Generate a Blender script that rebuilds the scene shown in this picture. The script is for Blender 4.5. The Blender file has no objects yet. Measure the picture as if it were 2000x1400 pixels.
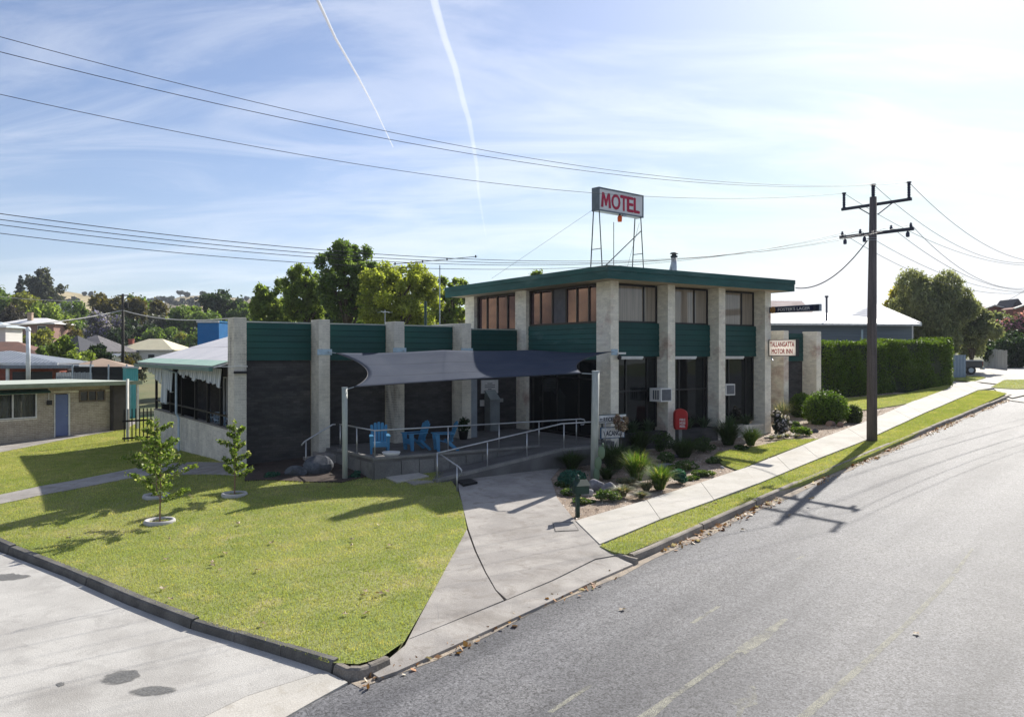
import bpy, math, random
import numpy as np
from mathutils import Vector, Matrix
R = math.radians
sc = bpy.context.scene
C = sc.collection
rng = np.random.default_rng(7)
random.seed(7)

# ------------------------------------------------------------------ camera, sky, sun, exposure
F, HZ, H = 1584.0, 694.4, 3.6            # focal length and horizon of the photograph (2000 px wide), eye height
cam = bpy.data.cameras.new('camera'); co = bpy.data.objects.new('camera', cam); C.objects.link(co)
cam.sensor_width = 36; cam.lens = 36 * F / 2000; cam.shift_y = (HZ - 700) / 2000
cam.clip_start = .1; cam.clip_end = 30000
co.location = (0, 0, H); co.rotation_euler = (R(90), 0, 0)
sc.camera = co
SUN_AZ, SUN_EL = R(32.3), R(36.3)
SUN = Vector((math.sin(SUN_AZ) * math.cos(SUN_EL), math.cos(SUN_AZ) * math.cos(SUN_EL), math.sin(SUN_EL)))
sl = bpy.data.lights.new('sun', 'SUN'); sl.energy = 5.0; sl.angle = R(.53); sl.color = (1, .95, .87)
so = bpy.data.objects.new('sun', sl); C.objects.link(so); so.rotation_euler = SUN.to_track_quat('Z', 'Y').to_euler()
so.location = (20, 30, 40)
sc.view_settings.view_transform = 'Standard'; sc.view_settings.look = 'None'
sc.view_settings.exposure = .74; sc.view_settings.gamma = 1; sc.view_settings.use_curve_mapping = False
sc.cycles.max_bounces = 8; sc.cycles.transparent_max_bounces = 16
sc.cycles.use_denoising = True


class NT:                                 # small node-tree writer
    def __init__(s, t): s.t = t; t.nodes.clear()
    def n(s, ty, ins=None, **kw):
        nd = s.t.nodes.new(ty)
        for k, v in kw.items(): setattr(nd, k, v)
        for k, v in (ins or {}).items():
            if isinstance(v, bpy.types.NodeSocket): s.t.links.new(v, nd.inputs[k])
            else: nd.inputs[k].default_value = v
        return nd
    def math(s, op, a, b=0.0, clamp=False):
        return s.n('ShaderNodeMath', {0: a, 1: b}, operation=op, use_clamp=clamp).outputs[0]
    def mix(s, f, a, b, bt='MIX'):
        m = s.n('ShaderNodeMix', data_type='RGBA', blend_type=bt)
        for k, v in ((0, f), (6, a), (7, b)):
            if isinstance(v, bpy.types.NodeSocket): s.t.links.new(v, m.inputs[k])
            else: m.inputs[k].default_value = v if k == 0 else (*v, 1)
        return m.outputs[2]
    def ramp(s, f, lo, hi, a=0.0, b=1.0):
        m = s.n('ShaderNodeMapRange', {0: f, 1: lo, 2: hi, 3: a, 4: b}, interpolation_type='SMOOTHSTEP'); return m.outputs[0]
    def noise(s, vec, scale, detail=5, rough=.55, dist=0.0):
        return s.n('ShaderNodeTexNoise', {'Vector': vec, 'Scale': scale, 'Detail': detail, 'Roughness': rough, 'Distortion': dist}).outputs[0]


w = bpy.data.worlds.new('World'); sc.world = w; w.use_nodes = True
N = NT(w.node_tree)
sky = N.n('ShaderNodeTexSky', sky_type='NISHITA', sun_disc=False, sun_elevation=SUN_EL, sun_rotation=SUN_AZ,
          altitude=200, air_density=1.0, dust_density=.7, ozone_density=1.6)
tc = N.n('ShaderNodeTexCoord').outputs['Generated']
sx = N.n('ShaderNodeSeparateXYZ', {0: tc})
zc = N.math('ADD', N.math('MAXIMUM', sx.outputs[2], 0.0), .16)
flat = N.n('ShaderNodeCombineXYZ', {0: N.math('DIVIDE', sx.outputs[0], zc), 1: N.math('DIVIDE', sx.outputs[1], zc), 2: 0.0}).outputs[0]
mp = N.n('ShaderNodeMapping', {'Vector': flat, 'Rotation': (0, 0, R(-24)), 'Scale': (.75, 2.0, 1)}).outputs[0]
n1 = N.noise(mp, 1.25, 9, .6, .9)
n2 = N.noise(flat, .55, 4, .5, .3)
mask = N.math('MULTIPLY', N.ramp(n1, .36, .66), N.ramp(n2, .30, .62, .45, 1.0))
dots = N.n('ShaderNodeVectorMath', {0: tc, 1: tuple(SUN)}, operation='DOT_PRODUCT').outputs['Value']
dots = N.math('MAXIMUM', dots, 0.0)
aur = N.math('POWER', dots, 11.0)                                   # thin ice cloud scatters the sun forward
halo = N.math('POWER', dots, 40.0)
gl = N.math('ADD', N.math('ADD', N.math('MULTIPLY', aur, 1.6), N.math('MULTIPLY', halo, 3.0)), 3.0)
cl = N.n('ShaderNodeVectorMath', {0: (1.0, 1.0, 1.02), 3: gl}, operation='SCALE').outputs[0]
cover = N.math('ADD', N.math('MULTIPLY', mask, .85), N.math('MULTIPLY', N.math('POWER', dots, 5.5), .50), clamp=True)
hor = N.ramp(sx.outputs[2], 0.0, .26, .16, 0.0)
cover = N.math('ADD', cover, hor, clamp=True)
skyc = N.mix(1.0, sky.outputs[0], (.60, .635, .745), 'MULTIPLY')
dim = N.n('ShaderNodeVectorMath', {0: skyc, 3: N.math('SUBTRACT', 1.0, N.math('MULTIPLY', cover, .4))}, operation='SCALE').outputs[0]
veil = N.n('ShaderNodeVectorMath', {0: cl, 3: cover}, operation='SCALE').outputs[0]
colr = N.n('ShaderNodeVectorMath', {0: dim, 1: veil}, operation='ADD').outputs[0]
colr = N.n('ShaderNodeVectorMath', {0: colr, 1: (6.15, 6.2, 6.25)}, operation='MINIMUM').outputs[0]
bg = N.n('ShaderNodeBackground', {'Color': colr, 'Strength': .1})
out = N.n('ShaderNodeOutputWorld', {'Surface': bg.outputs[0]})


# ------------------------------------------------------------------ materials
def srgb(r, g, b):
    f = lambda c: (c / 255 / 12.92) if c / 255 <= .04045 else ((c / 255 + .055) / 1.055) ** 2.4
    return (f(r), f(g), f(b))

MATS = {}
def mat(name, c1, c2=None, scale=3.0, rough=.75, bump=0.0, bscale=60.0, island=0.0, metal=0.0, trans=0.0, spec=.35,
        fine=0.0, stain=None, sscale=.6, stain2=None, stretch=None, lo=.35, hi=.65, coat=0.0):
    if name in MATS: return MATS[name]
    m = bpy.data.materials.new(name); m.use_nodes = True; N = NT(m.node_tree)
    ob = N.n('ShaderNodeTexCoord').outputs['Object']
    if stretch: ob = N.n('ShaderNodeMapping', {'Vector': ob, 'Scale': stretch}).outputs[0]
    c2 = c2 or tuple(x * .8 for x in c1)
    col = N.mix(N.ramp(N.noise(ob, scale, 6), lo, hi), c1, c2)
    if stain:
        col = N.mix(N.ramp(N.noise(ob, sscale, 7, .62, .4), .52, .72, 0, .85), col, stain)
    if stain2:
        col = N.mix(N.ramp(N.noise(ob, sscale * 5, 8, .68, .8), .50, .66, 0, .6), col, stain2)
    if fine:
        fn = N.ramp(N.noise(ob, bscale, 3, .6), .3, .7, 1 - fine, 1 + fine)
        col = N.n('ShaderNodeVectorMath', {0: col, 3: fn}, operation='SCALE').outputs[0]
    if island:
        ri = N.n('ShaderNodeNewGeometry').outputs['Random Per Island']
        col = N.n('ShaderNodeVectorMath', {0: col, 3: N.math('ADD', N.math('MULTIPLY', ri, 2 * island), 1 - island)}, operation='SCALE').outputs[0]
    b = N.n('ShaderNodeBsdfPrincipled', {'Base Color': col, 'Roughness': rough, 'Metallic': metal, 'Specular IOR Level': spec, 'Coat Weight': coat})
    if bump:
        bn = N.n('ShaderNodeBump', {'Strength': min(1, bump), 'Distance': .02, 'Height': N.noise(ob, bscale, 4)})
        N.t.links.new(bn.outputs[0], b.inputs['Normal'])
    sh = b.outputs[0]
    if trans:
        tr = N.n('ShaderNodeBsdfTranslucent', {'Color': N.mix(1.0, col, (1.5, 1.55, .7), 'MULTIPLY')})
        sh = N.n('ShaderNodeMixShader', {0: trans, 1: sh, 2: tr.outputs[0]}).outputs[0]
    N.n('ShaderNodeOutputMaterial', {'Surface': sh})
    MATS[name] = m
    return m

def leafmat(name, c1, c2, trans=.4, c3=None, amt=.3):
    """leaves: each leaf picks its own tone; light passes through"""
    if name in MATS: return MATS[name]
    m = bpy.data.materials.new(name); m.use_nodes = True; N = NT(m.node_tree)
    ri = N.n('ShaderNodeNewGeometry').outputs['Random Per Island']
    ob = N.n('ShaderNodeTexCoord').outputs['Object']
    col = N.mix(N.ramp(N.noise(ob, .9, 3), .35, .65), c1, c2)
    if c3: col = N.mix(N.ramp(ri, 1 - amt - .02, 1 - amt + .02), col, c3)
    r2 = N.math('FRACT', N.math('MULTIPLY', ri, 17.31))
    col = N.n('ShaderNodeVectorMath', {0: col, 3: N.math('ADD', N.math('MULTIPLY', r2, .8), .6)}, operation='SCALE').outputs[0]
    b = N.n('ShaderNodeBsdfPrincipled', {'Base Color': col, 'Roughness': .55, 'Specular IOR Level': .3})
    tr = N.n('ShaderNodeBsdfTranslucent', {'Color': N.mix(1.0, col, (1.7, 1.7, .8), 'MULTIPLY')})
    sh = N.n('ShaderNodeMixShader', {0: trans, 1: b.outputs[0], 2: tr.outputs[0]})
    N.n('ShaderNodeOutputMaterial', {'Surface': sh.outputs[0]})
    MATS[name] = m
    return m

def corrugated(name, c1, c2, axis=0, period=.09, rough=.4, metal=.0, depth=.02, stripes=None):
    if name in MATS: return MATS[name]
    m = bpy.data.materials.new(name); m.use_nodes = True; N = NT(m.node_tree)
    ob = N.n('ShaderNodeTexCoord').outputs['Object']
    x = N.n('ShaderNodeSeparateXYZ', {0: ob}).outputs[axis]
    wv = N.math('SINE', N.math('MULTIPLY', x, 2 * math.pi / period))
    if stripes: col = N.mix(N.ramp(wv, -.15, .15), c1, c2)
    else: col = N.mix(N.ramp(N.noise(ob, .8, 6), .35, .7), c1, c2)
    b = N.n('ShaderNodeBsdfPrincipled', {'Base Color': col, 'Roughness': rough, 'Metallic': metal, 'Specular IOR Level': .4})
    if depth:
        bn = N.n('ShaderNodeBump', {'Strength': .7, 'Distance': depth, 'Height': wv}); N.t.links.new(bn.outputs[0], b.inputs['Normal'])
    N.n('ShaderNodeOutputMaterial', {'Surface': b.outputs[0]})
    MATS[name] = m
    return m

def glass(name, tint, rough=.02, refl=.5, body=None):
    """window pane: tinted body (curtained or dark rooms) under a smooth reflecting face, slightly wavy"""
    if name in MATS: return MATS[name]
    m = bpy.data.materials.new(name); m.use_nodes = True; N = NT(m.node_tree)
    ob = N.n('ShaderNodeTexCoord').outputs['Object']
    bn = N.n('ShaderNodeBump', {'Strength': .06, 'Distance': .02, 'Height': N.noise(ob, 1.3, 2)})
    gl = N.n('ShaderNodeBsdfGlossy', {'Color': (*tint, 1), 'Roughness': rough, 'Normal': bn.outputs[0]})
    if body is None: bd = N.n('ShaderNodeBsdfTransparent', {'Color': (.55, .55, .52, 1)})
    else:
        mv = N.n('ShaderNodeMapping', {'Vector': ob, 'Scale': (9, 9, .25)}).outputs[0]
        bd = N.n('ShaderNodeBsdfDiffuse', {'Color': N.mix(N.ramp(N.noise(mv, 1.6, 4), .3, .7), tuple(c * .78 for c in body), tuple(c * 1.12 for c in body))})
    fr = N.n('ShaderNodeFresnel', {'IOR': 1.5}).outputs[0]
    fac = N.math('ADD', N.math('MULTIPLY', fr, 1 - refl), refl, clamp=True)
    sh = N.n('ShaderNodeMixShader', {0: fac, 1: bd.outputs[0], 2: gl.outputs[0]})
    N.n('ShaderNodeOutputMaterial', {'Surface': sh.outputs[0]})
    MATS[name] = m
    return m

# ------------------------------------------------------------------ mesh writer
def mesh_obj(name, v, f, material, parent=None, smooth=False, **props):
    me = bpy.data.meshes.new(name)
    if isinstance(f, np.ndarray):
        k = f.shape[1]
        me.vertices.add(len(v)); me.vertices.foreach_set('co', np.asarray(v, dtype=np.float32).ravel())
        me.loops.add(f.size); me.loops.foreach_set('vertex_index', f.astype(np.int32).ravel())
        me.polygons.add(len(f)); me.polygons.foreach_set('loop_start', np.arange(0, f.size, k, dtype=np.int32))
        me.update(calc_edges=True); me.validate()
    else:
        me.from_pydata([tuple(p) for p in v], [], f); me.update()
    if material: me.materials.append(material)
    me.polygons.foreach_set('use_smooth', [bool(smooth)] * len(me.polygons))
    o = bpy.data.objects.new(name, me); C.objects.link(o)
    if parent: o.parent = parent
    for k_, x in props.items(): o[k_] = x
    return o

class MB:
    def __init__(s): s.v = []; s.f = []
    def add(s, vs, fs):
        b = len(s.v); s.v += [tuple(p) for p in vs]; s.f += [tuple(i + b for i in q) for q in fs]; return s
    def box(s, x0, x1, y0, y1, z0, z1):
        return s.add([(x0, y0, z0), (x1, y0, z0), (x1, y1, z0), (x0, y1, z0), (x0, y0, z1), (x1, y0, z1), (x1, y1, z1), (x0, y1, z1)],
                     [(0, 3, 2, 1), (4, 5, 6, 7), (0, 1, 5, 4), (1, 2, 6, 5), (2, 3, 7, 6), (3, 0, 4, 7)])
    def bar(s, p0, p1, w, t, up=(0, 0, 1)):
        p0, p1 = Vector(p0), Vector(p1); d = (p1 - p0).normalized(); u = Vector(up)
        a = d.cross(u)
        if a.length < 1e-4: a = d.cross(Vector((0, 1, 0)))
        a.normalize(); b = a.cross(d).normalized(); a *= w / 2; b *= t / 2
        vs = [p + x * a + y * b for p in (p0, p1) for x, y in ((-1, -1), (1, -1), (1, 1), (-1, 1))]
        return s.add(vs, [(0, 1, 2, 3), (7, 6, 5, 4), (0, 4, 5, 1), (1, 5, 6, 2), (2, 6, 7, 3), (3, 7, 4, 0)])
    def tube(s, pts, r, n=8, cap=True):
        pts = [Vector(p) for p in pts]; rr = r if isinstance(r, (list, tuple)) else [r] * len(pts)
        rings = []; b = len(s.v); ref = Vector((.31, .13, .94))
        for i, p in enumerate(pts):
            d = (pts[min(i + 1, len(pts) - 1)] - pts[max(i - 1, 0)]).normalized()
            a = d.cross(ref)
            if a.length < .05: a = d.cross(Vector((1, 0, 0)))
            a.normalize(); c = d.cross(a)
            s.v += [tuple(p + rr[i] * (math.cos(2 * math.pi * k / n) * a + math.sin(2 * math.pi * k / n) * c)) for k in range(n)]
        for i in range(len(pts) - 1):
            for k in range(n):
                k2 = (k + 1) % n
                s.f.append((b + i * n + k, b + i * n + k2, b + (i + 1) * n + k2, b + (i + 1) * n + k))
        if cap:
            s.f.append(tuple(b + k for k in reversed(range(n)))); s.f.append(tuple(b + (len(pts) - 1) * n + k for k in range(n)))
        return s
    def lathe(s, prof, c=(0, 0, 0), n=16):
        b = len(s.v)
        for r, z in prof:
            s.v += [(c[0] + r * math.cos(2 * math.pi * k / n), c[1] + r * math.sin(2 * math.pi * k / n), c[2] + z) for k in range(n)]
        for i in range(len(prof) - 1):
            for k in range(n):
                k2 = (k + 1) % n
                s.f.append((b + i * n + k, b + i * n + k2, b + (i + 1) * n + k2, b + (i + 1) * n + k))
        return s
    def prism(s, poly, z0, z1):
        n = len(poly)
        return s.add([(x, y, z0) for x, y in poly] + [(x, y, z1) for x, y in poly],
                     [tuple(reversed(range(n))), tuple(range(n, 2 * n))] + [(i, (i + 1) % n, n + (i + 1) % n, n + i) for i in range(n)])
    def build(s, name, m, parent=None, smooth=False, **props):
        return mesh_obj(name, s.v, s.f, m, parent, smooth, **props)

def thing(name, label, cat, loc=(0, 0, 0), rotz=0.0, group=None):
    o = bpy.data.objects.new(name, None); C.objects.link(o); o.empty_display_size = .2
    o.location = loc; o.rotation_euler = (0, 0, rotz)
    return tag(o, label, cat, group)
def tag(o, label, cat, group=None):
    o['label'] = label; o['category'] = cat
    if group: o['group'] = group
    return o
def copy_tree(o, parent=None):
    c = o.copy(); C.objects.link(c)
    if parent: c.parent = parent
    for ch in list(o.children): copy_tree(ch, c)
    return c

# ------------------------------------------------------------------ terrain
def sstep(a, b, x):
    t = np.clip((x - a) / (b - a), 0, 1); return t * t * (3 - 2 * t)
def T(X, Y):
    """height of the ground: the street climbs away to the right, the motel stands on a small pad, the town rises behind"""
    s = .64 * X + .77 * Y
    s = np.where(s > 85, 85 + (s - 85) * .25, s)
    z = .25 + .039 * (s - 33.7)
    z = z + .45 * np.exp(-(((X + 7) / 8) ** 2 + ((Y - 28) / 6) ** 2))
    wl = sstep(.08, .33, -X / np.maximum(Y, 5))
    return z + wl * .10 * np.maximum(np.minimum(Y, 330) - 150, 0)
def Tz(x, y): return float(T(np.float64(x), np.float64(y)))
def G(px, py, off=0.0):
    """point of the ground seen at a place of the photograph"""
    lo, hi = 1.0, 600.0
    for _ in range(50):
        y = (lo + hi) / 2; x = (px - 1000) / F * y
        if H - (py - HZ) / F * y > Tz(x, y) + off: lo = y
        else: hi = y
    return Vector((x, y, Tz(x, y) + off))
def P(px, py, Y): return Vector(((px - 1000) / F * Y, Y, H - (py - HZ) / F * Y))
def Zat(py, Y): return H - (py - HZ) / F * Y

def inside(poly, x, y):
    r = np.zeros(len(x), bool); n = len(poly)
    for i in range(n):
        x0, y0 = poly[i][:2]; x1, y1 = poly[(i + 1) % n][:2]
        if y0 == y1: continue
        c = ((y0 > y) != (y1 > y)) & (x < (x1 - x0) * (y - y0) / (y1 - y0) + x0); r ^= c
    return r
import bmesh
def drape(name, poly, off, m, thick=0.0, parent=None, cell=1.2, **props):
    """a sheet over the terrain with the given outline"""
    bm = bmesh.new()
    vs = [bm.verts.new((p[0], p[1], 0)) for p in poly]
    f = bm.faces.new(vs)
    bmesh.ops.triangulate(bm, faces=[f])
    for axis in (0, 1):
        a = [p[axis] for p in poly]; k = math.ceil(min(a) / cell) * cell
        while k < max(a):
            co_ = [0, 0, 0]; co_[axis] = k; no = [0, 0, 0]; no[axis] = 1
            bmesh.ops.bisect_plane(bm, geom=bm.verts[:] + bm.edges[:] + bm.faces[:], plane_co=co_, plane_no=no); k += cell
    for v in bm.verts: v.co.z = Tz(v.co.x, v.co.y) + off
    bmesh.ops.recalc_face_normals(bm, faces=bm.faces[:])
    if sum(f.normal.z for f in bm.faces) < 0: bmesh.ops.reverse_faces(bm, faces=bm.faces[:])
    if thick:
        ed = [e for e in bm.edges if len(e.link_faces) == 1]
        r = bmesh.ops.extrude_edge_only(bm, edges=ed)
        for v in r['geom']:
            if isinstance(v, bmesh.types.BMVert): v.co.z -= thick
    me = bpy.data.meshes.new(name); bm.to_mesh(me); bm.free()
    me.materials.append(m); o = bpy.data.objects.new(name, me); C.objects.link(o)
    if parent: o.parent = parent
    for k_, x in props.items(): o[k_] = x
    return o
def gpoly(pts): return [G(*p) for p in pts]

# ------------------------------------------------------------------ foliage
def leaf_cards(n, blobs, size, shell=.5, elong=1.6, droop=0.0, rg=None):
    rg = rg or rng
    b = np.array(blobs, float); wgt = (b[:, 3] * b[:, 4] * b[:, 5]) ** (2 / 3); wgt /= wgt.sum()
    i = rg.choice(len(b), n, p=wgt)
    d = rg.normal(size=(n, 3)); d /= np.linalg.norm(d, axis=1)[:, None]
    r = shell + (1 - shell) * rg.random(n) ** .6; r *= 1 + .1 * rg.normal(size=n)
    p = b[i, :3] + d * b[i, 3:] * r[:, None]
    nn = d * .5 + rg.normal(size=(n, 3)) * .7; nn /= np.linalg.norm(nn, axis=1)[:, None]
    a = np.cross(nn, rg.normal(size=(n, 3)))
    a[:, 2] -= droop; a -= nn * (a * nn).sum(1)[:, None]; a /= np.linalg.norm(a, axis=1)[:, None]
    c = np.cross(nn, a); s = size * (.6 + .8 * rg.random(n))
    L = (s * elong / 2)[:, None]; W = (s / 2)[:, None]
    v = np.stack([p - a * L, p + c * W, p + a * L, p - c * W], 1).reshape(-1, 3)
    return v, np.arange(4 * n).reshape(n, 4)
def lumps(cx, cy, cz, rx, ry, rz, k, lump=.42, seed=0, flat=1.0, q0=.35, q1=.35):
    rg = np.random.default_rng(seed); out = []
    for j in range(k):
        d = rg.normal(size=3); d /= np.linalg.norm(d); q = q0 + q1 * rg.random()
        s = lump * (.65 + .7 * rg.random())
        out.append((cx + d[0] * rx * q * 1.15, cy + d[1] * ry * q * 1.15, cz + d[2] * rz * q * 1.15, rx * s, ry * s, rz * s * flat))
    return out
def limb_mesh(base, top, r, forks, rg, crown=None):
    mb = MB(); base, top = Vector(base), Vector(top)
    mid = base.lerp(top, .5) + Vector((rg.normal() * .04, rg.normal() * .04, 0)) * (top - base).length
    mb.tube([base, mid, top], [r, r * .75, r * .4], 7)
    for q in forks:
        q = Vector(q); s = base.lerp(top, .35 + .5 * rg.random())
        m = s.lerp(q, .5) + Vector((0, 0, .12 * (q - s).length))
        mb.tube([s, m, q], [r * .5, r * .32, r * .1], 5)
    return mb
BARK = mat('bark', (.10, .075, .055), (.05, .04, .03), 6, .9, .6, 30)
def tree(name, label, cx, cy, z0, ztop, wdt, material, n=5000, size=.3, k=14, lump=.42, seed=1, trunk=.25, elong=1.6, shell=.5,
         droop=0.0, group=None, cat='tree', dep=None, low=None, bark=None, crown=1.2):
    """tapered trunk with limbs and a crown of separate leaves in clumps; z0 ground, crown from `low` to ztop"""
    rg = np.random.default_rng(seed)
    t = thing(name, label, cat, (cx, cy, z0), 0, group)
    hgt = ztop - z0; low = max(hgt * .25 if low is None else low, hgt - crown * wdt)
    rx = wdt / 2; ry = (dep or wdt) / 2; rz = (hgt - low) / 2; cz = low + rz
    bl = lumps(0, 0, cz, rx, ry, rz, int(k * 2.3), lump * .70, seed, min(1.0, 1.15 * rx / rz), .38, .52)
    hi = max(b[2] + b[5] for b in bl); bl = [(b[0], b[1], b[2] * 1.0 - (hi - hgt) * (b[2] / hi), *b[3:]) for b in bl]
    limb_mesh((0, 0, -.3), (0, 0, cz * 1.05), trunk, [b[:3] for b in bl[:9]], rg).build('trunk', bark or BARK, t)
    n = int(n * 1.5); size *= .80
    v, f = leaf_cards(n, bl, size, shell, elong, droop, rg)
    v = (v.reshape(-1, 4, 3) + (rg.normal(size=(n, 1, 3)) * size * .9 * (rg.random((n, 1, 1)) < .25))).reshape(-1, 3)     # stray leaves loosen the outline
    mesh_obj('crown', v, f, material, t)
    return t
def ptree(name, label, px, top, wpx, Y, material, base=None, **kw):
    """the same, from where the tree stands in the photograph and how far off it is"""
    x = (px - 1000) / F * Y; z0 = Tz(x, Y) - .2
    if base is not None: z0 = min(z0, Zat(base, Y))
    return tree(name, label, x, Y, z0, Zat(top, Y), wpx / F * Y, material, **kw)
def blades(n, c, hgt, spread, wid, rg, lean=.8, segs=3, base_r=.1):
    """tuft of arching grass blades"""
    az = rg.random(n) * 2 * np.pi; l = hgt * (.6 + .5 * rg.random(n)); le = lean * (.35 + .65 * rg.random(n) ** .8)
    br = base_r * np.sqrt(rg.random(n)); ba = rg.random(n) * 2 * np.pi
    bx = c[0] + br * np.cos(ba); by = c[1] + br * np.sin(ba)
    dx, dy = np.cos(az), np.sin(az); V = []
    for s in range(segs + 1):
        t = s / segs; out_ = spread * le * t ** 1.35; up = l * (t - .42 * le * t ** 2.6)
        ww = wid * (1 - t ** 2 * .92) / 2
        x = bx + dx * out_; y = by + dy * out_; z = c[2] + up
        V += [np.stack([x - dy * ww, y + dx * ww, z], 1), np.stack([x + dy * ww, y - dx * ww, z], 1)]
    V = np.stack(V, 1); k = 2 * (segs + 1); v = V.reshape(-1, 3)
    f = []
    for s in range(segs):
        f.append(np.stack([np.arange(n) * k + 2 * s, np.arange(n) * k + 2 * s + 1, np.arange(n) * k + 2 * s + 3, np.arange(n) * k + 2 * s + 2], 1))
    return v, np.concatenate(f)

# ================================================================== ground, hills, road, lawn, paths
GRASSDRY = mat('dry_ground', (.16, .15, .07), (.10, .12, .045), .12, .95, .3, 8, fine=.2)
xs = np.sinh(np.linspace(-4.6, 4.6, 150)) / np.sinh(4.6) * 1300; ys = np.concatenate([np.linspace(1, 70, 70), 70 * (1000 / 70) ** np.linspace(.02, 1, 50)])
gx, gy = np.meshgrid(xs, ys); gz = T(gx, gy) - .3
nx, ny = len(xs), len(ys); idx = np.arange(nx * ny).reshape(ny, nx)
mesh_obj('ground', np.stack([gx, gy, gz], -1).reshape(-1, 3),
         np.stack([idx[:-1, :-1], idx[:-1, 1:], idx[1:, 1:], idx[1:, :-1]], -1).reshape(-1, 4), GRASSDRY, smooth=True, kind='structure')

# ridge line of the dry hills: bearing (deg) -> elevation (deg)
kp = [(-130, 4.5), (-110, 7.5), (-92, 10), (-72, 9.8), (-58, 7.5), (-44, 5.2), (-36, 4.3)]
kp += [(math.degrees(math.atan((x - 1000) / F)), math.degrees(math.atan((HZ - y) / F) * math.cos(math.atan((x - 1000) / F)))) for x, y in
       [(0, 583), (60, 579), (125, 577), (165, 584), (200, 592), (245, 602), (290, 601), (325, 592), (352, 584), (420, 583), (455, 589), (485, 592), (520, 589),
        (600, 598), (760, 614), (1000, 648), (1200, 668)]]
def ridge(az): return np.interp(az, [k[0] for k in kp], [k[1] for k in kp])
def hill_z(az, r):
    a = np.radians(az); x, y = r * np.sin(a), r * np.cos(a)
    base = T(x, np.maximum(y, 2)) - 2
    top = H + 1000 * np.tan(np.radians(ridge(az)))
    un = .045 * (top - base) * np.sin(az * 1.3 + r * .011) * np.sin(r * .02 + az * .7) * (r < 985)
    return base + (top - base) * sstep(430, 1000, r) + un * sstep(430, 700, r) - np.maximum(r - 1000, 0) * .12
az = np.linspace(-130, 7, 400); rr = np.concatenate([np.linspace(430, 1000, 30), [1100, 1300]])
A, RR = np.meshgrid(az, rr); a = np.radians(A)
hv = np.stack([RR * np.sin(a), RR * np.cos(a), hill_z(A, RR)], -1).reshape(-1, 3); idx = np.arange(A.size).reshape(A.shape)
HILL = mat('dry_hill_grass', (.40, .32, .17), (.20, .17, .09), .02, .95, .0, 8, stain=(.08, .075, .055), sscale=.016)
mesh_obj('hills', hv, np.stack([idx[:-1, :-1], idx[1:, :-1], idx[1:, 1:], idx[:-1, 1:]], -1).reshape(-1, 4), HILL, smooth=True, kind='structure')

# ---- road
def asphalt():
    m = bpy.data.materials.new('asphalt'); m.use_nodes = True; N = NT(m.node_tree)
    ob = N.n('ShaderNodeTexCoord').outputs['Object']
    rot = N.n('ShaderNodeMapping', {'Vector': ob, 'Rotation': (0, 0, R(40))}).outputs[0]
    st = N.n('ShaderNodeMapping', {'Vector': rot, 'Scale': (1, .06, 1)}).outputs[0]
    big = N.ramp(N.noise(st, .8, 5, .6), .3, .7)
    ag = N.n('ShaderNodeTexVoronoi', {'Vector': ob, 'Scale': 55.0}).outputs['Color']
    agv = N.n('ShaderNodeSeparateColor', {0: ag}).outputs[0]
    ag2 = N.n('ShaderNodeSeparateColor', {0: N.n('ShaderNodeTexVoronoi', {'Vector': ob, 'Scale': 27.0}).outputs['Color']}).outputs[1]
    pat = N.ramp(N.noise(ob, .35, 6, .6, .5), .42, .66)
    base = N.mix(big, (.070, .070, .076), (.142, .141, .147))
    base = N.mix(N.math('MULTIPLY', pat, .5), base, (.165, .162, .162))
    f = N.math('ADD', N.math('ADD', N.math('MULTIPLY', agv, 1.0), N.math('MULTIPLY', ag2, .55)), .24)
    col = N.n('ShaderNodeVectorMath', {0: base, 3: f}, operation='SCALE').outputs[0]
    b = N.n('ShaderNodeBsdfPrincipled', {'Base Color': col, 'Roughness': .70, 'Specular IOR Level': .30})
    bn = N.n('ShaderNodeBump', {'Strength': .8, 'Distance': .012, 'Height': agv}); N.t.links.new(bn.outputs[0], b.inputs['Normal'])
    N.n('ShaderNodeOutputMaterial', {'Surface': b.outputs[0]}); return m
ASPH = asphalt()
KERBLINE = [(540, 1412), (610, 1372), (686, 1334), (760, 1313), (900, 1249), (1050, 1181), (1150, 1136), (1235, 1100), (1262, 1090), (1450, 1003), (1580, 945), (1700, 893), (1850, 829), (1977, 776)]
far = [G(2040, 752, -.13), Vector((44, 62, 0)), Vector((80, 60, 0)), Vector((70, 6, 0)), Vector((9, 1.6, 0)), G(400, 1900, -.13)]
road_edge = [G(x, y, -.13) for x, y in KERBLINE]
drape('road', [G(300, 1500, -.13)] + road_edge + far, -.13, ASPH, cell=1.5, kind='structure')

CONC = mat('concrete', (.36, .335, .305), (.27, .25, .23), 1.1, .85, .35, 55, fine=.14, stain=(.18, .16, .14), sscale=.5, stain2=(.20, .175, .15))
CONC_L = mat('pale_concrete', (.47, .445, .40), (.40, .38, .34), .9, .85, .25, 45, fine=.10, stain=(.38, .35, .30), sscale=.5, stain2=(.36, .33, .28))
CONC_D = mat('shaded_weathered_concrete', (.15, .142, .128), (.09, .086, .078), 1.6, .9, .5, 40, fine=.2, stain=(.07, .066, .06), sscale=1.2)  # weathered tone, deepened to carry the shade of the carpark kerb face
CARP = mat('worn_carpark', (.45, .435, .405), (.37, .355, .33), .8, .88, .4, 60, fine=.16, stain=(.27, .255, .235), sscale=.3, stain2=(.31, .295, .275))
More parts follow.
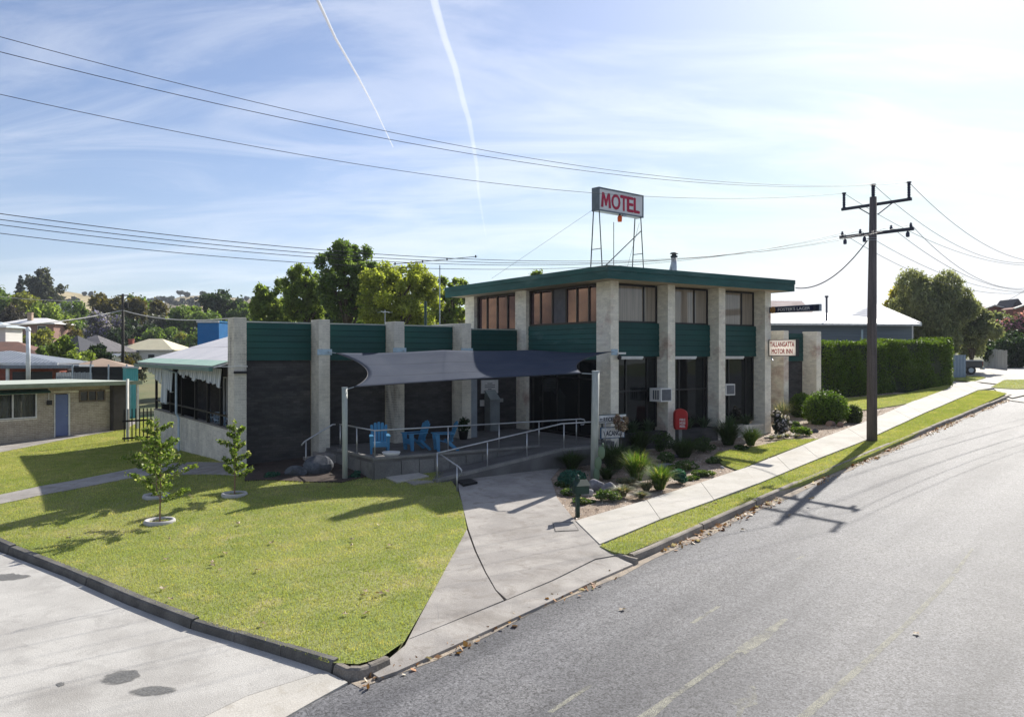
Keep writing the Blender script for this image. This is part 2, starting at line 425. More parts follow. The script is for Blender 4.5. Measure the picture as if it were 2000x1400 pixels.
# ---- carpark in the corner with its pale apron and three dark patches
cp = [(-1300, 860), (-420, 885), (-220, 963), (0, 1078), (130, 1128), (250, 1182), (370, 1228), (510, 1270), (640, 1312), (612, 1318), (480, 1360), (390, 1404), (300, 1500), (-1300, 1500)]
drape('carpark', [G(x, y, -.13) for x, y in cp], -.122, CARP, kind='structure')
ap = [(480, 1360), (612, 1318), (640, 1312), (679, 1332), (610, 1370), (540, 1410), (450, 1460), (300, 1500), (390, 1404)]
drape('apron', [G(x, y, -.11) for x, y in ap], -.105, CONC_L, thick=.05, kind='structure')
def patchmat():
    m = bpy.data.materials.new('dark_patch'); m.use_nodes = True; N = NT(m.node_tree)
    tcn = N.n('ShaderNodeTexCoord'); ob, ge = tcn.outputs['Object'], tcn.outputs['Generated']
    r = N.n('ShaderNodeVectorMath', {0: N.n('ShaderNodeVectorMath', {0: ge, 1: (.5, .5, 0)}, operation='SUBTRACT').outputs[0], 1: (1, 1, 0)}, operation='MULTIPLY').outputs[0]
    r = N.n('ShaderNodeVectorMath', {0: r}, operation='LENGTH').outputs['Value']
    e = N.math('ADD', r, N.math('MULTIPLY', N.noise(ob, 5, 6, .65), .35))
    al = N.math('MULTIPLY', N.ramp(e, .62, .44), N.ramp(N.noise(ob, 26, 3), .28, .55, .45, .95))
    b = N.n('ShaderNodeBsdfPrincipled', {'Base Color': N.mix(N.ramp(N.noise(ob, 30, 3), .3, .7), (.10, .10, .10), (.17, .168, .16)), 'Roughness': .9})
    N.n('ShaderNodeOutputMaterial', {'Surface': N.n('ShaderNodeMixShader', {0: al, 1: N.n('ShaderNodeBsdfTransparent').outputs[0], 2: b.outputs[0]}).outputs[0]}); return m
PATCH = patchmat()
for px, py, wx, wy, sd in ((236, 1323, 42, 17, 1), (296, 1349, 44, 13, 2), (22, 1127, 40, 9, 3), (118, 1336, 9, 6, 4)):
    rg = np.random.default_rng(sd); k = 40; ph = rg.random(4) * 6.28; ra = [1 + .14 * math.sin(2 * 6.283 * i / k + ph[0]) + .10 * math.sin(3 * 6.283 * i / k + ph[1]) + .05 * rg.normal() for i in range(k)]
    drape('asphalt_patch', [G(px + wx * ra[i] * math.cos(2 * math.pi * i / k), py + wy * ra[i] * math.sin(2 * math.pi * i / k), -.12) for i in range(k)],
          -.116, PATCH, cell=3, kind='structure')

# ---- lawn, verge and the small lawn patches
LAWNB = mat('lawn_soil', (.17, .21, .05), (.24, .25, .09), .55, .95, .6, 30, fine=.35, stain=(.34, .29, .15), sscale=.8)
LAWN = [(-200, 950), (0, 1052), (130, 1106), (250, 1160), (370, 1206), (510, 1250), (640, 1293), (700, 1296), (745, 1283), (790, 1252), (850, 1148), (912, 1032), (903, 985), (893, 955), (872, 925),
        (790, 905), (700, 905), (600, 900), (480, 900), (285, 815), (240, 822), (130, 845), (0, 870), (-200, 905)]
lawn_w = gpoly(LAWN)
drape('lawn', lawn_w, 0, LAWNB, kind='structure')
VERGE = [(1171, 1064), (1300, 1011), (1450, 958), (1580, 904), (1692, 860), (1800, 810), (1912, 762), (1940, 762), (1966, 768), (1850, 819), (1700, 886), (1580, 934), (1450, 988), (1340, 1034), (1246, 1070), (1222, 1080), (1196, 1075)]
verge_w = [G(x, y, .02) for x, y in VERGE]
drape('verge', verge_w, .0, LAWNB, thick=.12, kind='structure')
PATCHES = [[(1393, 893), (1402, 884), (1450, 878), (1500, 868), (1530, 860), (1598, 858), (1560, 872), (1500, 894), (1442, 919), (1412, 908)],
           [(1612, 812), (1605, 795), (1650, 778), (1760, 770), (1858, 750), (1850, 760), (1770, 789), (1700, 800), (1660, 802)],
           [(1862, 742), (1868, 734), (1915, 735), (1925, 738), (1900, 745)], [(1935, 757), (1960, 743), (2040, 740), (2040, 758), (1985, 760)]]
patch_w = [gpoly(p) for p in PATCHES]
for p in patch_w: drape('lawn', p, .02, LAWNB, thick=.08, kind='structure')

def grass_field(name, polys, dens, hgt, wid, holes=(), seed=0, off=0.0):
    rg = np.random.default_rng(seed); VV = []
    for poly, d in zip(polys, dens):
        px_ = np.array([(p[0], p[1]) for p in poly]); lo, hi = px_.min(0), px_.max(0)
        n = int((hi - lo).prod() * d); q = lo + rg.random((n, 2)) * (hi - lo)
        k = inside(poly, q[:, 0], q[:, 1])
        for hpoly in holes: k &= ~inside(hpoly, q[:, 0], q[:, 1])
        VV.append(q[k])
    q = np.concatenate(VV); n = len(q); z = T(q[:, 0], q[:, 1]) + off
    az = rg.random(n) * 6.283; le = hgt * (.5 + .8 * rg.random(n)); ln = rg.random((n, 2)) - .5
    dx, dy = np.cos(az) * wid / 2, np.sin(az) * wid / 2
    v = np.stack([np.stack([q[:, 0] - dx, q[:, 1] - dy, z - .005], 1), np.stack([q[:, 0] + dx, q[:, 1] + dy, z - .005], 1),
                  np.stack([q[:, 0] + ln[:, 0] * le * 1.3, q[:, 1] + ln[:, 1] * le * 1.3, z + le], 1)], 1).reshape(-1, 3)
    return mesh_obj(name, v, np.arange(3 * n).reshape(n, 3), GRASS, kind='stuff')
def grassmat():
    m = bpy.data.materials.new('lawn_grass'); m.use_nodes = True; N = NT(m.node_tree)
    ob = N.n('ShaderNodeTexCoord').outputs['Object']; ri = N.n('ShaderNodeNewGeometry').outputs['Random Per Island']
    a = N.math('ADD', N.math('MULTIPLY', N.ramp(N.noise(ob, .22, 4, .6, .5), .35, .65), .5), N.math('MULTIPLY', N.ramp(N.noise(ob, .8, 6, .6, .3), .36, .66), .6), clamp=True); b_ = N.ramp(N.noise(ob, 1.9, 5, .6), .5, .72)
    col = N.mix(a, (.25, .31, .075), (.41, .42, .155)); col = N.mix(N.math('MULTIPLY', b_, .75), col, (.56, .49, .25))
    dead = N.ramp(ri, .86, .88); col = N.mix(N.math('MULTIPLY', dead, .7), col, (.36, .30, .15))
    r2 = N.math('FRACT', N.math('MULTIPLY', ri, 23.7))
    col = N.n('ShaderNodeVectorMath', {0: col, 3: N.math('ADD', N.math('MULTIPLY', r2, .7), .65)}, operation='SCALE').outputs[0]
    b = N.n('ShaderNodeBsdfPrincipled', {'Base Color': col, 'Roughness': .6, 'Specular IOR Level': .25})
    tr = N.n('ShaderNodeBsdfTranslucent', {'Color': N.mix(1.0, col, (1.5, 1.5, .7), 'MULTIPLY')})
    sh = N.n('ShaderNodeMixShader', {0: .4, 1: b.outputs[0], 2: tr.outputs[0]})
    N.n('ShaderNodeOutputMaterial', {'Surface': sh.outputs[0]}); return m
GRASS = grassmat()
PATH = [(-62, 985), (0, 967), (80, 950), (160, 936), (290, 910), (370, 903), (480, 905), (520, 915), (500, 932), (420, 927), (300, 928), (250, 935), (160, 953), (80, 968), (0, 985), (-62, 1003)]
PATH2 = [(-100, 902), (0, 884), (130, 858), (245, 838), (275, 822), (262, 820), (215, 830), (130, 846), (0, 868), (-100, 885)]
path_w, path2_w = gpoly(PATH), gpoly(PATH2)
drape('garden_path', path_w, .022, CONC, thick=.05, kind='structure')
drape('garden_path', path2_w, .03, CONC, thick=.06, kind='structure')
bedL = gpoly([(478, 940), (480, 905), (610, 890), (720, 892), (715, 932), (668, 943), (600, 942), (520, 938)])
grass_field('grass', [lawn_w, verge_w], [1150, 1500], .042, .014, [path_w, path2_w, bedL], 3)
grass_field('grass', patch_w, [1500, 700, 300, 300], .045, .016, (), 4, .02)

# ---- footpath in slabs with open joints
fp_up = [(1124, 1017), (1300, 966), (1450, 916), (1598, 858), (1694, 822), (1790, 781), (1857, 756), (1900, 744)]
fp_lo = [(1171, 1063), (1300, 1010), (1450, 957), (1580, 903), (1692, 859), (1800, 809), (1912, 761), (1945, 757)]
def resample(pts, n):
    pts = [Vector(p) for p in pts]; L = [0]
    for i in range(1, len(pts)): L.append(L[-1] + (pts[i] - pts[i - 1]).length)
    o = []
    for k in range(n + 1):
        d = L[-1] * k / n; i = max(j for j in range(len(L)) if L[j] <= d + 1e-9); i = min(i, len(pts) - 2)
        o.append(pts[i].lerp(pts[i + 1], (d - L[i]) / (L[i + 1] - L[i])))
    return o
U_, L_ = resample(gpoly(fp_up), 18), resample(gpoly(fp_lo), 18)
fpr = bpy.data.objects.new('footpath', None); C.objects.link(fpr); fpr['kind'] = 'structure'
for i in range(18):
    a_, b_, c_, d_ = U_[i].lerp(U_[i + 1], .003), U_[i].lerp(U_[i + 1], .997), L_[i].lerp(L_[i + 1], .997), L_[i].lerp(L_[i + 1], .003)
    drape('slab', [a_, b_, c_, d_], .012 + .004 * (i % 3), CONC_L, thick=.08, parent=fpr)
# ---- driveway in three slabs with the cracked joint
drv = bpy.data.objects.new('driveway', None); C.objects.link(drv); drv['kind'] = 'structure'
D1 = [(895, 950), (914, 1030), (930, 1075), (950, 1118), (969, 1150), (990, 1166), (1080, 1128), (1163, 1088), (1213, 1078), (1171, 1062), (1124, 1017), (1088, 972), (1076, 935), (1110, 895), (1160, 870), (900, 905)]
D2 = [(911.5, 1032.5), (850, 1148), (792, 1252), (800, 1241.6), (860, 1217.6), (984, 1167), (967.6, 1151), (948, 1119), (927.6, 1076.5)]
D3 = [(748, 1286), (790, 1254), (800, 1242.2), (860, 1218.2), (988, 1167), (1080, 1129), (1163, 1089.2), (1213, 1079.5), (1236, 1094), (1150, 1131), (1050, 1177), (900, 1245), (775, 1300), (740, 1312), (728, 1303)]
for k, d in enumerate((D1, D2, D3)): drape('slab', [G(x, y, -.01) for x, y in d], -.006 - .006 * k, CONC, thick=.14, parent=drv)
seal = mat('dark_joint', (.03, .028, .026), None, 3, .9)
RE_ = [G(x, y, -.13) for x, y in KERBLINE]
def road_dist(x, y):
    best = 9.0
    for a, b in zip(RE_, RE_[1:]):
        d = b - a; t = max(0, min(1, ((x - a.x) * d.x + (y - a.y) * d.y) / (d.x ** 2 + d.y ** 2))); best = min(best, math.hypot(x - a.x - d.x * t, y - a.y - d.y * t))
    return best
for o in list(drv.children):                                     # the edge of the crossing dips to the gutter
    for v in o.data.vertices: v.co.z -= .075 * max(0, 1 - road_dist(v.co.x, v.co.y) / 1.3) ** 1.5
mk = drape('slab', [G(x, y, .02) for x, y in [(1079, 1018), (1119, 1017), (1131, 1034), (1084, 1036)]], .004, CONC_D, cell=3, parent=drv)   # square inspection cover
drape('slab', [G(x, y, .02) for x, y in [(1080.6, 1019), (1118.2, 1018), (1129, 1033), (1085.4, 1035)]], .006, CONC, cell=3, parent=drv)

# ---- garden bed (bark chips and gravel)
GRAV = mat('gravel_mulch', (.33, .26, .20), (.22, .165, .12), 2.2, .95, .9, 30, fine=.55, stain=(.42, .37, .32), sscale=.9)
BED = [(1076, 935), (1088, 972), (1124, 1017), (1300, 966), (1450, 916), (1598, 858), (1694, 822), (1830, 768), (1640, 762), (1500, 800), (1210, 830), (1150, 850), (1110, 890)]
bed_w = gpoly(BED)
drape('garden_bed', bed_w, -.03, GRAV, kind='structure')
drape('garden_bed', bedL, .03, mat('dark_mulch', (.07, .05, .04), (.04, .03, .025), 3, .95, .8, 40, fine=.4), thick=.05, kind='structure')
def chips(name, poly, n, size, m, off, seed, squash=.35):
    rg = np.random.default_rng(seed); a_ = np.array([(p[0], p[1]) for p in poly]); lo, hi = a_.min(0), a_.max(0)
    q = lo + rg.random((n * 3, 2)) * (hi - lo); q = q[inside(poly, q[:, 0], q[:, 1])][:n]; n = len(q)
    p = np.stack([q[:, 0], q[:, 1], T(q[:, 0], q[:, 1]) + off], 1); s = size * (.5 + rg.random((n, 1)))
    d1 = rg.normal(size=(n, 3)) * [1, 1, squash]; d1 /= np.linalg.norm(d1, axis=1)[:, None]; d2 = np.cross(d1, [0, 0, 1.0]) + rg.normal(size=(n, 3)) * .15
    v = np.stack([p - d1 * s, p + d2 * s * .6, p + d1 * s, p - d2 * s * .6 + [0, 0, .01]], 1).reshape(-1, 3)
    return mesh_obj(name, v, np.arange(4 * n).reshape(n, 4), m, kind='stuff')
CHIP = leafmat('bark_chip', (.30, .19, .12), (.22, .16, .12), 0, (.50, .44, .38), .35)
chips('mulch_chips', bed_w, 16000, .028, CHIP, -.012, 5)

# ---- far driveway, seen at the end of the footpath
drape('far_driveway', gpoly([(1900, 744), (1925, 738), (1880, 733), (1862, 725), (1925, 716), (1975, 712), (2050, 716), (2050, 742), (1962, 741), (1938, 755), (1950, 766), (1977, 776), (2050, 760), (2050, 775), (1985, 777), (1945, 757)][:13]), -.02, CONC_L, kind='structure')

drape('far_driveway', gpoly([(1845, 765), (1862, 742), (1905, 728), (2060, 722), (2060, 790), (1975, 779), (1940, 766)]), -.09, CONC_L, kind='structure')
# ---- kerbs: pieces along the street and along the carpark
def kerb_piece(pts, top_off, bot_off, wid, m, parent):
    """pts run along the road face of the kerb; the body lies on their left (towards the lawn)"""
    mb = MB(); n = len(pts); V = []
    for i, p in enumerate(pts):
        d = (Vector(pts[min(i + 1, n - 1)]) - Vector(pts[max(i - 1, 0)])); d.z = 0; d.normalize(); nl = Vector((-d.y, d.x, 0))
        q = Vector((p[0], p[1], 0)); r = q + nl * wid; f_ = q + nl * .035
        z = Tz(q.x, q.y)
        V += [(q.x, q.y, z + bot_off), (f_.x, f_.y, z + top_off - .025), (f_.x + nl.x * .03, f_.y + nl.y * .03, z + top_off), (r.x, r.y, Tz(r.x, r.y) + top_off), (r.x, r.y, z + bot_off)]
    Fs = []
    for i in range(n - 1):
        for k in range(4): a0 = i * 5 + k; Fs.append((a0, a0 + 5, a0 + 6, a0 + 1))
    Fs += [(0, 1, 2, 3, 4), tuple(reversed([(n - 1) * 5 + k for k in range(5)]))]
    mb.add(V, Fs); o = mb.build('kerb_stone', m, parent); return o
def kerb(name, pix, off, n, top, bot, wid, m, gap=.004):
    e = bpy.data.objects.new(name, None); C.objects.link(e); e['kind'] = 'structure'
    pts = resample([G(x, y, off) for x, y in pix], n * 4)
    for k in range(n):
        s = pts[k * 4:k * 4 + 5]; a_, b_ = s[0].lerp(s[1], gap * 6), s[4].lerp(s[3], gap * 6)
        kerb_piece([a_, *s[1:4], b_], top + .012 * ((k * 7) % 3 - 1), bot, wid, m, e)
KERB_C = mat('kerb_concrete', (.30, .265, .225), (.21, .185, .155), 2, .9, .5, 40, fine=.2, stain=(.12, .105, .09), sscale=1.1)
kerb('kerb', [(1240, 1097), (1262, 1089), (1340, 1053), (1450, 1002), (1580, 944), (1700, 892), (1850, 828), (1977, 775)], -.13, 14, .03, -.2, .15, KERB_C)
kerb('kerb', [(1187, 1077), (1215, 1090), (1240, 1096)], -.05, 1, .0, -.2, .12, KERB_C)
kerb('kerb', [(648, 1309), (672, 1320), (705, 1320), (735, 1312), (765, 1298)], -.08, 3, .012, -.2, .14, KERB_C)
kerb('kerb', [(-215, 962), (-120, 1016), (0, 1075), (130, 1127), (250, 1181), (370, 1229)], -.125, 5, .03, -.2, .19, CONC_D)
kerb('kerb', [(371, 1229), (510, 1271), (646, 1313)], -.125, 3, .02, -.2, .16, CONC_D)
# sandy gutter strip
gut = mat('gutter_dirt', (.36, .30, .23), (.24, .21, .18), 3, .95, .5, 50, fine=.3)
gl_ = resample([G(x, y, -.13) for x, y in KERBLINE[2:]], 40); gi = []
for i, p in enumerate(gl_):
    d = gl_[min(i + 1, 40)] - gl_[max(i - 1, 0)]; d.z = 0; d.normalize(); wd = .22 + .06 * math.sin(i * 1.7) + .04 * math.sin(i * 4.1)
    gi.append(Vector((p.x + d.y * wd, p.y - d.x * wd, 0)))
drape('gutter', gl_ + gi[::-1], -.124, gut, kind='structure')
# dry leaves lying along the gutter: far too many to count
LEAFD = leafmat('dry_leaf', (.24, .10, .04), (.38, .22, .10), .15, (.62, .52, .40), .25)
gutl = gl_ + gi[::-1]
rg = np.random.default_rng(9); nl = 1700; u_ = rg.random(nl) * (len(gl_) - 1.001); u_ = u_[(np.sin(u_ * 1.9) + np.sin(u_ * .73 + 1) + rg.random(nl) * 2.2) > .9]; nl = len(u_)
i_ = u_.astype(int); fr = (u_ - i_)[:, None]; A_ = np.array([tuple(p) for p in gl_]); p_ = A_[i_] * (1 - fr) + A_[i_ + 1] * fr; dd_ = A_[i_ + 1] - A_[i_]; dd_ /= np.linalg.norm(dd_, axis=1)[:, None]
p_[:, :2] += np.stack([dd_[:, 1], -dd_[:, 0]], 1) * (rg.random((nl, 1)) ** 1.8 * .34 + .015); p_[:, 2] = T(p_[:, 0], p_[:, 1]) - .115 + rg.random(nl) * .03
a_ = rg.normal(size=(nl, 3)); a_[:, 2] *= .6; a_ /= np.linalg.norm(a_, axis=1)[:, None]; b_ = np.cross(a_, rg.normal(size=(nl, 3)) * .5 + [0, 0, 1]); s_ = .05 * (.5 + rg.random((nl, 1)))
mesh_obj('leaf_litter', np.stack([p_ - a_ * s_, p_ + b_ * s_ * .6, p_ + a_ * s_, p_ - b_ * s_ * .6], 1).reshape(-1, 3), np.arange(4 * nl).reshape(nl, 4), LEAFD, kind='stuff')

# ---- faded road paint
def paint():
    m = bpy.data.materials.new('faded_paint'); m.use_nodes = True; N = NT(m.node_tree)
    ob = N.n('ShaderNodeTexCoord').outputs['Object']
    wear = N.ramp(N.noise(ob, 2.2, 8, .7), .34, .58); sp = N.ramp(N.noise(ob, 110, 2), .36, .60)
    b = N.n('ShaderNodeBsdfPrincipled', {'Base Color': (.36, .35, .28, 1), 'Roughness': .8})
    tr = N.n('ShaderNodeBsdfTransparent')
    sh = N.n('ShaderNodeMixShader', {0: N.math('MULTIPLY', N.math('MULTIPLY', wear, sp), .95), 1: tr.outputs[0], 2: b.outputs[0]})
    N.n('ShaderNodeOutputMaterial', {'Surface': sh.outputs[0]}); return m
PAINT = paint()
for q in ([(1068, 1390), (1150, 1336), (1158, 1339), (1080, 1391)], [(1347, 1216), (1400, 1183), (1408, 1184), (1357, 1217)], [(1553, 1091), (1572, 1083), (1577, 1084), (1559, 1092)],
          [(1240, 1402), (1300, 1362), (1440, 1268), (1452, 1270), (1320, 1362), (1275, 1402)], [(1455, 1278), (1440, 1264), (1528, 1208), (1540, 1208), (1500, 1248)],
          [(1552, 1402), (1660, 1312), (1760, 1222), (1850, 1130), (1898, 1070), (1902, 1072), (1862, 1132), (1775, 1222), (1680, 1312), (1580, 1402)],
          [(1420, 1370), (1455, 1362), (1462, 1338), (1475, 1340), (1480, 1375), (1455, 1382), (1446, 1402), (1438, 1402), (1440, 1378)]):
    drape('road_marking', [G(x, y, -.13) for x, y in q], -.1262, PAINT, kind='structure')

# ================================================================== the motel
AZ = R(55.83); MO = Vector((3.66, 30.05, 0)); MROT = R(90) - AZ
US, UC = math.sin(AZ), math.cos(AZ)
def ML(u, v, z=0): return Vector((MO.x + US * u - UC * v, MO.y + UC * u + US * v, z))
def Lm(p): d = Vector(p) - MO; return (d.x * US + d.y * UC, -d.x * UC + d.y * US)
def TL(u, v): p = ML(u, v); return Tz(p.x, p.y)
CREAM = mat('cream_brick', (.80, .75, .63), (.73, .68, .56), 2.5, .9, .06, 60, island=.10, fine=.12, stain=(.42, .26, .20), sscale=.7)
MORTAR = mat('mortar', (.78, .73, .62), None, 5, .95)
GREYBR = mat('weathered_grey_brick', (.66, .62, .53), (.52, .49, .425), 1.4, .92, .06, 60, island=.09, fine=.14, stain=(.12, .10, .095), sscale=.55, stretch=(1, 1, .5))
DARKBR = mat('charcoal_painted_brick', (.058, .055, .056), (.036, .036, .038), 2, .8, .06, 60, island=.2, fine=.15, stain=(.085, .078, .07), sscale=.6, stretch=(.5, .5, 2))
DARKMO = mat('charcoal_mortar', (.046, .044, .045), None, 5, .95)
GREEN = mat('green_board', (.007, .066, .058), (.005, .050, .046), .7, .62, .15, 25, fine=.1, stretch=(.4, .4, 3))
GREEN2 = mat('green_fascia', (.014, .092, .080), (.010, .068, .060), .8, .6, .15, 25, fine=.12, stain=(.055, .125, .115), sscale=.9, stretch=(.6, .6, 3))
BACKG = mat('green_backing', (.006, .035, .03), None, 3, .9)
SOFF = mat('cream_soffit', (.50, .42, .30), (.42, .35, .25), 1, .8)
FRAME = mat('dark_window_frame', (.012, .011, .011), None, 3, .4, spec=.5)
FRAMEB = mat('bronze_window_frame', (.025, .018, .016), None, 3, .4, spec=.5)
CURT = mat('beige_curtain', (.44, .37, .29), (.38, .31, .24), 6, .9, stretch=(8, 8, .2))
PANE_U = glass('curtained_pane', (.9, .9, .92), .03, .03)
PANE_R = glass('tinted_reflective_pane', (.36, .27, .31), .015, .55, (.03, .022, .03))
PANE_C = glass('blind_backed_pane', (.8, .85, .9), .03, .03, (.30, .255, .205))
PANE_D = glass('dark_pane', (.55, .6, .62), .02, .02, (.006, .007, .008))
GALV = mat('galvanised_steel', (.42, .47, .50), (.32, .36, .40), 6, .45, .1, 60, metal=.55, stain=(.5, .53, .54), sscale=4)
WHITE = mat('white_paint', (.74, .73, .70), (.64, .63, .60), 2, .6)
BLACK = mat('black_metal', (.012, .012, .013), None, 2, .5)
SHEET = mat('pale_roof_sheet', (.50, .54, .50), (.42, .46, .43), .5, .5)

motel = thing('motel_building', 'two-storey cream brick motel with green boarding, flat roof and low charcoal wing', 'motel', MO, MROT)

class Bricks:
    def __init__(s): s.V = []
    def field(s, o, ud, nd, W, z0, z1, course=.086, bl=.24, j=.007, proud=.0015, seed=1):
        rg = np.random.default_rng(seed); rows = int((z1 - z0) / course); out_ = []
        for r in range(rows):
            x = -(bl / 2 if r % 2 else 0.0)
            while x < W - .015:
                a, b = max(x + j / 2, .002), min(x + bl - j / 2, W - .002)
                if b - a > .03: out_.append((a, b, z0 + r * course + j / 2, z0 + (r + 1) * course - j / 2))
                x += bl
        a = np.array(out_); n = len(a); p = proud * (.75 + .5 * rg.random(n))
        o = np.array(o); ud = np.array(ud); nd = np.array(nd); bk = -.003
        def pt(t, z, d): return np.stack([o[0] + ud[0] * t + nd[0] * d, o[1] + ud[1] * t + nd[1] * d, z], 1)
        k = np.full(n, bk)
        s.V.append(np.stack([pt(a[:, 0], a[:, 2], k), pt(a[:, 1], a[:, 2], k), pt(a[:, 1], a[:, 3], k), pt(a[:, 0], a[:, 3], k),
                             pt(a[:, 0], a[:, 2], p), pt(a[:, 1], a[:, 2], p), pt(a[:, 1], a[:, 3], p), pt(a[:, 0], a[:, 3], p)], 1))
        return s
    def build(s, name, m, parent):
        v = np.concatenate(s.V); n = len(v); q = np.array([[4, 5, 6, 7], [0, 1, 5, 4], [1, 2, 6, 5], [2, 3, 7, 6], [3, 0, 4, 7]])
        f = (np.arange(n)[:, None, None] * 8 + q[None]).reshape(-1, 4)
        return mesh_obj(name, v.reshape(-1, 3), f, m, parent, kind='stuff')

def pier(u0, u1, v0, v1, z0, z1, m=None, sides='lfr', core=None, par=None):
    """brick pier: mortar core and projecting bricks on the faces that can be seen"""
    e = .012
    c = MB().box(u0 + e, u1 - e, v0 + e, v1 - e, z0, z1).build('pier', core or MORTAR, par or motel)
    b = Bricks()
    sd = int((u0 + 30) * 13 + (v0 + 30) * 7)
    if 'f' in sides: b.field((u0, v0 + e), (1, 0), (0, -1), u1 - u0, z0, z1, seed=sd)
    if 'l' in sides: b.field((u0 + e, v1 - e), (0, -1), (-1, 0), v1 - v0 - 2 * e, z0, z1, seed=sd + 1)
    if 'r' in sides: b.field((u1 - e, v0 + e), (0, 1), (1, 0), v1 - v0 - 2 * e, z0, z1, seed=sd + 2)
    b.build('brickwork', m or CREAM, c)
    return c
def brick_wall(name, o, ud, nd, W, z0, z1, m, mort, thick=.2, par=None, seed=3):
    a = Vector((*o, 0)); u = Vector((*ud, 0)); n = Vector((*nd, 0)); q = [a, a + u * W, a + u * W - n * thick, a - n * thick]
    c = MB().prism([(p.x, p.y) for p in q], z0, z1).build(name, mort, par or motel)
    Bricks().field(o, ud, nd, W, z0, z1, seed=seed, proud=.001 if m is DARKBR else .0015).build('brickwork', m, c); return c
def panel(o, ud, nd, W, z0, z1, n=6, m=None):
    """backing with overlapping horizontal boards, each a piece of its own"""
    a = Vector((*o, 0)); u = Vector((*ud, 0)); nn = Vector((*nd, 0))
    q = [a, a + u * W, a + u * W - nn * .06, a - nn * .06]
    b = MB().prism([(p.x, p.y) for p in q], z0, z1).build('cladding_panel', BACKG, motel)
    h = (z1 - z0) / n; rg = random.Random(int(W * 1000 + z0 * 77))
    for k in range(n):
        za, zb = z0 + k * h + .008, z0 + (k + 1) * h - .008; t0, t1 = .032 + rg.uniform(-.003, .003), .014
        V = [a + u * x + nn * d + Vector((0, 0, z)) for x in (.004, W - .004) for d, z in ((.001, za), (t0, za), (t1, zb), (.001, zb))]
        MB().add(V, [(0, 1, 2, 3), (7, 6, 5, 4), (1, 5, 6, 2), (0, 4, 5, 1), (2, 6, 7, 3), (3, 7, 4, 0)]).build('board', m or GREEN, b)
    return b
def window(o, ud, nd, W, z0, z1, splits, pane, frame, fw=.06, curtain=None, solid=None, rails=()):
    """frame with mullions; each light is a pane of its own"""
    a = Vector((*o, 0)); u = Vector((*ud, 0)); nn = Vector((*nd, 0)); mb = MB()
    def bx(x0, x1, za, zb, d0, d1):
        V = [a + u * x + nn * d + Vector((0, 0, z)) for z in (za, zb) for x, d in ((x0, d0), (x1, d0), (x1, d1), (x0, d1))]
        mb.add(V, [(0, 3, 2, 1), (4, 5, 6, 7), (0, 1, 5, 4), (1, 2, 6, 5), (2, 3, 7, 6), (3, 0, 4, 7)])
    bx(0, W, z0, z0 + fw, -.05, .03); bx(0, W, z1 - fw, z1, -.05, .03)
    bx(0, fw, z0 + fw, z1 - fw, -.05, .03); bx(W - fw, W, z0 + fw, z1 - fw, -.05, .03)
    xs_ = [fw] + [s * W for s in splits] + [W - fw]
    for s in splits: bx(s * W - fw / 2, s * W + fw / 2, z0 + fw, z1 - fw, -.05, .027)
    for r in rails: bx(fw, W - fw, z0 + (z1 - z0) * r - .025, z0 + (z1 - z0) * r + .025, -.05, .02)
    wn = mb.build('window', frame, motel)
    for k in range(len(xs_) - 1):
        x0, x1 = xs_[k] + (fw / 2 if k else 0), xs_[k + 1] - (fw / 2 if k < len(xs_) - 2 else 0)
        pm = pane
        if solid and k in solid: pm = solid[k]
        V = [a + u * x + nn * (-.02 + .004 * ((k * 5) % 3)) + Vector((0, 0, z)) for x, z in ((x0, z0 + fw), (x1, z0 + fw), (x1, z1 - fw), (x0, z1 - fw))]
        mb2 = MB().add(V, [(0, 1, 2, 3)]); mb2.build('pane', pm, wn)
    if curtain:
        n = int(W / .05); V = []; fs = []
        for i in range(n + 1):
            x = fw + (W - 2 * fw) * i / n; d = -.14 + .022 * math.sin(i * 1.9)
            V += [a + u * x + nn * d + Vector((0, 0, z0 + .02)), a + u * x + nn * d + Vector((0, 0, z1 - .02))]
            if i: fs.append((2 * i - 2, 2 * i, 2 * i + 1, 2 * i - 1))
        MB().add(V, fs).build('curtain', curtain, wn)
        V = [a + u * x + nn * -.32 + Vector((0, 0, z)) for x, z in ((0, z0), (W, z0), (W, z1), (0, z1))]
    return wn

S0, S = 2.951, 2.911
FU = [0, S0, S0 + S, S0 + 2 * S]; ZS, ZP, ZR, ZT = 4.87, 3.56, 6.38, 6.83
F3 = FU[3] + .4
# core of the two-storey block (plain inner walls that close it off)
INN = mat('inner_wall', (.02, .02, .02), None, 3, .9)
MB().box(.75, F3 - .02, 1.0, 10.5, -.5, ZR - .01).build('wall', INN, motel)
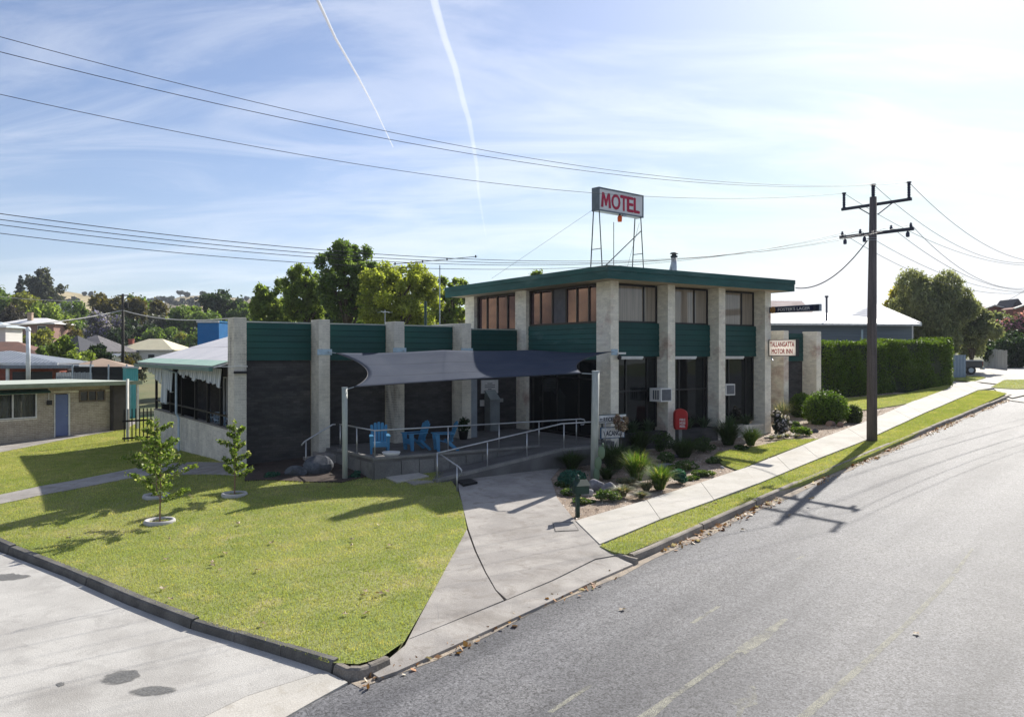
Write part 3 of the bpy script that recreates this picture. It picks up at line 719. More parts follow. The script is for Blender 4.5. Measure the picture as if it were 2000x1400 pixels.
# piers: street front, left face
for k, u in enumerate(FU): pier(u, u + .4, 0, .85 if k == 0 else .75, -.6, ZR - .002)
pier(0, .42, 5.45, 6.3, -.3, ZR - .002, sides='lf'); pier(0, .42, 9.68, 10.53, 3.5, ZR - .002, sides='lf')
brick_wall('wall', (F3, 1.0), (0, 1), (1, 0), 9.5, -.3, ZR - .004, CREAM, MORTAR)
for k in range(3):
    a0 = FU[k] + .4 + .004; W = FU[k + 1] - FU[k] - .4 - .008
    window((a0, .62), (1, 0), (0, -1), W, ZS + .003, ZR - .03, (.14, .72) if k == 0 else (.1, .68), PANE_C, FRAME, .065)
    panel((a0, .50), (1, 0), (0, -1), W, ZP, ZS, 6)
    window((a0, .64), (1, 0), (0, -1), W, .78, ZP - .003, (.36, .8) if k != 1 else (.34, .92), PANE_D, FRAME, .06, rails=(.52,) if k < 2 else ())
    zb = TL(a0 + 1, 0) - .4
    brick_wall('planter_wall', (a0, .06), (1, 0), (0, -1), W, zb, .66, GREYBR if k == 2 else DARKBR, MORTAR if k == 2 else DARKMO, .5)
    # fluorescent tube on the lower edge of the boards
    t = thing('wall_light', 'white fluorescent tube under the green boards of the %s street bay' % ('first', 'middle', 'last')[k], 'light', ML(a0 + .3, .40, ZP - .06), MROT, 'tube lights over the street windows')
    MB().box(0, 1.25, -.07, 0, 0, .07).build('batten', WHITE, t)
    MB().tube([(.04, -.05, -.025), (1.21, -.05, -.025)], .02, 8).build('tube', WHITE, t)
# left face: upper windows and green boards
def lface(v1, v0): return (.2, v1), (0, -1), (-1, 0), v1 - v0     # runs towards the viewer
o_, u_, n_, W_ = lface(5.446, .854)
GREYP = mat('grey_blind', (.10, .10, .115), None, 4, .6)
window(o_, u_, n_, W_, ZS - .02, ZR - .03, (.17, .35, .55, .70, .86), PANE_R, FRAMEB, .075, solid={2: GREYP})
panel((.14, 5.446), (0, -1), (-1, 0), W_, ZP - .12, ZS - .022, 7, GREEN2)
o_, u_, n_, W_ = lface(9.676, 6.304)
window(o_, u_, n_, W_, ZS - .15, ZR - .03, (.25, .5, .75), PANE_R, FRAMEB, .075)
# ground floor entrance glazing on the left face under the sail
window((.2, 5.446), (0, -1), (-1, 0), 4.59, .46, ZP - .125, (.2, .42, .72), PANE_D, FRAME, .07, rails=(.75,))
# roof: slab, soffit and two fascia boards on every side
ru0, ru1, rv0, rv1 = -.85, 9.68, -.82, 10.94
roof = MB().box(ru0 + .05, ru1 - .05, rv0 + .05, rv1 - .05, ZR + .02, ZT - .06).build('roof', SHEET, motel)
MB().box(ru0 + .05, ru1 - .05, rv0 + .05, rv1 - .05, ZR, ZR + .017).build('soffit', SOFF, roof)
for z0, z1, pr in ((ZR - .03, ZR + .255, .0), (ZR + .262, ZT, .022)):
    for (x0, x1, y0, y1) in ((ru0 - pr, ru1 + pr, rv0 - pr, rv0 + .045), (ru0 - pr, ru1 + pr, rv1 - .045, rv1 + pr), (ru0 - pr, ru0 + .045, rv0 + .047, rv1 - .047), (ru1 - .045, ru1 + pr, rv0 + .047, rv1 - .047)):
        MB().box(x0, x1, y0, y1, z0, z1).build('fascia_board', GREEN2, roof)
# flue with cowl
fx, fy = Lm(P(1316.5, 500, 37)); fl = MB().tube([(fx, fy, ZT - .1), (fx, fy, Zat(500, 37))], .13, 14).build('flue', GALV, motel, True)
MB().tube([(fx - .3, fy + .2, ZT - .1), (fx - .06, fy, Zat(505, 37))], .05).build('flue_brace', GALV, fl)
zc_ = Zat(500, 37)
MB().lathe([(.15, -.08), (.17, 0), (.10, .03), (.10, .07), (.2, .10), (.14, .15), (.02, .17)], (fx, fy, zc_), 14).build('cowl', mat('dark_steel', (.05, .055, .06), None, 3, .5, metal=.5), fl, True)
t_ = MB().tube([(1.55, 1.6, ZT - .1), (1.55, 1.6, 8.9)], .015, 6).build('aerial_rod', BLACK, roof)

# ---- low wing: fins, charcoal brick, green parapet boards
FN = [-12.685 + 2.826 * k for k in range(4)]; V0, VW, ZL = 3.67, 4.42, 4.83
for k, u in enumerate(FN):
    pier(u, u + .4, V0, V0 + .8 if k < 3 else 6.15, -.7, ZL, GREYBR)
for k in range(3):
    a0 = FN[k] + .404; W = FN[k + 1] - FN[k] - .408
    panel((a0, VW), (1, 0), (0, -1), W, 3.43, 4.70, 6)
    brick_wall('wall', (a0, VW + .03), (1, 0), (0, -1), W, -.7, 3.425, DARKBR, DARKMO, seed=20 + k)
a0 = FN[3] + .404; W = -a0 - .004
panel((a0, 6.15), (1, 0), (0, -1), W, 3.43, 4.68, 6)
brick_wall('wall', (a0, 6.18), (1, 0), (0, -1), W, .2, 3.425, DARKBR, DARKMO, seed=29)
lowr = MB().add([(-8.9, 4.50, 4.70), (0, 6.3, 4.66), (0, 16, 4.75), (-8.9, 16, 4.75), (-4.3, 4.5, 4.68), (-4.3, 6.25, 4.67)], [(0, 4, 5, 1, 2, 3)]).build('low_roof', SHEET, motel)
cap = mat('pale_flashing', (.42, .47, .42), None, 2, .5)
for k in range(3): MB().box(FN[k] + .41, FN[k + 1] - .01, VW - .03, VW + .16, 4.705, 4.745).build('flashing', cap, lowr)
MB().box(-3.8, -.01, 6.12, 6.3, 4.69, 4.73).build('flashing', cap, lowr)
MB().box(-8.9, -.02, 16.0, 16.2, -.6, 4.74).build('wall', GREYBR, motel)
for px, y0, Y, r in ((831, 588, 42, .075), (859, 518, 44, .03)):
    x, y = Lm(P(px, 620, Y)); MB().tube([(x, y, 4.6), (x, y, Zat(y0, Y))], r, 8).build('mast', mat('dark_green_pipe', (.02, .05, .045), None, 2, .5) if r > .05 else GALV, lowr)
x, y = Lm(P(752, 608, 44)); z = Zat(609, 44)
MB().tube([(x, y, 4.6), (x, y, z + .1)], .02).bar((x - .35, y - .2, z), (x + .35, y + .2, z), .03, .03).bar((x - .3, y, z - .03), (x - .3, y + .3, z - .03), .02, .02).bar((x, y - .3, z - .03), (x, y + .3, z - .03), .02, .02).bar((x + .3, y - .3, z - .03), (x + .3, y + .2, z - .03), .02, .02).build('television_aerial', GALV, lowr)
# wall lamp and bracket plates on the fins
PLATE = mat('zinc_plate', (.40, .52, .60), None, 4, .45, metal=.4)
for u, z in ((FN[1], 3.62), (FN[2], 3.68), (FN[3], 3.68)):
    b = MB().box(u - .06, u + .46, V0 - .02, V0 - .003, z, z + .2).build('bracket_plate', PLATE, motel)
    MB().tube([(u + .33, V0 - .02, z + .1), (u + .33, V0 - .12, z + .1)], .02).build('eye_bolt', GALV, b)
b = MB().box(.02, .32, -.022, -.003, 3.62, 3.84).build('bracket_plate', PLATE, motel)
MB().box(FN[0] - .02, FN[0] + .42, V0 - .1, V0 - .003, 3.02, 3.10).build('floodlight', BLACK, motel)
MB().tube([(FN[0] - .5, V0 - .03, 3.25), (FN[0] + .42, V0 - .03, 3.25)], .012).build('conduit', WHITE, motel)
# entrance: white board, notices, kiosk, post
for px0, px1, y0, y1, d, nm, m in ((940, 973, 742, 768, .03, 'notice_board', WHITE), (938, 947, 781, 793, .03, 'letter_slot', WHITE), (972, 983, 778, 785, .03, 'notice', mat('grey_notice', (.35, .35, .35), None, 3, .7))):
    r0, r1 = (px0 - 1000) / F, (px1 - 1000) / F
    uu = [((r * (MO.y + US * 6.1)) - (MO.x - UC * 6.1)) / (US - r * UC) for r in (r0, r1)]
    Y = (ML(uu[0], 6.1) + ML(uu[1], 6.1)).y / 2
    b = MB().box(uu[0], uu[1], 6.10, 6.14, Zat(y1, Y), Zat(y0, Y)).build(nm, m, motel)
    if nm == 'notice_board':
        z = Zat(742, Y)
        for j, (a_, c_) in enumerate(((.35, .65), (.2, .8), (.2, .8), (.4, .6), (.15, .85))):
            MB().box(uu[0] + (uu[1] - uu[0]) * a_, uu[0] + (uu[1] - uu[0]) * c_, 6.092, 6.099, z - .16 - .08 * j, z - .13 - .08 * j).build('printed_line', mat('grey_print', (.12, .12, .12), None, 3, .8), b)
MB().box(FN[3] + .42, FN[3] + .80, 3.9, 3.98, .45, 3.4).build('door_leaf', mat('grey_door', (.30, .34, .38), None, 2, .6), motel)
kx = (((960 - 1000) / F * (MO.y + US * 5.8)) - (MO.x - UC * 5.8)) / (US + 40 / F * UC)
kio = MB().box(kx - .22, kx + .25, 5.55, 6.0, .46, 1.75).build('kiosk', mat('grey_machine', (.28, .31, .32), None, 2, .5), motel)
MB().add([(kx - .24, 5.50, 1.76), (kx + .27, 5.50, 1.76), (kx + .27, 5.93, 2.15), (kx - .24, 5.93, 2.15), (kx - .24, 6, 1.76), (kx + .27, 6, 1.76)], [(0, 1, 2, 3), (0, 3, 4), (1, 5, 2), (3, 2, 5, 4)]).build('screen', mat('pale_screen', (.30, .34, .34), None, 2, .3), kio)

# ---- right end of the low wing, behind the two-storey block
RF = [9.28, 12.08, 14.85, 17.57]
for k, u in enumerate(RF[1:]): pier(u, u + .4, V0, V0 + .9, -.4, ZL + .05, CREAM)
for k in range(3):
    a0 = RF[k] + (.404 if k else -.2); W = RF[k + 1] - .004 - a0
    panel((a0, VW + .1), (1, 0), (0, -1), W, 3.3, 4.78, 6)
    brick_wall('wall', (a0, VW + .13), (1, 0), (0, -1), W, -.2, 3.295, DARKBR, DARKMO, seed=40 + k)
MB().box(9.1, RF[3] + .38, VW + .35, 14, -.2, 4.7).build('wall', GREYBR, motel)

# ---- veranda on the left end
UV = -12.45
vw = brick_wall('veranda_wall', (UV, 18.0), (0, -1), (-1, 0), 18.0 - 4.5, -1.0, 1.08, GREYBR, MORTAR, .2, seed=60)
MB().box(UV - .02, UV + .23, 4.5, 18.0, 1.085, 1.14).build('coping', mat('brick_coping', (.25, .23, .20), None, 4, .9), vw)
MB().box(UV + .2, -10.4, 4.9, 17.9, .2, .45).build('veranda_floor', mat('dark_floor', (.05, .05, .05), None, 4, .7), motel)
brick_wall('wall', (-10.6, 17.9), (0, -1), (-1, 0), 13.2, .4, 3.6, DARKBR, DARKMO, .15, seed=61)
MB().box(UV + .3, -10.7, 17.75, 17.9, -.6, 3.3).build('end_wall', INN, motel)
vroof = MB()
ev, rg_ = -13.1, -9.0; sl_ = (4.41 - 3.25) / (13.1 - 9.08)
vroof.add([(ev, 4.5, 3.25), (rg_, 4.5, 3.25 + sl_ * 4.1), (rg_, 18.3, 3.25 + sl_ * 4.1 + .1), (ev, 18.3, 3.30), (ev, 4.5, 3.19), (rg_, 4.5, 3.19 + sl_ * 4.1), (rg_, 18.3, 3.19 + sl_ * 4.1 + .1), (ev, 18.3, 3.24)],
          [(0, 1, 2, 3), (7, 6, 5, 4), (0, 3, 7, 4), (0, 4, 5, 1), (3, 2, 6, 7), (1, 5, 6, 2)])
VR = vroof.build('veranda_roof', corrugated('veranda_sheet', (.66, .64, .64), (.58, .57, .58), 1, .11, .55), motel)
MB().add([(ev - .05, 4.5, 3.262), (ev + .55, 4.5, 3.262 + sl_ * .6), (ev + .55, 18.32, 3.312 + sl_ * .6), (ev - .05, 18.32, 3.312)], [(0, 1, 2, 3)]).build('translucent_sheet', corrugated('pale_green_sheet', (.42, .58, .46), (.36, .52, .42), 1, .11, .5), VR)
MB().add([(rg_ - 1.9, 4.52, 3.266 + sl_ * 2.2), (rg_ - 1.93, 18.28, 3.32 + sl_ * 2.17), (rg_ - 1.85, 18.28, 3.335 + sl_ * 2.25), (rg_ - 1.82, 4.52, 3.285 + sl_ * 2.28)], [(0, 3, 2, 1)]).build('lap_joint', mat('rusty_lap', (.40, .34, .33), (.55, .52, .52), 3, .7), VR)
MB().box(ev - .16, ev - .04, 4.5, 18.35, 3.09, 3.22).build('gutter', mat('green_gutter', (.10, .19, .17), None, 3, .5), VR)
dpv = 12.2
MB().tube([(ev - .1, dpv, 3.1), (UV - .22, dpv, 2.9), (UV - .22, dpv, 1.25), (UV - .12, dpv, 1.05), (UV - .12, dpv, -.4)], .05, 8).build('downpipe', mat('pale_blue_pipe', (.50, .60, .68), None, 3, .5), VR)
for v in (4.75, 6.4, 8.2, 10.1, 12.4, 14.6, 17.8): MB().box(UV + .02, UV + .12, v - .05, v + .05, 1.14, 3.3).build('veranda_post', BLACK, VR)
MB().box(UV + .02, UV + .1, 4.6, 17.8, 1.5, 1.56).build('veranda_rail', BLACK, VR)
# rolled and hanging striped blinds
AWN = corrugated('striped_canvas', (.62, .64, .64), (.34, .38, .40), 1, .17, .9, depth=0, stripes=True)
for v0, v1, dz0, dz1 in ((5.0, 6.3, .62, .48), (6.35, 7.7, .50, .42), (7.75, 8.9, .35, .52), (8.95, 10.1, .36, .30), (10.2, 11.3, .42, .26), (12.5, 13.4, 1.05, .95), (13.45, 14.6, 1.55, 1.6), (14.7, 15.9, .75, .6), (16.0, 17.6, .38, .3)):
    n = 8; V = []; fs = []
    for i in range(n + 1):
        v = v0 + (v1 - v0) * i / n; z = 3.16 - (dz0 + (dz1 - dz0) * i / n) - .05 * math.sin(i * 1.3); w_ = .03 * math.sin(i * 2.1)
        V += [(UV - .28 + w_ * .3, v, 3.16), (UV - .34 + w_, v, z), (UV - .26 + w_, v, z + .02)]
        if i: b_ = 3 * i; fs += [(b_ - 3, b_ - 2, b_ + 1, b_), (b_ - 2, b_ - 1, b_ + 2, b_ + 1)]
    MB().add(V, fs).build('canvas_blind', AWN, VR)
# curtained windows on the wall inside the veranda
for v in (6.2, 8.2, 10.2, 12.2):
    window((-10.66, v + .95), (0, -1), (-1, 0), 1.0, .8, 2.7, (.5,), PANE_U, WHITE, .05, mat('white_curtain', (.6, .62, .64), None, 5, .9))

# ================================================================== entrance deck, ramp and rails
BLOCKM = mat('concrete_block', (.19, .185, .175), (.14, .137, .13), 2, .9, .4, 40, island=.12, fine=.15, stain=(.12, .115, .11), sscale=1)
DECKM = mat('deck_concrete', (.15, .145, .14), (.11, .105, .10), 1.5, .85, .3, 40, fine=.12)
STEEL = mat('brushed_steel', (.52, .53, .54), (.44, .45, .46), 9, .35, metal=.75)
RKERB = mat('ramp_kerb', (.24, .23, .215), (.18, .175, .165), 2, .85, .3, 40, fine=.12)
deck = thing('entrance_deck', 'raised concrete entrance deck with block edge and ramp under the shade sail', 'deck', MO, MROT)
DZ, U0, UR0, UR1, VR1 = .45, -9.6, -8.2, -3.5, -1.6
MB().prism([(U0, -.2), (0.0, -.2), (0.0, 6.1), (-3.8, 6.1), (-3.8, 4.4), (U0, 4.4)], -.5, DZ).build('slab', DECKM, deck)
def block(x0, x1, y0, y1, z0, z1): return MB().box(x0, x1, y0, y1, z0, z1).build('block', BLOCKM, deck)
x = U0
for k, wd in enumerate((.9, .62, .55, .55, .6, .62, .6, .7, .7, .7, .7)):
    if x + wd > -2.8: break
    block(x + .012, x + wd - .012, -.235, -.203, -.5, DZ - .1 + (.02 if k % 2 else 0)); x += wd
for k in range(5): block(U0 - .035, U0 - .003, -.19 + k * .92, .70 + k * .92, -.5, DZ - .1)
MB().box(U0 - .03, -3.4, -.24, -.08, DZ, DZ + .07).build('kerb', RKERB, deck)
MB().box(U0 - .03, U0 + .12, -.07, 2.6, DZ, DZ + .07).build('kerb', RKERB, deck)
zr0 = TL(UR0, VR1) + .02
rp = MB()
rp.add([(UR0, VR1, zr0), (UR1, VR1, DZ), (-1.4, VR1, DZ), (-1.4, -.25, DZ), (UR1, -.25, DZ), (UR0, -.25, zr0), (UR0, VR1, -.9), (-1.4, VR1, -.9), (UR0, -.25, -.9), (-1.4, -.25, -.9)],
       [(0, 1, 4, 5), (1, 2, 3, 4), (0, 6, 7, 2, 1), (0, 5, 8, 6), (2, 7, 9, 3)]).build('ramp', DECKM, deck)
for off, h in ((0, .09), (.22, .05)):
    MB().add([(UR0, VR1 - .012 + off, zr0), (UR1, VR1 - .012 + off, DZ), (UR1, VR1 + .09 + off, DZ), (UR0, VR1 + .09 + off, zr0), (UR0, VR1 - .012 + off, zr0 + h), (UR1, VR1 - .012 + off, DZ + h), (UR1, VR1 + .09 + off, DZ + h), (UR0, VR1 + .09 + off, zr0 + h)],
             [(4, 5, 6, 7), (0, 1, 5, 4), (3, 7, 6, 2), (0, 4, 7, 3), (1, 2, 6, 5)]).build('kerb', RKERB, deck)
MB().box(UR1 + .01, -1.42, VR1 - .012, VR1 + .1, DZ, DZ + .09).build('kerb', RKERB, deck)
for k in range(3): MB().box(U0 - .36 - .34 * k, U0 - .04 - .34 * k, 2.7, 4.0, -.4, .32 - .15 * k).build('step', CONC, deck)
MB().box(UR0 - .75, UR0 - .05, VR1 + .1, -.3, TL(UR0, VR1) - .1, TL(UR0, VR1) + .035).build('landing', CONC, deck)

def rail(name, label, top, posts, parent=None):
    t = thing(name, label, 'handrail', MO, MROT, None)
    MB().tube(top, .024, 8).build('top_rail', STEEL, t, True)
    for (u, v, z0, z1) in posts: MB().tube([(u, v, z0), (u, v, z1)], .02, 8).build('post', STEEL, t, True)
    return t
rz = DZ + .88
rail('handrail', 'steel handrail along the deck edge in front of the blue chairs',
     [(U0 + .05, 2.6, rz), (U0 + .05, -.15, rz), (-6, -.15, rz), (-1.55, -.15, rz), (-1.4, -.15, rz - .03), (-1.34, -.15, rz - .12), (-1.42, -.15, rz - .2), (-1.55, -.15, rz - .2)],
     [(U0 + .05, y, DZ, rz) for y in (2.55, 1.2)] + [(u, -.15, DZ, rz) for u in (U0 + .05, -7.0, -5.05, -3.4, -1.75)])
dz = (DZ - zr0) / (UR1 - UR0)
rail('handrail', 'steel handrail climbing along the outer edge of the concrete ramp',
     [(UR0 + .02, VR1 + .05, zr0 + .86), (UR1, VR1 + .05, DZ + .9), (-1.5, VR1 + .05, DZ + .9)],
     [(u, VR1 + .05, (zr0 + dz * (u - UR0)) if u < UR1 else DZ, ((zr0 + dz * (u - UR0)) if u < UR1 else DZ) + .88) for u in (UR0 + .03, -6.4, -4.9, -3.4, -1.6)])
zt = TL(UR0 - .2, -2.9)
rail('handrail', 'short steel handrail with curled end at the foot of the ramp',
     [(UR0 + .04, VR1 - .02, zr0 + .86), (UR0 + .02, VR1 - .35, zr0 + .8), (UR0 - .06, -3.0, zt + .72), (UR0 - .08, -3.16, zt + .66), (UR0 - .08, -3.16, zt + .54), (UR0 - .07, -3.04, zt + .5)],
     [(UR0 - .05, -2.85, zt - .1, zt + .78)])
rail('handrail', 'steel stair rail sloping down beside the brick fin at the left end of the deck',
     [(U0 - .1, 2.6, rz), (U0 - .2, 2.6, rz), (U0 - 1.15, 2.6, rz - .5), (U0 - 1.25, 2.6, rz - .62)], [(U0 - 1.1, 2.6, -.2, rz - .48)])
e = MB(); mp_ = ML(UR0 - .35, -2.3); z = Tz(mp_.x, mp_.y)
tag(mesh_obj('doormat', *(lambda b: (b.v, b.f))(MB().prism([tuple(G(*q).xy) for q in ((893, 940), (905, 950), (933, 944), (918, 932))], z - .02, G(912, 940).z + .03)), BLACK),
    'black rubber mat lying at the foot of the ramp', 'mat')
tag(drape('stepping_slab', [G(x, y, .03) for x, y in ((753, 932), (775, 942), (838, 930), (808, 921))], .05, CONC_L, thick=.08), 'flat concrete slab set in the lawn in front of the deck', 'slab')

# ================================================================== shade sail and its posts
def cloth():
    m = bpy.data.materials.new('sail_cloth'); m.use_nodes = True; N = NT(m.node_tree)
    ob = N.n('ShaderNodeTexCoord').outputs['Object']
    col = N.mix(N.ramp(N.noise(ob, 1.2, 6), .35, .7), (.036, .048, .076), (.050, .062, .090))
    wv = N.math('SINE', N.math('MULTIPLY', N.n('ShaderNodeSeparateXYZ', {0: ob}).outputs[1], 260.0))
    bn = N.n('ShaderNodeBump', {'Strength': .3, 'Distance': .004, 'Height': wv})
    b = N.n('ShaderNodeBsdfPrincipled', {'Base Color': col, 'Roughness': .8, 'Specular IOR Level': .12, 'Normal': bn.outputs[0]})
    tr = N.n('ShaderNodeBsdfTranslucent', {'Color': (.006, .012, .03, 1)})
    sh = N.n('ShaderNodeAddShader', {0: b.outputs[0], 1: tr.outputs[0]})
    N.n('ShaderNodeOutputMaterial', {'Surface': sh.outputs[0]}); return m
pl_b, pr_b = G(674, 935), G(1160, 935)
pl_t, pr_t = P(673, 758, pl_b.y), P(1163.5, 726, pr_b.y - .05)
POSTM = mat('weathered_post', (.44, .46, .42), (.34, .37, .33), 3, .6, .2, 30, stain=(.24, .27, .22), sscale=1.6, stretch=(3, 3, .6))
def sailpost(label, b, t, r):
    o = thing('shade_sail_post', label, 'post', b, 0, 'posts holding up the shade sail')
    d = t - b
    MB().tube([Vector((0, 0, -.3)) - d.normalized() * 0, d * .5, d], r, 16).build('shaft', POSTM, o, True)
    MB().tube([d, d + d.normalized() * .03], r * 1.08, 16).build('cap', GALV, o)
    return o
sailpost('round grey-green post at the lawn edge holding the low left corner of the sail', pl_b, pl_t, .085)
sailpost('leaning pale post beside the prickly pear holding the right corner of the sail', pr_b, pr_t, .115)
A0 = ML(FN[1] + .55, V0 - .15, 3.68); A1 = ML(FN[2] + .33, V0 - .13, 3.76); A2 = ML(FN[3] + .33, V0 - .13, 3.78); A3 = ML(-.12, -.12, 3.74)
B0 = pl_t + Vector((.26, .12, .03)); B1 = pr_t + Vector((-.42, .05, -.05))
def qb(a, b, c, t): return a * (1 - t) ** 2 + b * 2 * t * (1 - t) + c * t * t
nu, nv = 48, 20; V = []
Lc = A0.lerp(B0, .5) + Vector((1.45, -.1, -.05)); Rc = A3.lerp(B1, .5) + Vector((-1.15, .35, 0))
Lb = A1.lerp(A0, .5) + Vector((0, 0, -.03)) ; midb = B0.lerp(B1, .5) + Vector((0, 2.6, -.02))
for j in range(nv + 1):
    t = j / nv
    for i in range(nu + 1):
        s = i / nu
        top = A0.lerp(A3, s) + Vector((0, 0, .10 * math.sin(math.pi * min(1, s * 1.1)) - .05 * abs(math.sin(3 * math.pi * s)))) + (Vector((.35, .45, 0)) * math.sin(math.pi * s) * 1.1)
        bot = qb(B0, midb, B1, s); lf = qb(A0, Lc, B0, t); rt = qb(A3, Rc, B1, t)
        p = top.lerp(bot, t) + lf.lerp(rt, s) - (A0.lerp(B0, t)).lerp(A3.lerp(B1, t), s)
        p.z += -.06 * math.sin(math.pi * s) * math.sin(math.pi * t)
        V.append(p)
fs = [(j * (nu + 1) + i, j * (nu + 1) + i + 1, (j + 1) * (nu + 1) + i + 1, (j + 1) * (nu + 1) + i) for j in range(nv) for i in range(nu)]
sail = thing('shade_sail', 'dark navy grey shade sail stretched from the brick fins over the entrance deck', 'shade sail', (0, 0, 0))
cl_ = mesh_obj('cloth', V, fs, cloth(), sail, True)
sm = cl_.modifiers.new('thick', 'SOLIDIFY'); sm.thickness = .008
hem = MB(); edge = [V[i] for i in range(nu + 1)] + [V[j * (nu + 1) + nu] for j in range(nv + 1)] + [V[nv * (nu + 1) + i] for i in range(nu, -1, -1)] + [V[j * (nu + 1)] for j in range(nv, -1, -1)]
hem.tube(edge, .014, 5).build('hem', mat('navy_hem', (.03, .035, .05), None, 3, .6), sail, True)
for jj in (7, 14): MB().tube([V[jj * (nu + 1) + i] + Vector((0, 0, .006)) for i in range(nu + 1)], .007, 4).build('seam', mat('navy_hem', (.03, .035, .05), None, 3, .6), sail)
hk = MB()
for a_, b_ in ((B0, pl_t - Vector((0, 0, .05))), (B1, pr_t - Vector((0, 0, .07))), (A3, ML(.17, -.02, 3.74)), (A0, ML(FN[1] + .33, V0 - .1, 3.72))): hk.tube([a_, b_], .016, 6)
hk.build('turnbuckle', GALV, sail)

# ================================================================== blue slatted garden chairs on the deck
BLUE = mat('blue_plastic', (.055, .225, .40), (.05, .20, .37), 2, .45, spec=.4)
def chair(label, px, py, rot):
    p = G(px, py); Y = (H - DZ - .005) * F / (py - HZ); p = Vector(((px - 1000) / F * Y, Y, DZ + .004))
    t = thing('garden_chair', label, 'chair', p, rot, 'blue garden chairs on the entrance deck')
    for sx_ in (-1, 1):                                                      # front is -y
        MB().add([(sx_ * .27 - .03, -.30, 0), (sx_ * .27 + .03, -.30, 0), (sx_ * .27 + .03, -.20, 0), (sx_ * .27 - .03, -.20, 0),
                  (sx_ * .27 - .05, -.36, .55), (sx_ * .27 + .05, -.36, .55), (sx_ * .27 + .05, -.22, .55), (sx_ * .27 - .05, -.22, .55)],
                 [(0, 3, 2, 1), (4, 5, 6, 7), (0, 1, 5, 4), (1, 2, 6, 5), (2, 3, 7, 6), (3, 0, 4, 7)]).build('leg', BLUE, t)
        MB().bar((sx_ * .25, .42, 0), (sx_ * .25, .05, .33), .05, .09).build('leg', BLUE, t)
        MB().add([(sx_ * .27 - .07, -.40, .55), (sx_ * .27 + .07, -.40, .55), (sx_ * .27 + .05, .30, .56), (sx_ * .27 - .03, .30, .56),
                  (sx_ * .27 - .07, -.40, .58), (sx_ * .27 + .07, -.40, .58), (sx_ * .27 + .05, .30, .59), (sx_ * .27 - .03, .30, .59)],
                 [(0, 3, 2, 1), (4, 5, 6, 7), (0, 1, 5, 4), (1, 2, 6, 5), (2, 3, 7, 6), (3, 0, 4, 7)]).build('arm', BLUE, t)
    st = MB().box(-.25, .25, -.33, -.30, .22, .36).build('seat', BLUE, t)
    for k in range(5):
        y = -.30 + k * .11; z = .36 - (y + .3) * .28
        MB().bar((-.25, y + .045, z), (.25, y + .045, z - .0), .095, .022).build('slat', BLUE, st)
    bk = MB().bar((-.24, .235, .34), (.24, .235, .34), .03, .07).build('backrest', BLUE, t)
    for k in range(5):
        a_ = (k - 2); tp = .97 - .022 * a_ * a_; x0, x1 = a_ * .092, a_ * .118
        lx = .042; m_ = MB()
        V = []
        for zz, f_, hw in ((.24, 0, .038), (tp - .07, .88, .050), (tp - .02, .96, .040), (tp, 1, .018)):
            yy = .17 + (zz - .24) * .36; xc = x0 + (x1 - x0) * f_
            V += [(xc - hw, yy - .01, zz), (xc + hw, yy - .01, zz), (xc + hw, yy + .012, zz), (xc - hw, yy + .012, zz)]
        fs = [(0, 3, 2, 1), (12, 13, 14, 15)]
        for j in range(3):
            for q in range(4): fs.append((4 * j + q, 4 * j + (q + 1) % 4, 4 * j + 4 + (q + 1) % 4, 4 * j + 4 + q))
        m_.add(V, fs).build('slat', BLUE, bk)
    return t
chair('blue slatted chair facing the lawn, leftmost of the three on the deck', 741, 884, R(12))
chair('blue slatted chair turned to the left, between the other two on the deck', 812, 878, R(-58))
chair('blue slatted chair turned to the left, nearest the ramp rail', 868, 879, R(-74))
Y = (H - DZ) * F / (893 - HZ); p = Vector(((764 - 1000) / F * Y, Y, DZ))
t = thing('bowl_planter', 'low white bowl planter on the deck behind the corner rail post', 'planter', p)
MB().lathe([(.12, 0), (.26, .10), (.29, .17), (.27, .18), (.2, .14), (0.01, .14)], n=20).build('bowl', WHITE, t, True)
def deckp(px, py): Y = (H - DZ) * F / (py - HZ); return Vector(((px - 1000) / F * Y, Y, DZ))
DKL = leafmat('dark_pot_plant', (.02, .045, .015), (.03, .06, .02), .2)
for k, (px, py, lb) in enumerate(((770, 862, 'dark potted shrub against the third brick fin'), (905, 858, 'dark potted shrub beside the grey door at the entrance'))):
    t = thing('potted_shrub', lb, 'potted plant', deckp(px, py))
    MB().lathe([(.14, 0), (.19, .3), (.21, .32), (.17, .3), (.01, .28)], n=14).build('pot', BLACK, t, True)
    v, f = leaf_cards(300, [(0, 0, .55, .25, .25, .28)], .07, .3, rg=np.random.default_rng(k)); mesh_obj('foliage', v, f, DKL, t)

# ================================================================== signs and lettering
def text_mesh(s, height, bold=0.0, depth=.004, wscale=1.0, shear=0.0):
    cu = bpy.data.curves.new('lettering', 'FONT'); cu.body = s; cu.size = 1; cu.offset = bold; cu.extrude = 0; cu.align_x = 'LEFT'; cu.resolution_u = 3; cu.shear = shear
    o = bpy.data.objects.new('lettering', cu); C.objects.link(o)
    dg = bpy.context.evaluated_depsgraph_get(); me = bpy.data.meshes.new_from_object(o.evaluated_get(dg))
    bpy.data.objects.remove(o); bpy.data.curves.remove(cu)
    v = np.array([x.co[:] for x in me.vertices]); lo, hi = v.min(0), v.max(0)
    k = height / (hi[1] - lo[1]); v = (v - [(lo[0] + hi[0]) / 2, lo[1], 0]) * [k * wscale, k, 0]
    f = [tuple(p.vertices) for p in me.polygons]; bpy.data.meshes.remove(me)
    return v, f, (hi[0] - lo[0]) * k * wscale
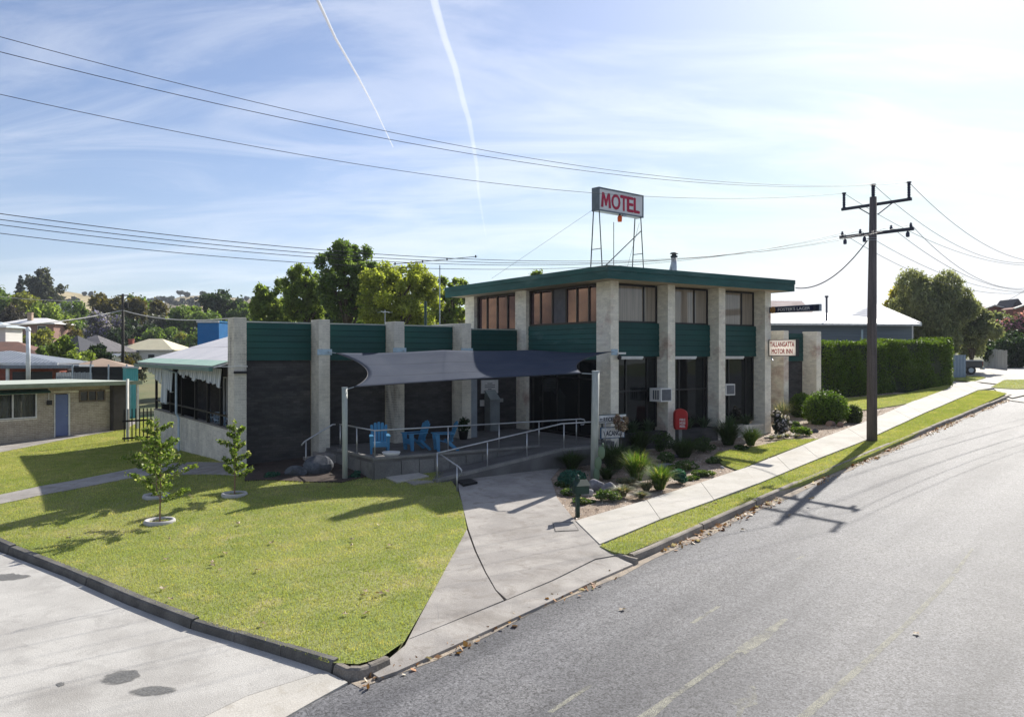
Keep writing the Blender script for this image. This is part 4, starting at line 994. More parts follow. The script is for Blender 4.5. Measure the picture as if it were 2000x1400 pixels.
def lettering(name, s, height, width, org, ux, uz, m, parent, bold=.02, nrm=None, off=.004):
    """flat letters on a face: org = lower middle of the text, ux / uz = reading and up directions"""
    if s == 'M':
        q = [(0, 0), (.10, 1), (.33, 1), (.5, .55), (.67, 1), (.90, 1), (1, 0), (.76, 0), (.72, .62), (.58, .12), (.42, .12), (.28, .62), (.24, 0)]
        v = np.array([((x - .5) * width, y * height, 0) for x, y in q]); f = [(0, 1, 11, 12), (1, 2, 11), (2, 10, 11), (2, 3, 10), (3, 9, 10), (3, 4, 9), (4, 8, 9), (4, 5, 8), (5, 6, 7, 8)]; w_ = width
    else:
        v, f, w_ = text_mesh(s, height, 0.0); n0 = len(v); fat = bold * height; vv, ff = [], []
        for q, (dx, dy) in enumerate(((0, 0), (-1, 0), (1, 0), (0, 1), (0, -1))):                   # overlaid copies thicken the strokes
            vv.append(v + [dx * fat, dy * fat * .7, q * .0005]); ff += [tuple(i + q * n0 for i in p) for p in f]
        v, f = np.concatenate(vv), ff
    k = width / w_
    ux, uz, org = Vector(ux).normalized(), Vector(uz).normalized(), Vector(org); nn = ux.cross(uz)
    return mesh_obj(name, [org + ux * (p[0] * k) + uz * p[1] + nn * (off + p[2]) for p in v], f, m, parent)
RED = mat('sign_red', (.40, .012, .055), None, 3, .6); RED2 = mat('sign_bright_red', (.52, .02, .03), None, 3, .55)
SGREY = mat('sign_box_grey', (.34, .38, .42), (.28, .32, .36), 2, .55, metal=.3, stain=(.2, .23, .26), sscale=2)
SFACE = mat('sign_face', (.62, .62, .62), (.56, .56, .57), 2, .5)
LEGM = mat('blue_black_steel', (.02, .025, .045), None, 3, .5)
# MOTEL on the roof
sA = Vector((3.47, 32.5, 0)); sd = Vector((.759, .651, 0)).normalized(); sn = Vector((sd.y, -sd.x, 0)); SL, SH, SZ = 2.72, .92, 9.42
ms = thing('roof_sign', 'tall MOTEL sign box on thin steel legs above the flat roof', 'sign', (sA.x, sA.y, ZT - .05), math.atan2(sd.y, sd.x))
zb = SZ - ZT + .05                                         # local frame: x along the face, -y towards the viewer
MB().box(0, SL, 0, .36, zb, zb + SH).build('sign_box', SGREY, ms)
MB().box(.05, SL - .05, -.012, -.001, zb + .05, zb + SH - .05).build('sign_face', SFACE, ms)
MB().box(-.01, .035, -.03, .37, zb - .01, zb + SH + .02).box(SL - .035, SL + .01, -.03, .37, zb - .01, zb + SH + .02).box(.035, SL - .035, -.03, .02, zb + SH - .03, zb + SH + .018).box(.035, SL - .035, -.03, .02, zb - .008, zb + .04).build('edge_frame', mat('sign_edge', (.12, .15, .18), None, 3, .5), ms)
for k, (ch, x0, wd) in enumerate((('M', .12, .60), ('O', .76, .50), ('T', 1.29, .40), ('E', 1.71, .36), ('L', 2.13, .34))):
    lettering('letter', ch, .60, wd, (x0 + wd / 2, -.014, zb + .15), (1, 0, 0), (0, 0, 1), RED, ms, .055)
lg = MB()
for x in (.06, SL - .12):
    for y0, y1 in ((.02, -.16), (.34, .52)): MB().tube([(x, y0, zb), (x, y1, 0)], .024, 6).build('leg', LEGM, ms)
    f_ = .42; MB().tube([(x, -.16 + .18 * f_, zb * f_), (x, .52 - .18 * f_, zb * f_)], .016, 6).build('crossbar', LEGM, ms)
MB().tube([(SL - .12, .02, zb * .78), (.25, .5, .02)], .022, 6).build('brace', LEGM, ms)
for a_, b_ in (((0, .2, zb + .1), (-2.6, 3.6, .0)), ((SL, .2, zb - .2), (SL + 1.6, 2.6, 0))): MB().tube([a_, b_], .006, 4).build('guy_wire', LEGM, ms)
lp = MB().tube([(1.24, -.02, zb - .02), (1.24, -.02, zb - .10)], .05, 10).build('lamp', BLACK, ms)
MB().lathe([(.02, -.34), (.085, -.33), (.10, -.16), (.07, -.09), (.03, -.08)], (1.24, -.02, zb), 14).build('lamp_glass', mat('orange_lamp_glass', (.75, .16, .03), None, 3, .3, trans=.4), lp, True)
MB().box(1.42, 1.62, -.06, .05, zb - .09, zb - .02).build('junction_box', SGREY, ms)

def blade_sign(label, q0, q1, z0, z1, th, face, edge, cat='sign'):
    """sign standing out from the last pier over the garden, faces seen from the left"""
    t = thing('hanging_sign', label, cat, ML(F3 - .10, 0, 0), MROT)
    MB().box(-th / 2, th / 2, -q1, -q0, z0, z1).build('sign_box', edge, t)
    MB().box(-th / 2 - .012, -th / 2 - .001, -q1 + .03, -q0 - .02, z0 + .03, z1 - .03).build('sign_face', face, t)
    return t
NAVY = mat('sign_navy', (.004, .008, .05), None, 3, .4); GOLD = mat('sign_gold', (.55, .30, .08), None, 3, .5); LWHITE = mat('sign_white', (.78, .77, .74), None, 3, .5)
PINKW = mat('sign_cream_white', (.80, .72, .66), (.74, .66, .61), 2, .5)
Yf = 34.5
t = blade_sign("long navy sign reading FOSTER'S LAGER standing out from the last pier", .03, 2.52, Zat(612, 35), Zat(596.5, 34), .14, NAVY, SGREY)
fx_ = -.084; z0, z1 = Zat(612, 35), Zat(596.5, 34); hh = z1 - z0
MB().box(fx_ + .002, fx_ + .011, -2.52 + .035, -2.52 + .28, z0 + .035, z1 - .035).build('blank_panel', mat('sign_grey', (.30, .33, .38), None, 2, .5), t)
lettering('letter', "FOSTER'S LAGER", hh * .46, 1.58, (fx_, -1.29, z0 + hh * .27), (0, -1, 0), (0, 0, 1), LWHITE, t, .03, off=.003)
em = MB(); em.v = []
ring = lambda r0, r1, n=20: ([(fx_ - .003, -.23 + r * math.cos(2 * math.pi * i / n), z0 + hh * .5 + r * 1.15 * math.sin(2 * math.pi * i / n)) for r in (r0, r1) for i in range(n)], [(i, (i + 1) % n, n + (i + 1) % n, n + i) for i in range(n)])
em.add(*ring(.085, .13)); em.add(*ring(.02, .06)).build('emblem', GOLD, t)
t = thing('hanging_sign', 'white sign with red letters TALLANGATTA MOTOR INN standing out from the last pier', 'sign', ML(F3 - .10, 0, 0), MROT)
z0, z1 = Zat(695.5, 34.5), Zat(662.5, 34.2)                       # a light box: dark rim, two milky plastic faces the sun shines through
MB().box(-.1, .1, -1.42, -.03, z0, z0 + .025).box(-.1, .1, -1.42, -.03, z1 - .025, z1).box(-.1, .1, -1.42, -1.395, z0 + .026, z1 - .026).box(-.1, .1, -.055, -.03, z0 + .026, z1 - .026).build('sign_box', BLACK, t)
def milky():
    m = bpy.data.materials.new('milky_plastic'); m.use_nodes = True; N = NT(m.node_tree)
    d_ = N.n('ShaderNodeBsdfDiffuse', {'Color': (.85, .80, .75, 1)}); r_ = N.n('ShaderNodeBsdfTranslucent', {'Color': (.95, .90, .85, 1)})
    N.n('ShaderNodeOutputMaterial', {'Surface': N.n('ShaderNodeMixShader', {0: .65, 1: d_.outputs[0], 2: r_.outputs[0]}).outputs[0]}); return m
MILK = milky()
for x in (-.095, .095): MB().add([(x, -1.394, z0 + .026), (x, -.056, z0 + .026), (x, -.056, z1 - .026), (x, -1.394, z1 - .026)], [(0, 1, 2, 3)]).build('sign_face', MILK, t)
z0, z1 = Zat(695.5, 34.5), Zat(662.5, 34.2); hh = z1 - z0
lettering('letter', 'TALLANGATTA', hh * .28, 1.22, (-.114, -.725, z0 + hh * .56), (0, -1, 0), (0, 0, 1), RED2, t, .055, off=.003)
lettering('letter', 'MOTOR INN', hh * .28, 1.05, (-.114, -.725, z0 + hh * .15), (0, -1, 0), (0, 0, 1), RED2, t, .055, off=.003)
MB().tube([(.0, -.1, z0), (0, -.1, z0 - .12), (-.05, -.22, z0 - .2)], .03).build('lamp_arm', GALV, t)
# RECEPTION and VACANCY boards among the plants
gp_ = G(1192, 905); Yb = gp_.y + .3
a_ = P(1169, 829, Yb); b_ = P(1218, 829, Yb + .55); dd = (b_ - a_); dd.z = 0; Ln = dd.length
bs = thing('reception_sign', 'white board with black arrow and RECEPTION above a blue-edged VACANCY board', 'sign', (a_.x, a_.y, Tz(a_.x, a_.y) - .1), math.atan2(dd.y, dd.x))
b0 = a_.z - (Tz(a_.x, a_.y) - .1)
def zl(py): return Zat(py, Yb) - (Tz(a_.x, a_.y) - .1)
MB().box(0, Ln + .12, 0, .05, zl(828), zl(810)).build('board', mat('dark_green_board', (.02, .06, .05), None, 3, .6), bs)
MB().box(.02, Ln + .10, -.012, -.001, zl(827), zl(811.5)).build('sign_face', LWHITE, bs)
INK = mat('black_ink', (.015, .016, .02), None, 3, .7); INKB = mat('navy_ink', (.012, .02, .06), None, 3, .7)
lettering('letter', 'RECEPTION', .135, Ln * .86, (Ln * .62, -.014, zl(823.5)), (1, 0, 0), (0, 0, 1), INK, bs, .045, off=.003)
MB().add([(.04, -.016, zl(819)), (.10, -.016, zl(816.5)), (.10, -.016, zl(821.5))], [(0, 1, 2)]).box(.1, .17, -.018, -.014, zl(819.6), zl(818.2)).build('arrow', INK, bs)
MB().box(.10, Ln + .04, 0, .05, zl(857.5), zl(835)).build('board', mat('blue_edge_board', (.05, .12, .22), None, 3, .6), bs)
MB().box(.13, Ln + .01, -.012, -.001, zl(856), zl(836.5)).build('sign_face', LWHITE, bs)
lettering('letter', 'VACANCY', .17, Ln * .76, (.07 + Ln * .5, -.014, zl(852)), (1, 0, 0), (0, 0, 1), INKB, bs, .045, off=.003)
for x in (.22, Ln - .08): MB().box(x - .03, x + .03, .055, .11, -.3, zl(811)).build('post', mat('grey_post', (.12, .13, .13), None, 3, .7), bs)
# red fire hose cover
fp = ML(FU[1] + .25, -.42); gz_ = Tz(fp.x, fp.y) - .05
hr = thing('fire_hose_reel', 'red domed cover marked FIRE HOSE REEL in front of the second pier', 'fire hose', (fp.x, fp.y, gz_), R(-4))
Yh = fp.y; zt0, zt1 = Zat(838, Yh) - gz_, Zat(798, Yh) - gz_; hw = 13.3 / F * Yh
prof = []
for i in range(13): an = math.pi * i / 12; prof.append((hw * math.cos(an), zt1 - hw * .8 + hw * .8 * math.sin(an)))
prof = [(hw * .88, zt0), (hw, zt0 + .15)] + prof + [(-hw, zt0 + .15), (-hw * .88, zt0)]
n = len(prof); V = [(x * k, y, (z - zt0) * (1 if k == 1 else .97) + zt0 + (0 if k == 1 else .012)) for y, k in ((.18, 1), (-.13, 1), (-.20, .84)) for x, z in prof]
fs = [tuple(range(n)), tuple(reversed(range(2 * n, 3 * n)))] + [(r * n + i, r * n + (i + 1) % n, (r + 1) * n + (i + 1) % n, (r + 1) * n + i)[::-1] for r in range(2) for i in range(n)]
MB().add(V, fs).build('cover', mat('fire_red', (.42, .012, .012), (.36, .01, .01), 3, .5), hr)
for k, s_ in enumerate(('FIRE', 'HOSE', 'REEL')): lettering('letter', s_, .085, .21, (.05, -.202, zt0 + .34 - .125 * k), (1, 0, 0), (0, 0, 1), LWHITE, hr, .04)
MB().box(-.06, .06, -.03, .05, -.2, zt0 + .05).build('stand', mat('galv_stand', (.25, .25, .23), None, 3, .7), hr)
# window air conditioners
def aircon(label, u0, u1, v, z0, z1):
    t = thing('air_conditioner', label, 'air conditioner', ML(u0, v, z0), MROT, 'box air conditioners in the street windows')
    w_, h_, d_ = u1 - u0, z1 - z0, .62
    MB().box(0, w_, 0, d_, 0, h_).build('casing', WHITE, t)
    gm = mat('dark_grille', (.10, .105, .12), None, 4, .7)
    MB().box(.05, w_ - .05, -.012, -.001, .05, h_ - .05).build('grille', gm, t)
    for k in range(9): z = .06 + (h_ - .12) * (k + .5) / 9; MB().box(.06, w_ - .06, -.022, -.013, z - .008, z + .008).build('louvre', mat('grey_louvre', (.22, .23, .25), None, 3, .6), t)
    for k in range(3): MB().box(-.012, -.001, .12 + k * .12, .19 + k * .12, .08, h_ - .08).build('side_vent', gm, t)
aircon('white box air conditioner sticking out of the first street window', FU[1] - .60, FU[1] - .02, -.22, 1.82, 2.34)
aircon('white box air conditioner half hidden behind the third pier', FU[2] + .42, FU[2] + .98, .0, 1.95, 2.42)
# camera dome on the corner pier
c_ = thing('security_camera', 'small dark security camera on a white bracket at the corner pier', 'camera', ML(.36, -.02, 3.55), MROT)
MB().box(-.06, .32, -.06, .0, .1, .17).build('bracket', WHITE, c_); MB().lathe([(.02, -.12), (.07, -.09), (.085, 0), (.05, .06), (.01, .08)], (-.04, -.1, .0), 12).build('dome', BLACK, c_, True)
# mailbox
mb_ = G(1128, 1007); ml = thing('letterbox', 'dark green letterbox on a post at the corner of the gravel bed', 'letterbox', mb_, R(18))
MGR = mat('letterbox_green', (.008, .03, .022), (.012, .04, .03), 5, .45)
MB().box(-.045, .045, -.045, .045, -.2, .92).build('post', MGR, ml)
MB().box(-.10, .26, -.13, .13, .55, .76).build('box', MGR, ml)
MB().add([(-.13, -.16, .76), (.29, -.16, .76), (.29, .16, .76), (-.13, .16, .76), (-.1, 0, .90), (.26, 0, .90)], [(0, 1, 5, 4), (2, 3, 4, 5), (0, 4, 3), (1, 2, 5), (0, 3, 2, 1)]).build('lid', MGR, ml)
MB().lathe([(.02, .9), (.06, .93), (.03, .98), (.05, 1.0), (.01, 1.04)], n=8).build('finial', MGR, ml)
MB().tube([(-.12, 0, .8), (-.2, .02, .72), (-.18, 0, .62), (-.06, 0, .56)], .02, 6).build('scroll', MGR, ml)

# ================================================================== motel rooms on the left
UA = math.atan2(-.968, -.251)                               # direction of the front wall, from its far corner towards the viewer
uc = Vector((-20.92, 42.2, 0)); UW = Vector((-.515, -.857, 0)).normalized(); UN = Vector((.857, -.515, 0)).normalized()
ROT = math.atan2(UN.x, -UN.y)                               # local frame: x along the wall away from the viewer, -y out of the wall
un = thing('motel_rooms', 'long low cream brick row of rooms with blue door and green-edged flat roof', 'building', uc, math.atan2(-UW.y, -UW.x))
TANBR = mat('tan_brick', (.40, .34, .27), (.33, .28, .22), 2.5, .9, .05, 60, island=.14, fine=.12)
zb_, zt_ = -1.0, 2.12
# local: x = -t (t metres from the corner towards the viewer), front face at y = 0, outward -y
def ux0(t): return -t
def seg(t0, t1, z0, z1, sd): 
    c = MB().box(-t1, -t0, .012, .25, z0, z1).build('wall', MORTAR, un)
    Bricks().field((-t1, .012), (1, 0), (0, -1), t1 - t0, z0, z1, seed=sd, proud=.003).build('brickwork', TANBR, c)
DT0, DT1, DZ0, DZ1 = 2.20, 2.86, -.36, 1.68
seg(0, .3, 1.25, 1.85, 1); seg(1.66, DT0 - .08, 1.25, 1.85, 2)
seg(0, DT0 - .08, zb_, 1.24, 3); seg(0, 16, 1.86, zt_, 4); seg(DT0 - .08, DT1 + .05, DZ1 + .04, 1.85, 5); seg(DT1 + .05, 3.72, zb_, 1.85, 6); seg(3.72, 16, zb_, .60, 7)
seg(6.0, 16, .61, 1.85, 8)
WF = mat('white_frame', (.70, .69, .66), None, 3, .5)
d_ = MB().box(-DT1, -DT0, .02, .07, DZ0, DZ1).build('door', mat('blue_door', (.13, .17, .33), (.115, .15, .30), 2, .55), un)
MB().box(-DT0 + .0, -DT0 + .08, -.02, .10, DZ0 - .1, DZ1 + .04).box(-DT1 - .05, -DT1, -.02, .1, DZ0 - .1, DZ1 + .04).build('door_frame', WF, d_)
MB().box(-DT0 - .11, -DT0 - .07, -.05, .02, .62, .66).build('handle', GALV, d_)
def uwin(t0, t1, z0, z1, n, m, curt, fr=WF, name='window'):
    mb = MB(); f = .06
    mb.box(-t1, -t0, -.02, .08, z0, z0 + f).box(-t1, -t0, -.02, .08, z1 - f, z1)
    for k in range(n + 1): x = -t1 + (t1 - t0 - f) * k / n; mb.box(x, x + f, -.018, .078, z0 + f, z1 - f)
    w_ = mb.build(name, fr, un)
    for k in range(n):
        x = -t1 + (t1 - t0 - f) * k / n + f; x2 = -t1 + (t1 - t0 - f) * (k + 1) / n
        MB().add([(x, .03, z0 + f), (x2, .03, z0 + f), (x2, .03, z1 - f), (x, .03, z1 - f)], [(0, 1, 2, 3)]).build('pane', m, w_)
        if curt:
            nn_ = 24; V = []; fs = []
            for i in range(nn_ + 1):
                V += [(x + (x2 - x) * i / nn_, .16 + .022 * math.sin(i * 1.7), z0), (x + (x2 - x) * i / nn_, .16 + .022 * math.sin(i * 1.7), z1)]
                if i: fs.append((2 * i - 2, 2 * i, 2 * i + 1, 2 * i - 1))
            MB().add(V, fs).build('curtain', curt, w_)
    return w_
uwin(3.74, 5.96, .62, 1.83, 2, PANE_U, mat('pale_curtain', (.55, .55, .50), (.48, .48, .44), 5, .9))
uwin(.26, 1.65, 1.26, 1.84, 3, PANE_D, None, mat('brown_frame', (.16, .12, .08), None, 3, .6))
MB().add([(-6.3, -.02, 2.0), (-3.25, -.02, 2.0), (-3.25, -.34, 1.86), (-6.3, -.34, 1.86), (-6.3, -.34, 1.80), (-3.25, -.34, 1.80)], [(0, 3, 2, 1), (3, 4, 5, 2)]).build('awning', mat('dark_green_canvas', (.02, .07, .05), None, 3, .8), un)
MB().box(-16, 1.3, -.75, 6.2, zt_ + .02, zt_ + .14).build('roof', mat('skillion_sheet', (.46, .48, .40), (.38, .42, .36), .6, .6), un)
MB().box(-16, 1.32, -.80, -.752, zt_ - .04, zt_ + .16).build('fascia', mat('sage_fascia', (.22, .26, .18), None, 3, .6), un)
MB().box(-16, 1.28, -.74, .0, zt_, zt_ + .018).build('soffit', mat('tan_soffit', (.42, .36, .26), None, 3, .8), un)
MB().box(-16, .0, .26, 6.0, zb_, zt_).build('wall', INN, un)
MB().box(.003, .9, -.32, 6.0, zb_, zt_).build('end_wall', mat('shaded_brown_wall', (.07, .06, .055), None, 3, .9), un)  # set forward of the front bricks to block the grazing sun
MB().box(1.15, 1.25, -.6, -.5, zb_, zt_).build('post', WF, un)
MB().tube([(-3.18, -.02, 2.05), (-3.18, -.02, 1.45)], .02).build('conduit', WF, un)
lm = MB().box(-3.28, -3.08, -.14, -.02, 1.2, 1.42).build('wall_lamp', BLACK, un)
px_ = P(279 - 41, 800, 44)
# white pipe rising behind the roof of the rooms
pp = P(55, 700, 47)
tag(MB().tube([(pp.x, pp.y, 1.9), (pp.x, pp.y, Zat(641, 47))], .115, 12).lathe([(.14, 0), (.15, .08), (.08, .2), (.01, .24)], (pp.x, pp.y, Zat(646, 47)), 12).build('vent_pole', mat('white_steel', (.70, .72, .74), None, 3, .5), None, True),
    'thick white pole rising above the roof of the brick rooms', 'pole')
# teal shed, gate and bits in the gap
ts = P(258, 760, 52); t = thing('garden_shed', 'narrow turquoise sheet metal shed between the rooms and the veranda', 'shed', (ts.x, ts.y, Tz(ts.x, ts.y) - .3), R(34))
TEAL = corrugated('turquoise_sheet', (.10, .42, .42), (.08, .36, .37), 0, .12, .5)
MB().box(-.36, .36, 0, 1.2, 0, 3.2).build('wall', TEAL, t); MB().box(-.4, .4, -.1, 1.3, 3.2, 3.3).build('roof', GALV, t); MB().box(-.33, -.05, -.03, -.001, .1, 2.4).build('door', mat('pale_teal', (.22, .5, .52), None, 3, .5), t)
gt_ = ML(-13.6, 18.4); t = thing('side_gate', 'low dark slatted gate between the rooms and the veranda wall', 'gate', (gt_.x, gt_.y, Tz(gt_.x, gt_.y)), MROT + R(8))
MB().box(-.15, 1.2, -.03, .03, .9, .98).box(-.15, 1.2, -.03, .03, .1, .18).build('rail', BLACK, t)
for k in range(8): MB().box(-.1 + k * .17, -.05 + k * .17, -.045, -.031, 0, 1.5).build('slat', BLACK, t)
tag(MB().box(gt_.x - .22, gt_.x - .15, gt_.y + .5, gt_.y + .65, -.5, 2.5).build('white_post', WHITE), 'thin white post in the gap beside the turquoise shed', 'post')

# ================================================================== houses of the town
def house(name, label, cx, cy, rot, w_, d_, wall_h, rise, wallm, roofm, hip=True, over=.5, z0=None, wins=(), chim=None, doors=(), chm=None, group=None):
    z0 = (Tz(cx, cy) - .3) if z0 is None else z0
    t = thing(name, label, 'house', (cx, cy, z0), rot, group)
    MB().box(-w_ / 2, w_ / 2, -d_ / 2, d_ / 2, -2.5, wall_h).build('wall', wallm, t)
    W, D, e = w_ / 2 + over, d_ / 2 + over, .14
    rl = max(W - D, .05) if hip else W
    lo = [(-W, -D), (W, -D), (W, D), (-W, D)]
    V = [(x, y, wall_h + .01) for x, y in lo] + [(x, y, wall_h + e) for x, y in lo] + [(-rl, 0, wall_h + rise), (rl, 0, wall_h + rise)]
    rf = MB().add(V, [(0, 3, 2, 1), (0, 1, 5, 4), (1, 2, 6, 5), (2, 3, 7, 6), (3, 0, 4, 7), (4, 5, 9, 8), (6, 7, 8, 9), (5, 6, 9), (7, 4, 8)]).build('roof', roofm, t)
    for x0, x1, za, zb in wins:
        MB().box(x0, x1, -d_ / 2 - .06, -d_ / 2 - .001, za, zb).build('window', WF, t)
        wn = t.children[-1]
        MB().box(x0 + .09, x1 - .09, -d_ / 2 - .075, -d_ / 2 - .061, za + .09, zb - .09).build('pane', PANE_D, wn)
    for x0, x1, zb in doors: MB().box(x0, x1, -d_ / 2 - .05, -d_ / 2 - .001, 0, zb).build('door', FRAME, t)
    MB().box(-W, W, -D - .1, -D - .002, wall_h - .02, wall_h + .13).build('gutter', WF, rf)
    if chim:
        for (x, y, h_) in chim: MB().box(x - .4, x + .4, y - .3, y + .3, wall_h, wall_h + h_).box(x - .46, x + .46, y - .36, y + .36, wall_h + h_, wall_h + h_ + .15).build('chimney', chm or REDBR, rf)
    return t
REDBR = mat('red_brick', (.30, .085, .055), (.22, .065, .045), 4, .9, .3, 30, fine=.15)
WHW = mat('white_weatherboard', (.66, .64, .60), (.58, .56, .53), 2, .7, stretch=(.3, .3, 6))
TILE_B = corrugated('brown_roof_tile', (.20, .105, .075), (.15, .085, .065), 1, .34, .85, depth=.06)
TILE_G = corrugated('grey_roof_tile', (.155, .145, .15), (.11, .105, .11), 1, .36, .85, depth=.07)
MET_G = corrugated('grey_roof_sheet', (.20, .22, .25), (.16, .18, .21), 0, .25, .5, depth=.03)
CREAMR = corrugated('cream_roof_sheet', (.66, .60, .40), (.60, .54, .36), 0, .22, .55, depth=.02)
WHR = corrugated('white_roof_sheet', (.80, .78, .76), (.74, .73, .72), 0, .25, .55, depth=.012)
def at(px, py, Y): return (px - 1000) / F * Y
def hz0(py, Y): return Zat(py, Y)
# grey metal roof and red brick house just behind the rooms
Y = 60; house('red_brick_house', 'red brick house with wide low grey metal roof behind the room row', at(18, 0, Y), Y, R(14), 8, 8, 2.9, 1.0, REDBR, MET_G, z0=hz0(711, Y) - 2.9, wins=((-3, -1, .9, 2.2),), doors=((1.5, 4, 2.4),))
Y = 57; t = thing('carport', 'open carport with flat grey roof and white posts beside the red brick house', 'carport', (at(102, 0, Y), Y, hz0(716, Y) - 2.6), R(14))
MB().box(-2.6, 2.2, -2, 2, 2.5, 2.72).build('roof', MET_G, t)
for x in (-2.3, 1.95): MB().box(x, x + .18, -1.9, -1.72, -1, 2.5).build('post', WF, t)
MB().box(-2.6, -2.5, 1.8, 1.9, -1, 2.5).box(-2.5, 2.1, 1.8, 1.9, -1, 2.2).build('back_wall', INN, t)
MB().box(-1.6, 1.9, -1.95, -1.85, 1.45, 1.65).build('beam', WF, t)
Y = 112; house('brown_tiled_house', 'house with long brown tiled roof behind the grey metal roof', at(12, 0, Y), Y, R(10), 11, 8, 2.8, 1.9, WHW, TILE_B, z0=hz0(694, Y) - 2.8)
Y = 142; house('grey_tiled_house', 'house under a tall grey tiled hip roof left of the wooden pole', at(188, 0, Y), Y, R(-10), 9, 8.5, 2.6, 3.0, WHW, TILE_G, z0=hz0(688, Y) - 2.6, wins=((2.2, 4, .8, 2.0),))
Y = 130; house('dark_roofed_house', 'house with dark steep roof between the brown and grey tiled roofs', at(112, 0, Y), Y + 6, R(-10), 7, 8, 2.6, 3.0, WHW, mat('dark_tile', (.035, .038, .05), None, 3, .8), z0=hz0(690, Y) - 2.6)
Y = 150; house('cream_roofed_house', 'white house with pale cream hip roof and red chimney right of the wooden pole', at(304, 0, Y), Y, R(-6), 10.6, 8, 2.7, 2.2, WHW, CREAMR, z0=hz0(685, Y) - 2.7, wins=((-4.2, -3.2, .7, 2.1), (-2.6, -1.2, .7, 2.1), (.8, 2.2, .7, 2.1)), chim=((-3.6, -1.9, 2.0),))
Y = 125; house('small_verandah_house', 'low white lean-to with grey roof at the foot of the wooden pole', at(232, 0, Y), Y - 3, R(-10), 4.5, 4, 2.2, .5, WHW, MET_G, hip=False, z0=hz0(697, Y) - 2.2)
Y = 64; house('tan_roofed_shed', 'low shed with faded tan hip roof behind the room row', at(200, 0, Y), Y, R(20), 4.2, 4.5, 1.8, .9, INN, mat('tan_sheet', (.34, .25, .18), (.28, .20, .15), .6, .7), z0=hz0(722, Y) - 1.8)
Y = 72; t = house('blue_building', 'plain bright blue building showing behind the first brick fin', at(432, 0, Y), Y, R(-5), 1.9, 5, 5, .15, mat('blue_wall', (.015, .16, .42), (.012, .14, .38), 1, .6), mat('blue_cap', (.02, .18, .42), None, 2, .6), hip=False, over=.05, z0=hz0(632, Y) - 5)
Y = 215; house('far_white_house', 'far white roofed house among trees below the dry hill', at(166, 0, Y), Y, R(0), 5, 4, 1.8, .6, WHW, WHR, z0=hz0(616, Y) - 1.8)
Y = 150; house('far_white_house', 'white house with brick chimney and purple shrub above the white pole', at(75, 0, Y), Y, R(0), 9, 6, 2, 1.2, mat('brick_pale', (.34, .2, .16), None, 3, .8), WHR, z0=hz0(634, Y) - 2, chim=((-.6, -1.5, 2.0),), chm=mat('tan_chimney', (.45, .33, .24), None, 3, .8), wins=((1.6, 3.2, .4, 1.7),))
Y = 205; house('far_white_house', 'white double-storey house right of the olive brown tree', at(293, 0, Y), Y, R(-12), 5, 5, 3.6, .9, WHW, MET_G, z0=hz0(622, Y) - 3.6, wins=((-1.6, .6, 1.9, 3.1), (-1.6, .8, .2, 1.2)))
Y = 188; house('far_brown_house', 'low brown roofed house above the yellow shrub', at(344, 0, Y), Y, 0, 5, 4, 1.6, .9, mat('tan_wall', (.35, .22, .16), None, 3, .8), TILE_B, z0=hz0(650, Y) - 1.6)
Y = 118; house('far_white_house', 'white eave of a house at the very left edge of the photo', at(-6, 0, Y), Y, 0, 5, 4, 2, .9, WHW, mat('pale_blue_roof', (.55, .62, .66), None, 2, .6), z0=hz0(641, Y) - 2)
Y = 190; house('far_grey_house', 'grey roofed house half hidden among trees under the tall gum', at(124, 0, Y), Y, R(15), 6, 5, 1.6, 1.4, WHW, MET_G, z0=hz0(604, Y) - 1.6)
# fence behind the rooms
fa, fb = P(108, 738, 54), P(250, 730, 54); fz = Zat(738, 54)
t = thing('paling_fence', 'dark fence with pale palings behind the flat roof of the room row', 'fence', (fa.x, fa.y, fz - .6), math.atan2(fb.y - fa.y, fb.x - fa.x))
Lf = (fb - fa).length
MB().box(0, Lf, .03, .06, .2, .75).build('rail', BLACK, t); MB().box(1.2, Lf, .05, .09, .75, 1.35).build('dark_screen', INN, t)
for k in range(22): MB().box(.05 + k * .11, .13 + k * .11, -.01, .02, 0, .95 + .02 * (k % 3)).build('paling', mat('pale_paling', (.40, .42, .44), None, 3, .8), t)
for k in range(4): MB().box(1.1 + k * 1.2, 1.2 + k * 1.2, -.02, .04, 0, 1.5).build('post', GALV, t)

# ---- right-hand side
Yr = 61; BLW = mat('blue_grey_board', (.15, .18, .21), (.12, .145, .17), 1.5, .7, stretch=(.2, .2, 7))
wh = house('blue_grey_house', 'blue-grey boarded house with broad white metal roof behind the clipped hedge', at(1573, 0, Yr), Yr + 4.0, R(6), 15.5, 9, 4.6, 1.2, BLW, WHR, z0=Zat(636, Yr) - 4.6, over=.45)
MB().tube([(1.4, -3.7, 4.7), (1.4, -3.7, 6.75)], .07).tube([(1.4, -3.7, 6.75), (1.4, -3.7, 6.88)], .13).build('flue', mat('blue_black_flue', (.03, .03, .06), None, 3, .5), wh)
MB().box(3.7, 3.85, -4.53, -4.502, 0, 4.3).build('downpipe', mat('pale_pipe', (.45, .55, .6), None, 3, .5), wh)
# hipped end rising beside the weeping tree
Yg = 66; house('white_hip_house', 'white hipped roof peak beside the grey-green weeping tree', at(1722, 0, Yg), Yg + 1.0, R(6), 3.6, 4.6, 4.8, 1.8, WHW, WHR, z0=Zat(631, 63) - 4.8, over=.4)
Y = 72; house('brown_ridge_house', 'rusty brown roof ridge showing above the navy hanging sign', at(1525, 0, Y), Y + 3, R(4), 5, 7, 4, 2.1, mat('dusty_wall', (.30, .22, .2), None, 3, .8), mat('rusty_sheet', (.22, .15, .15), (.34, .26, .25), 1, .8), hip=False, z0=Zat(587.5, Y + 3) - 6.1)
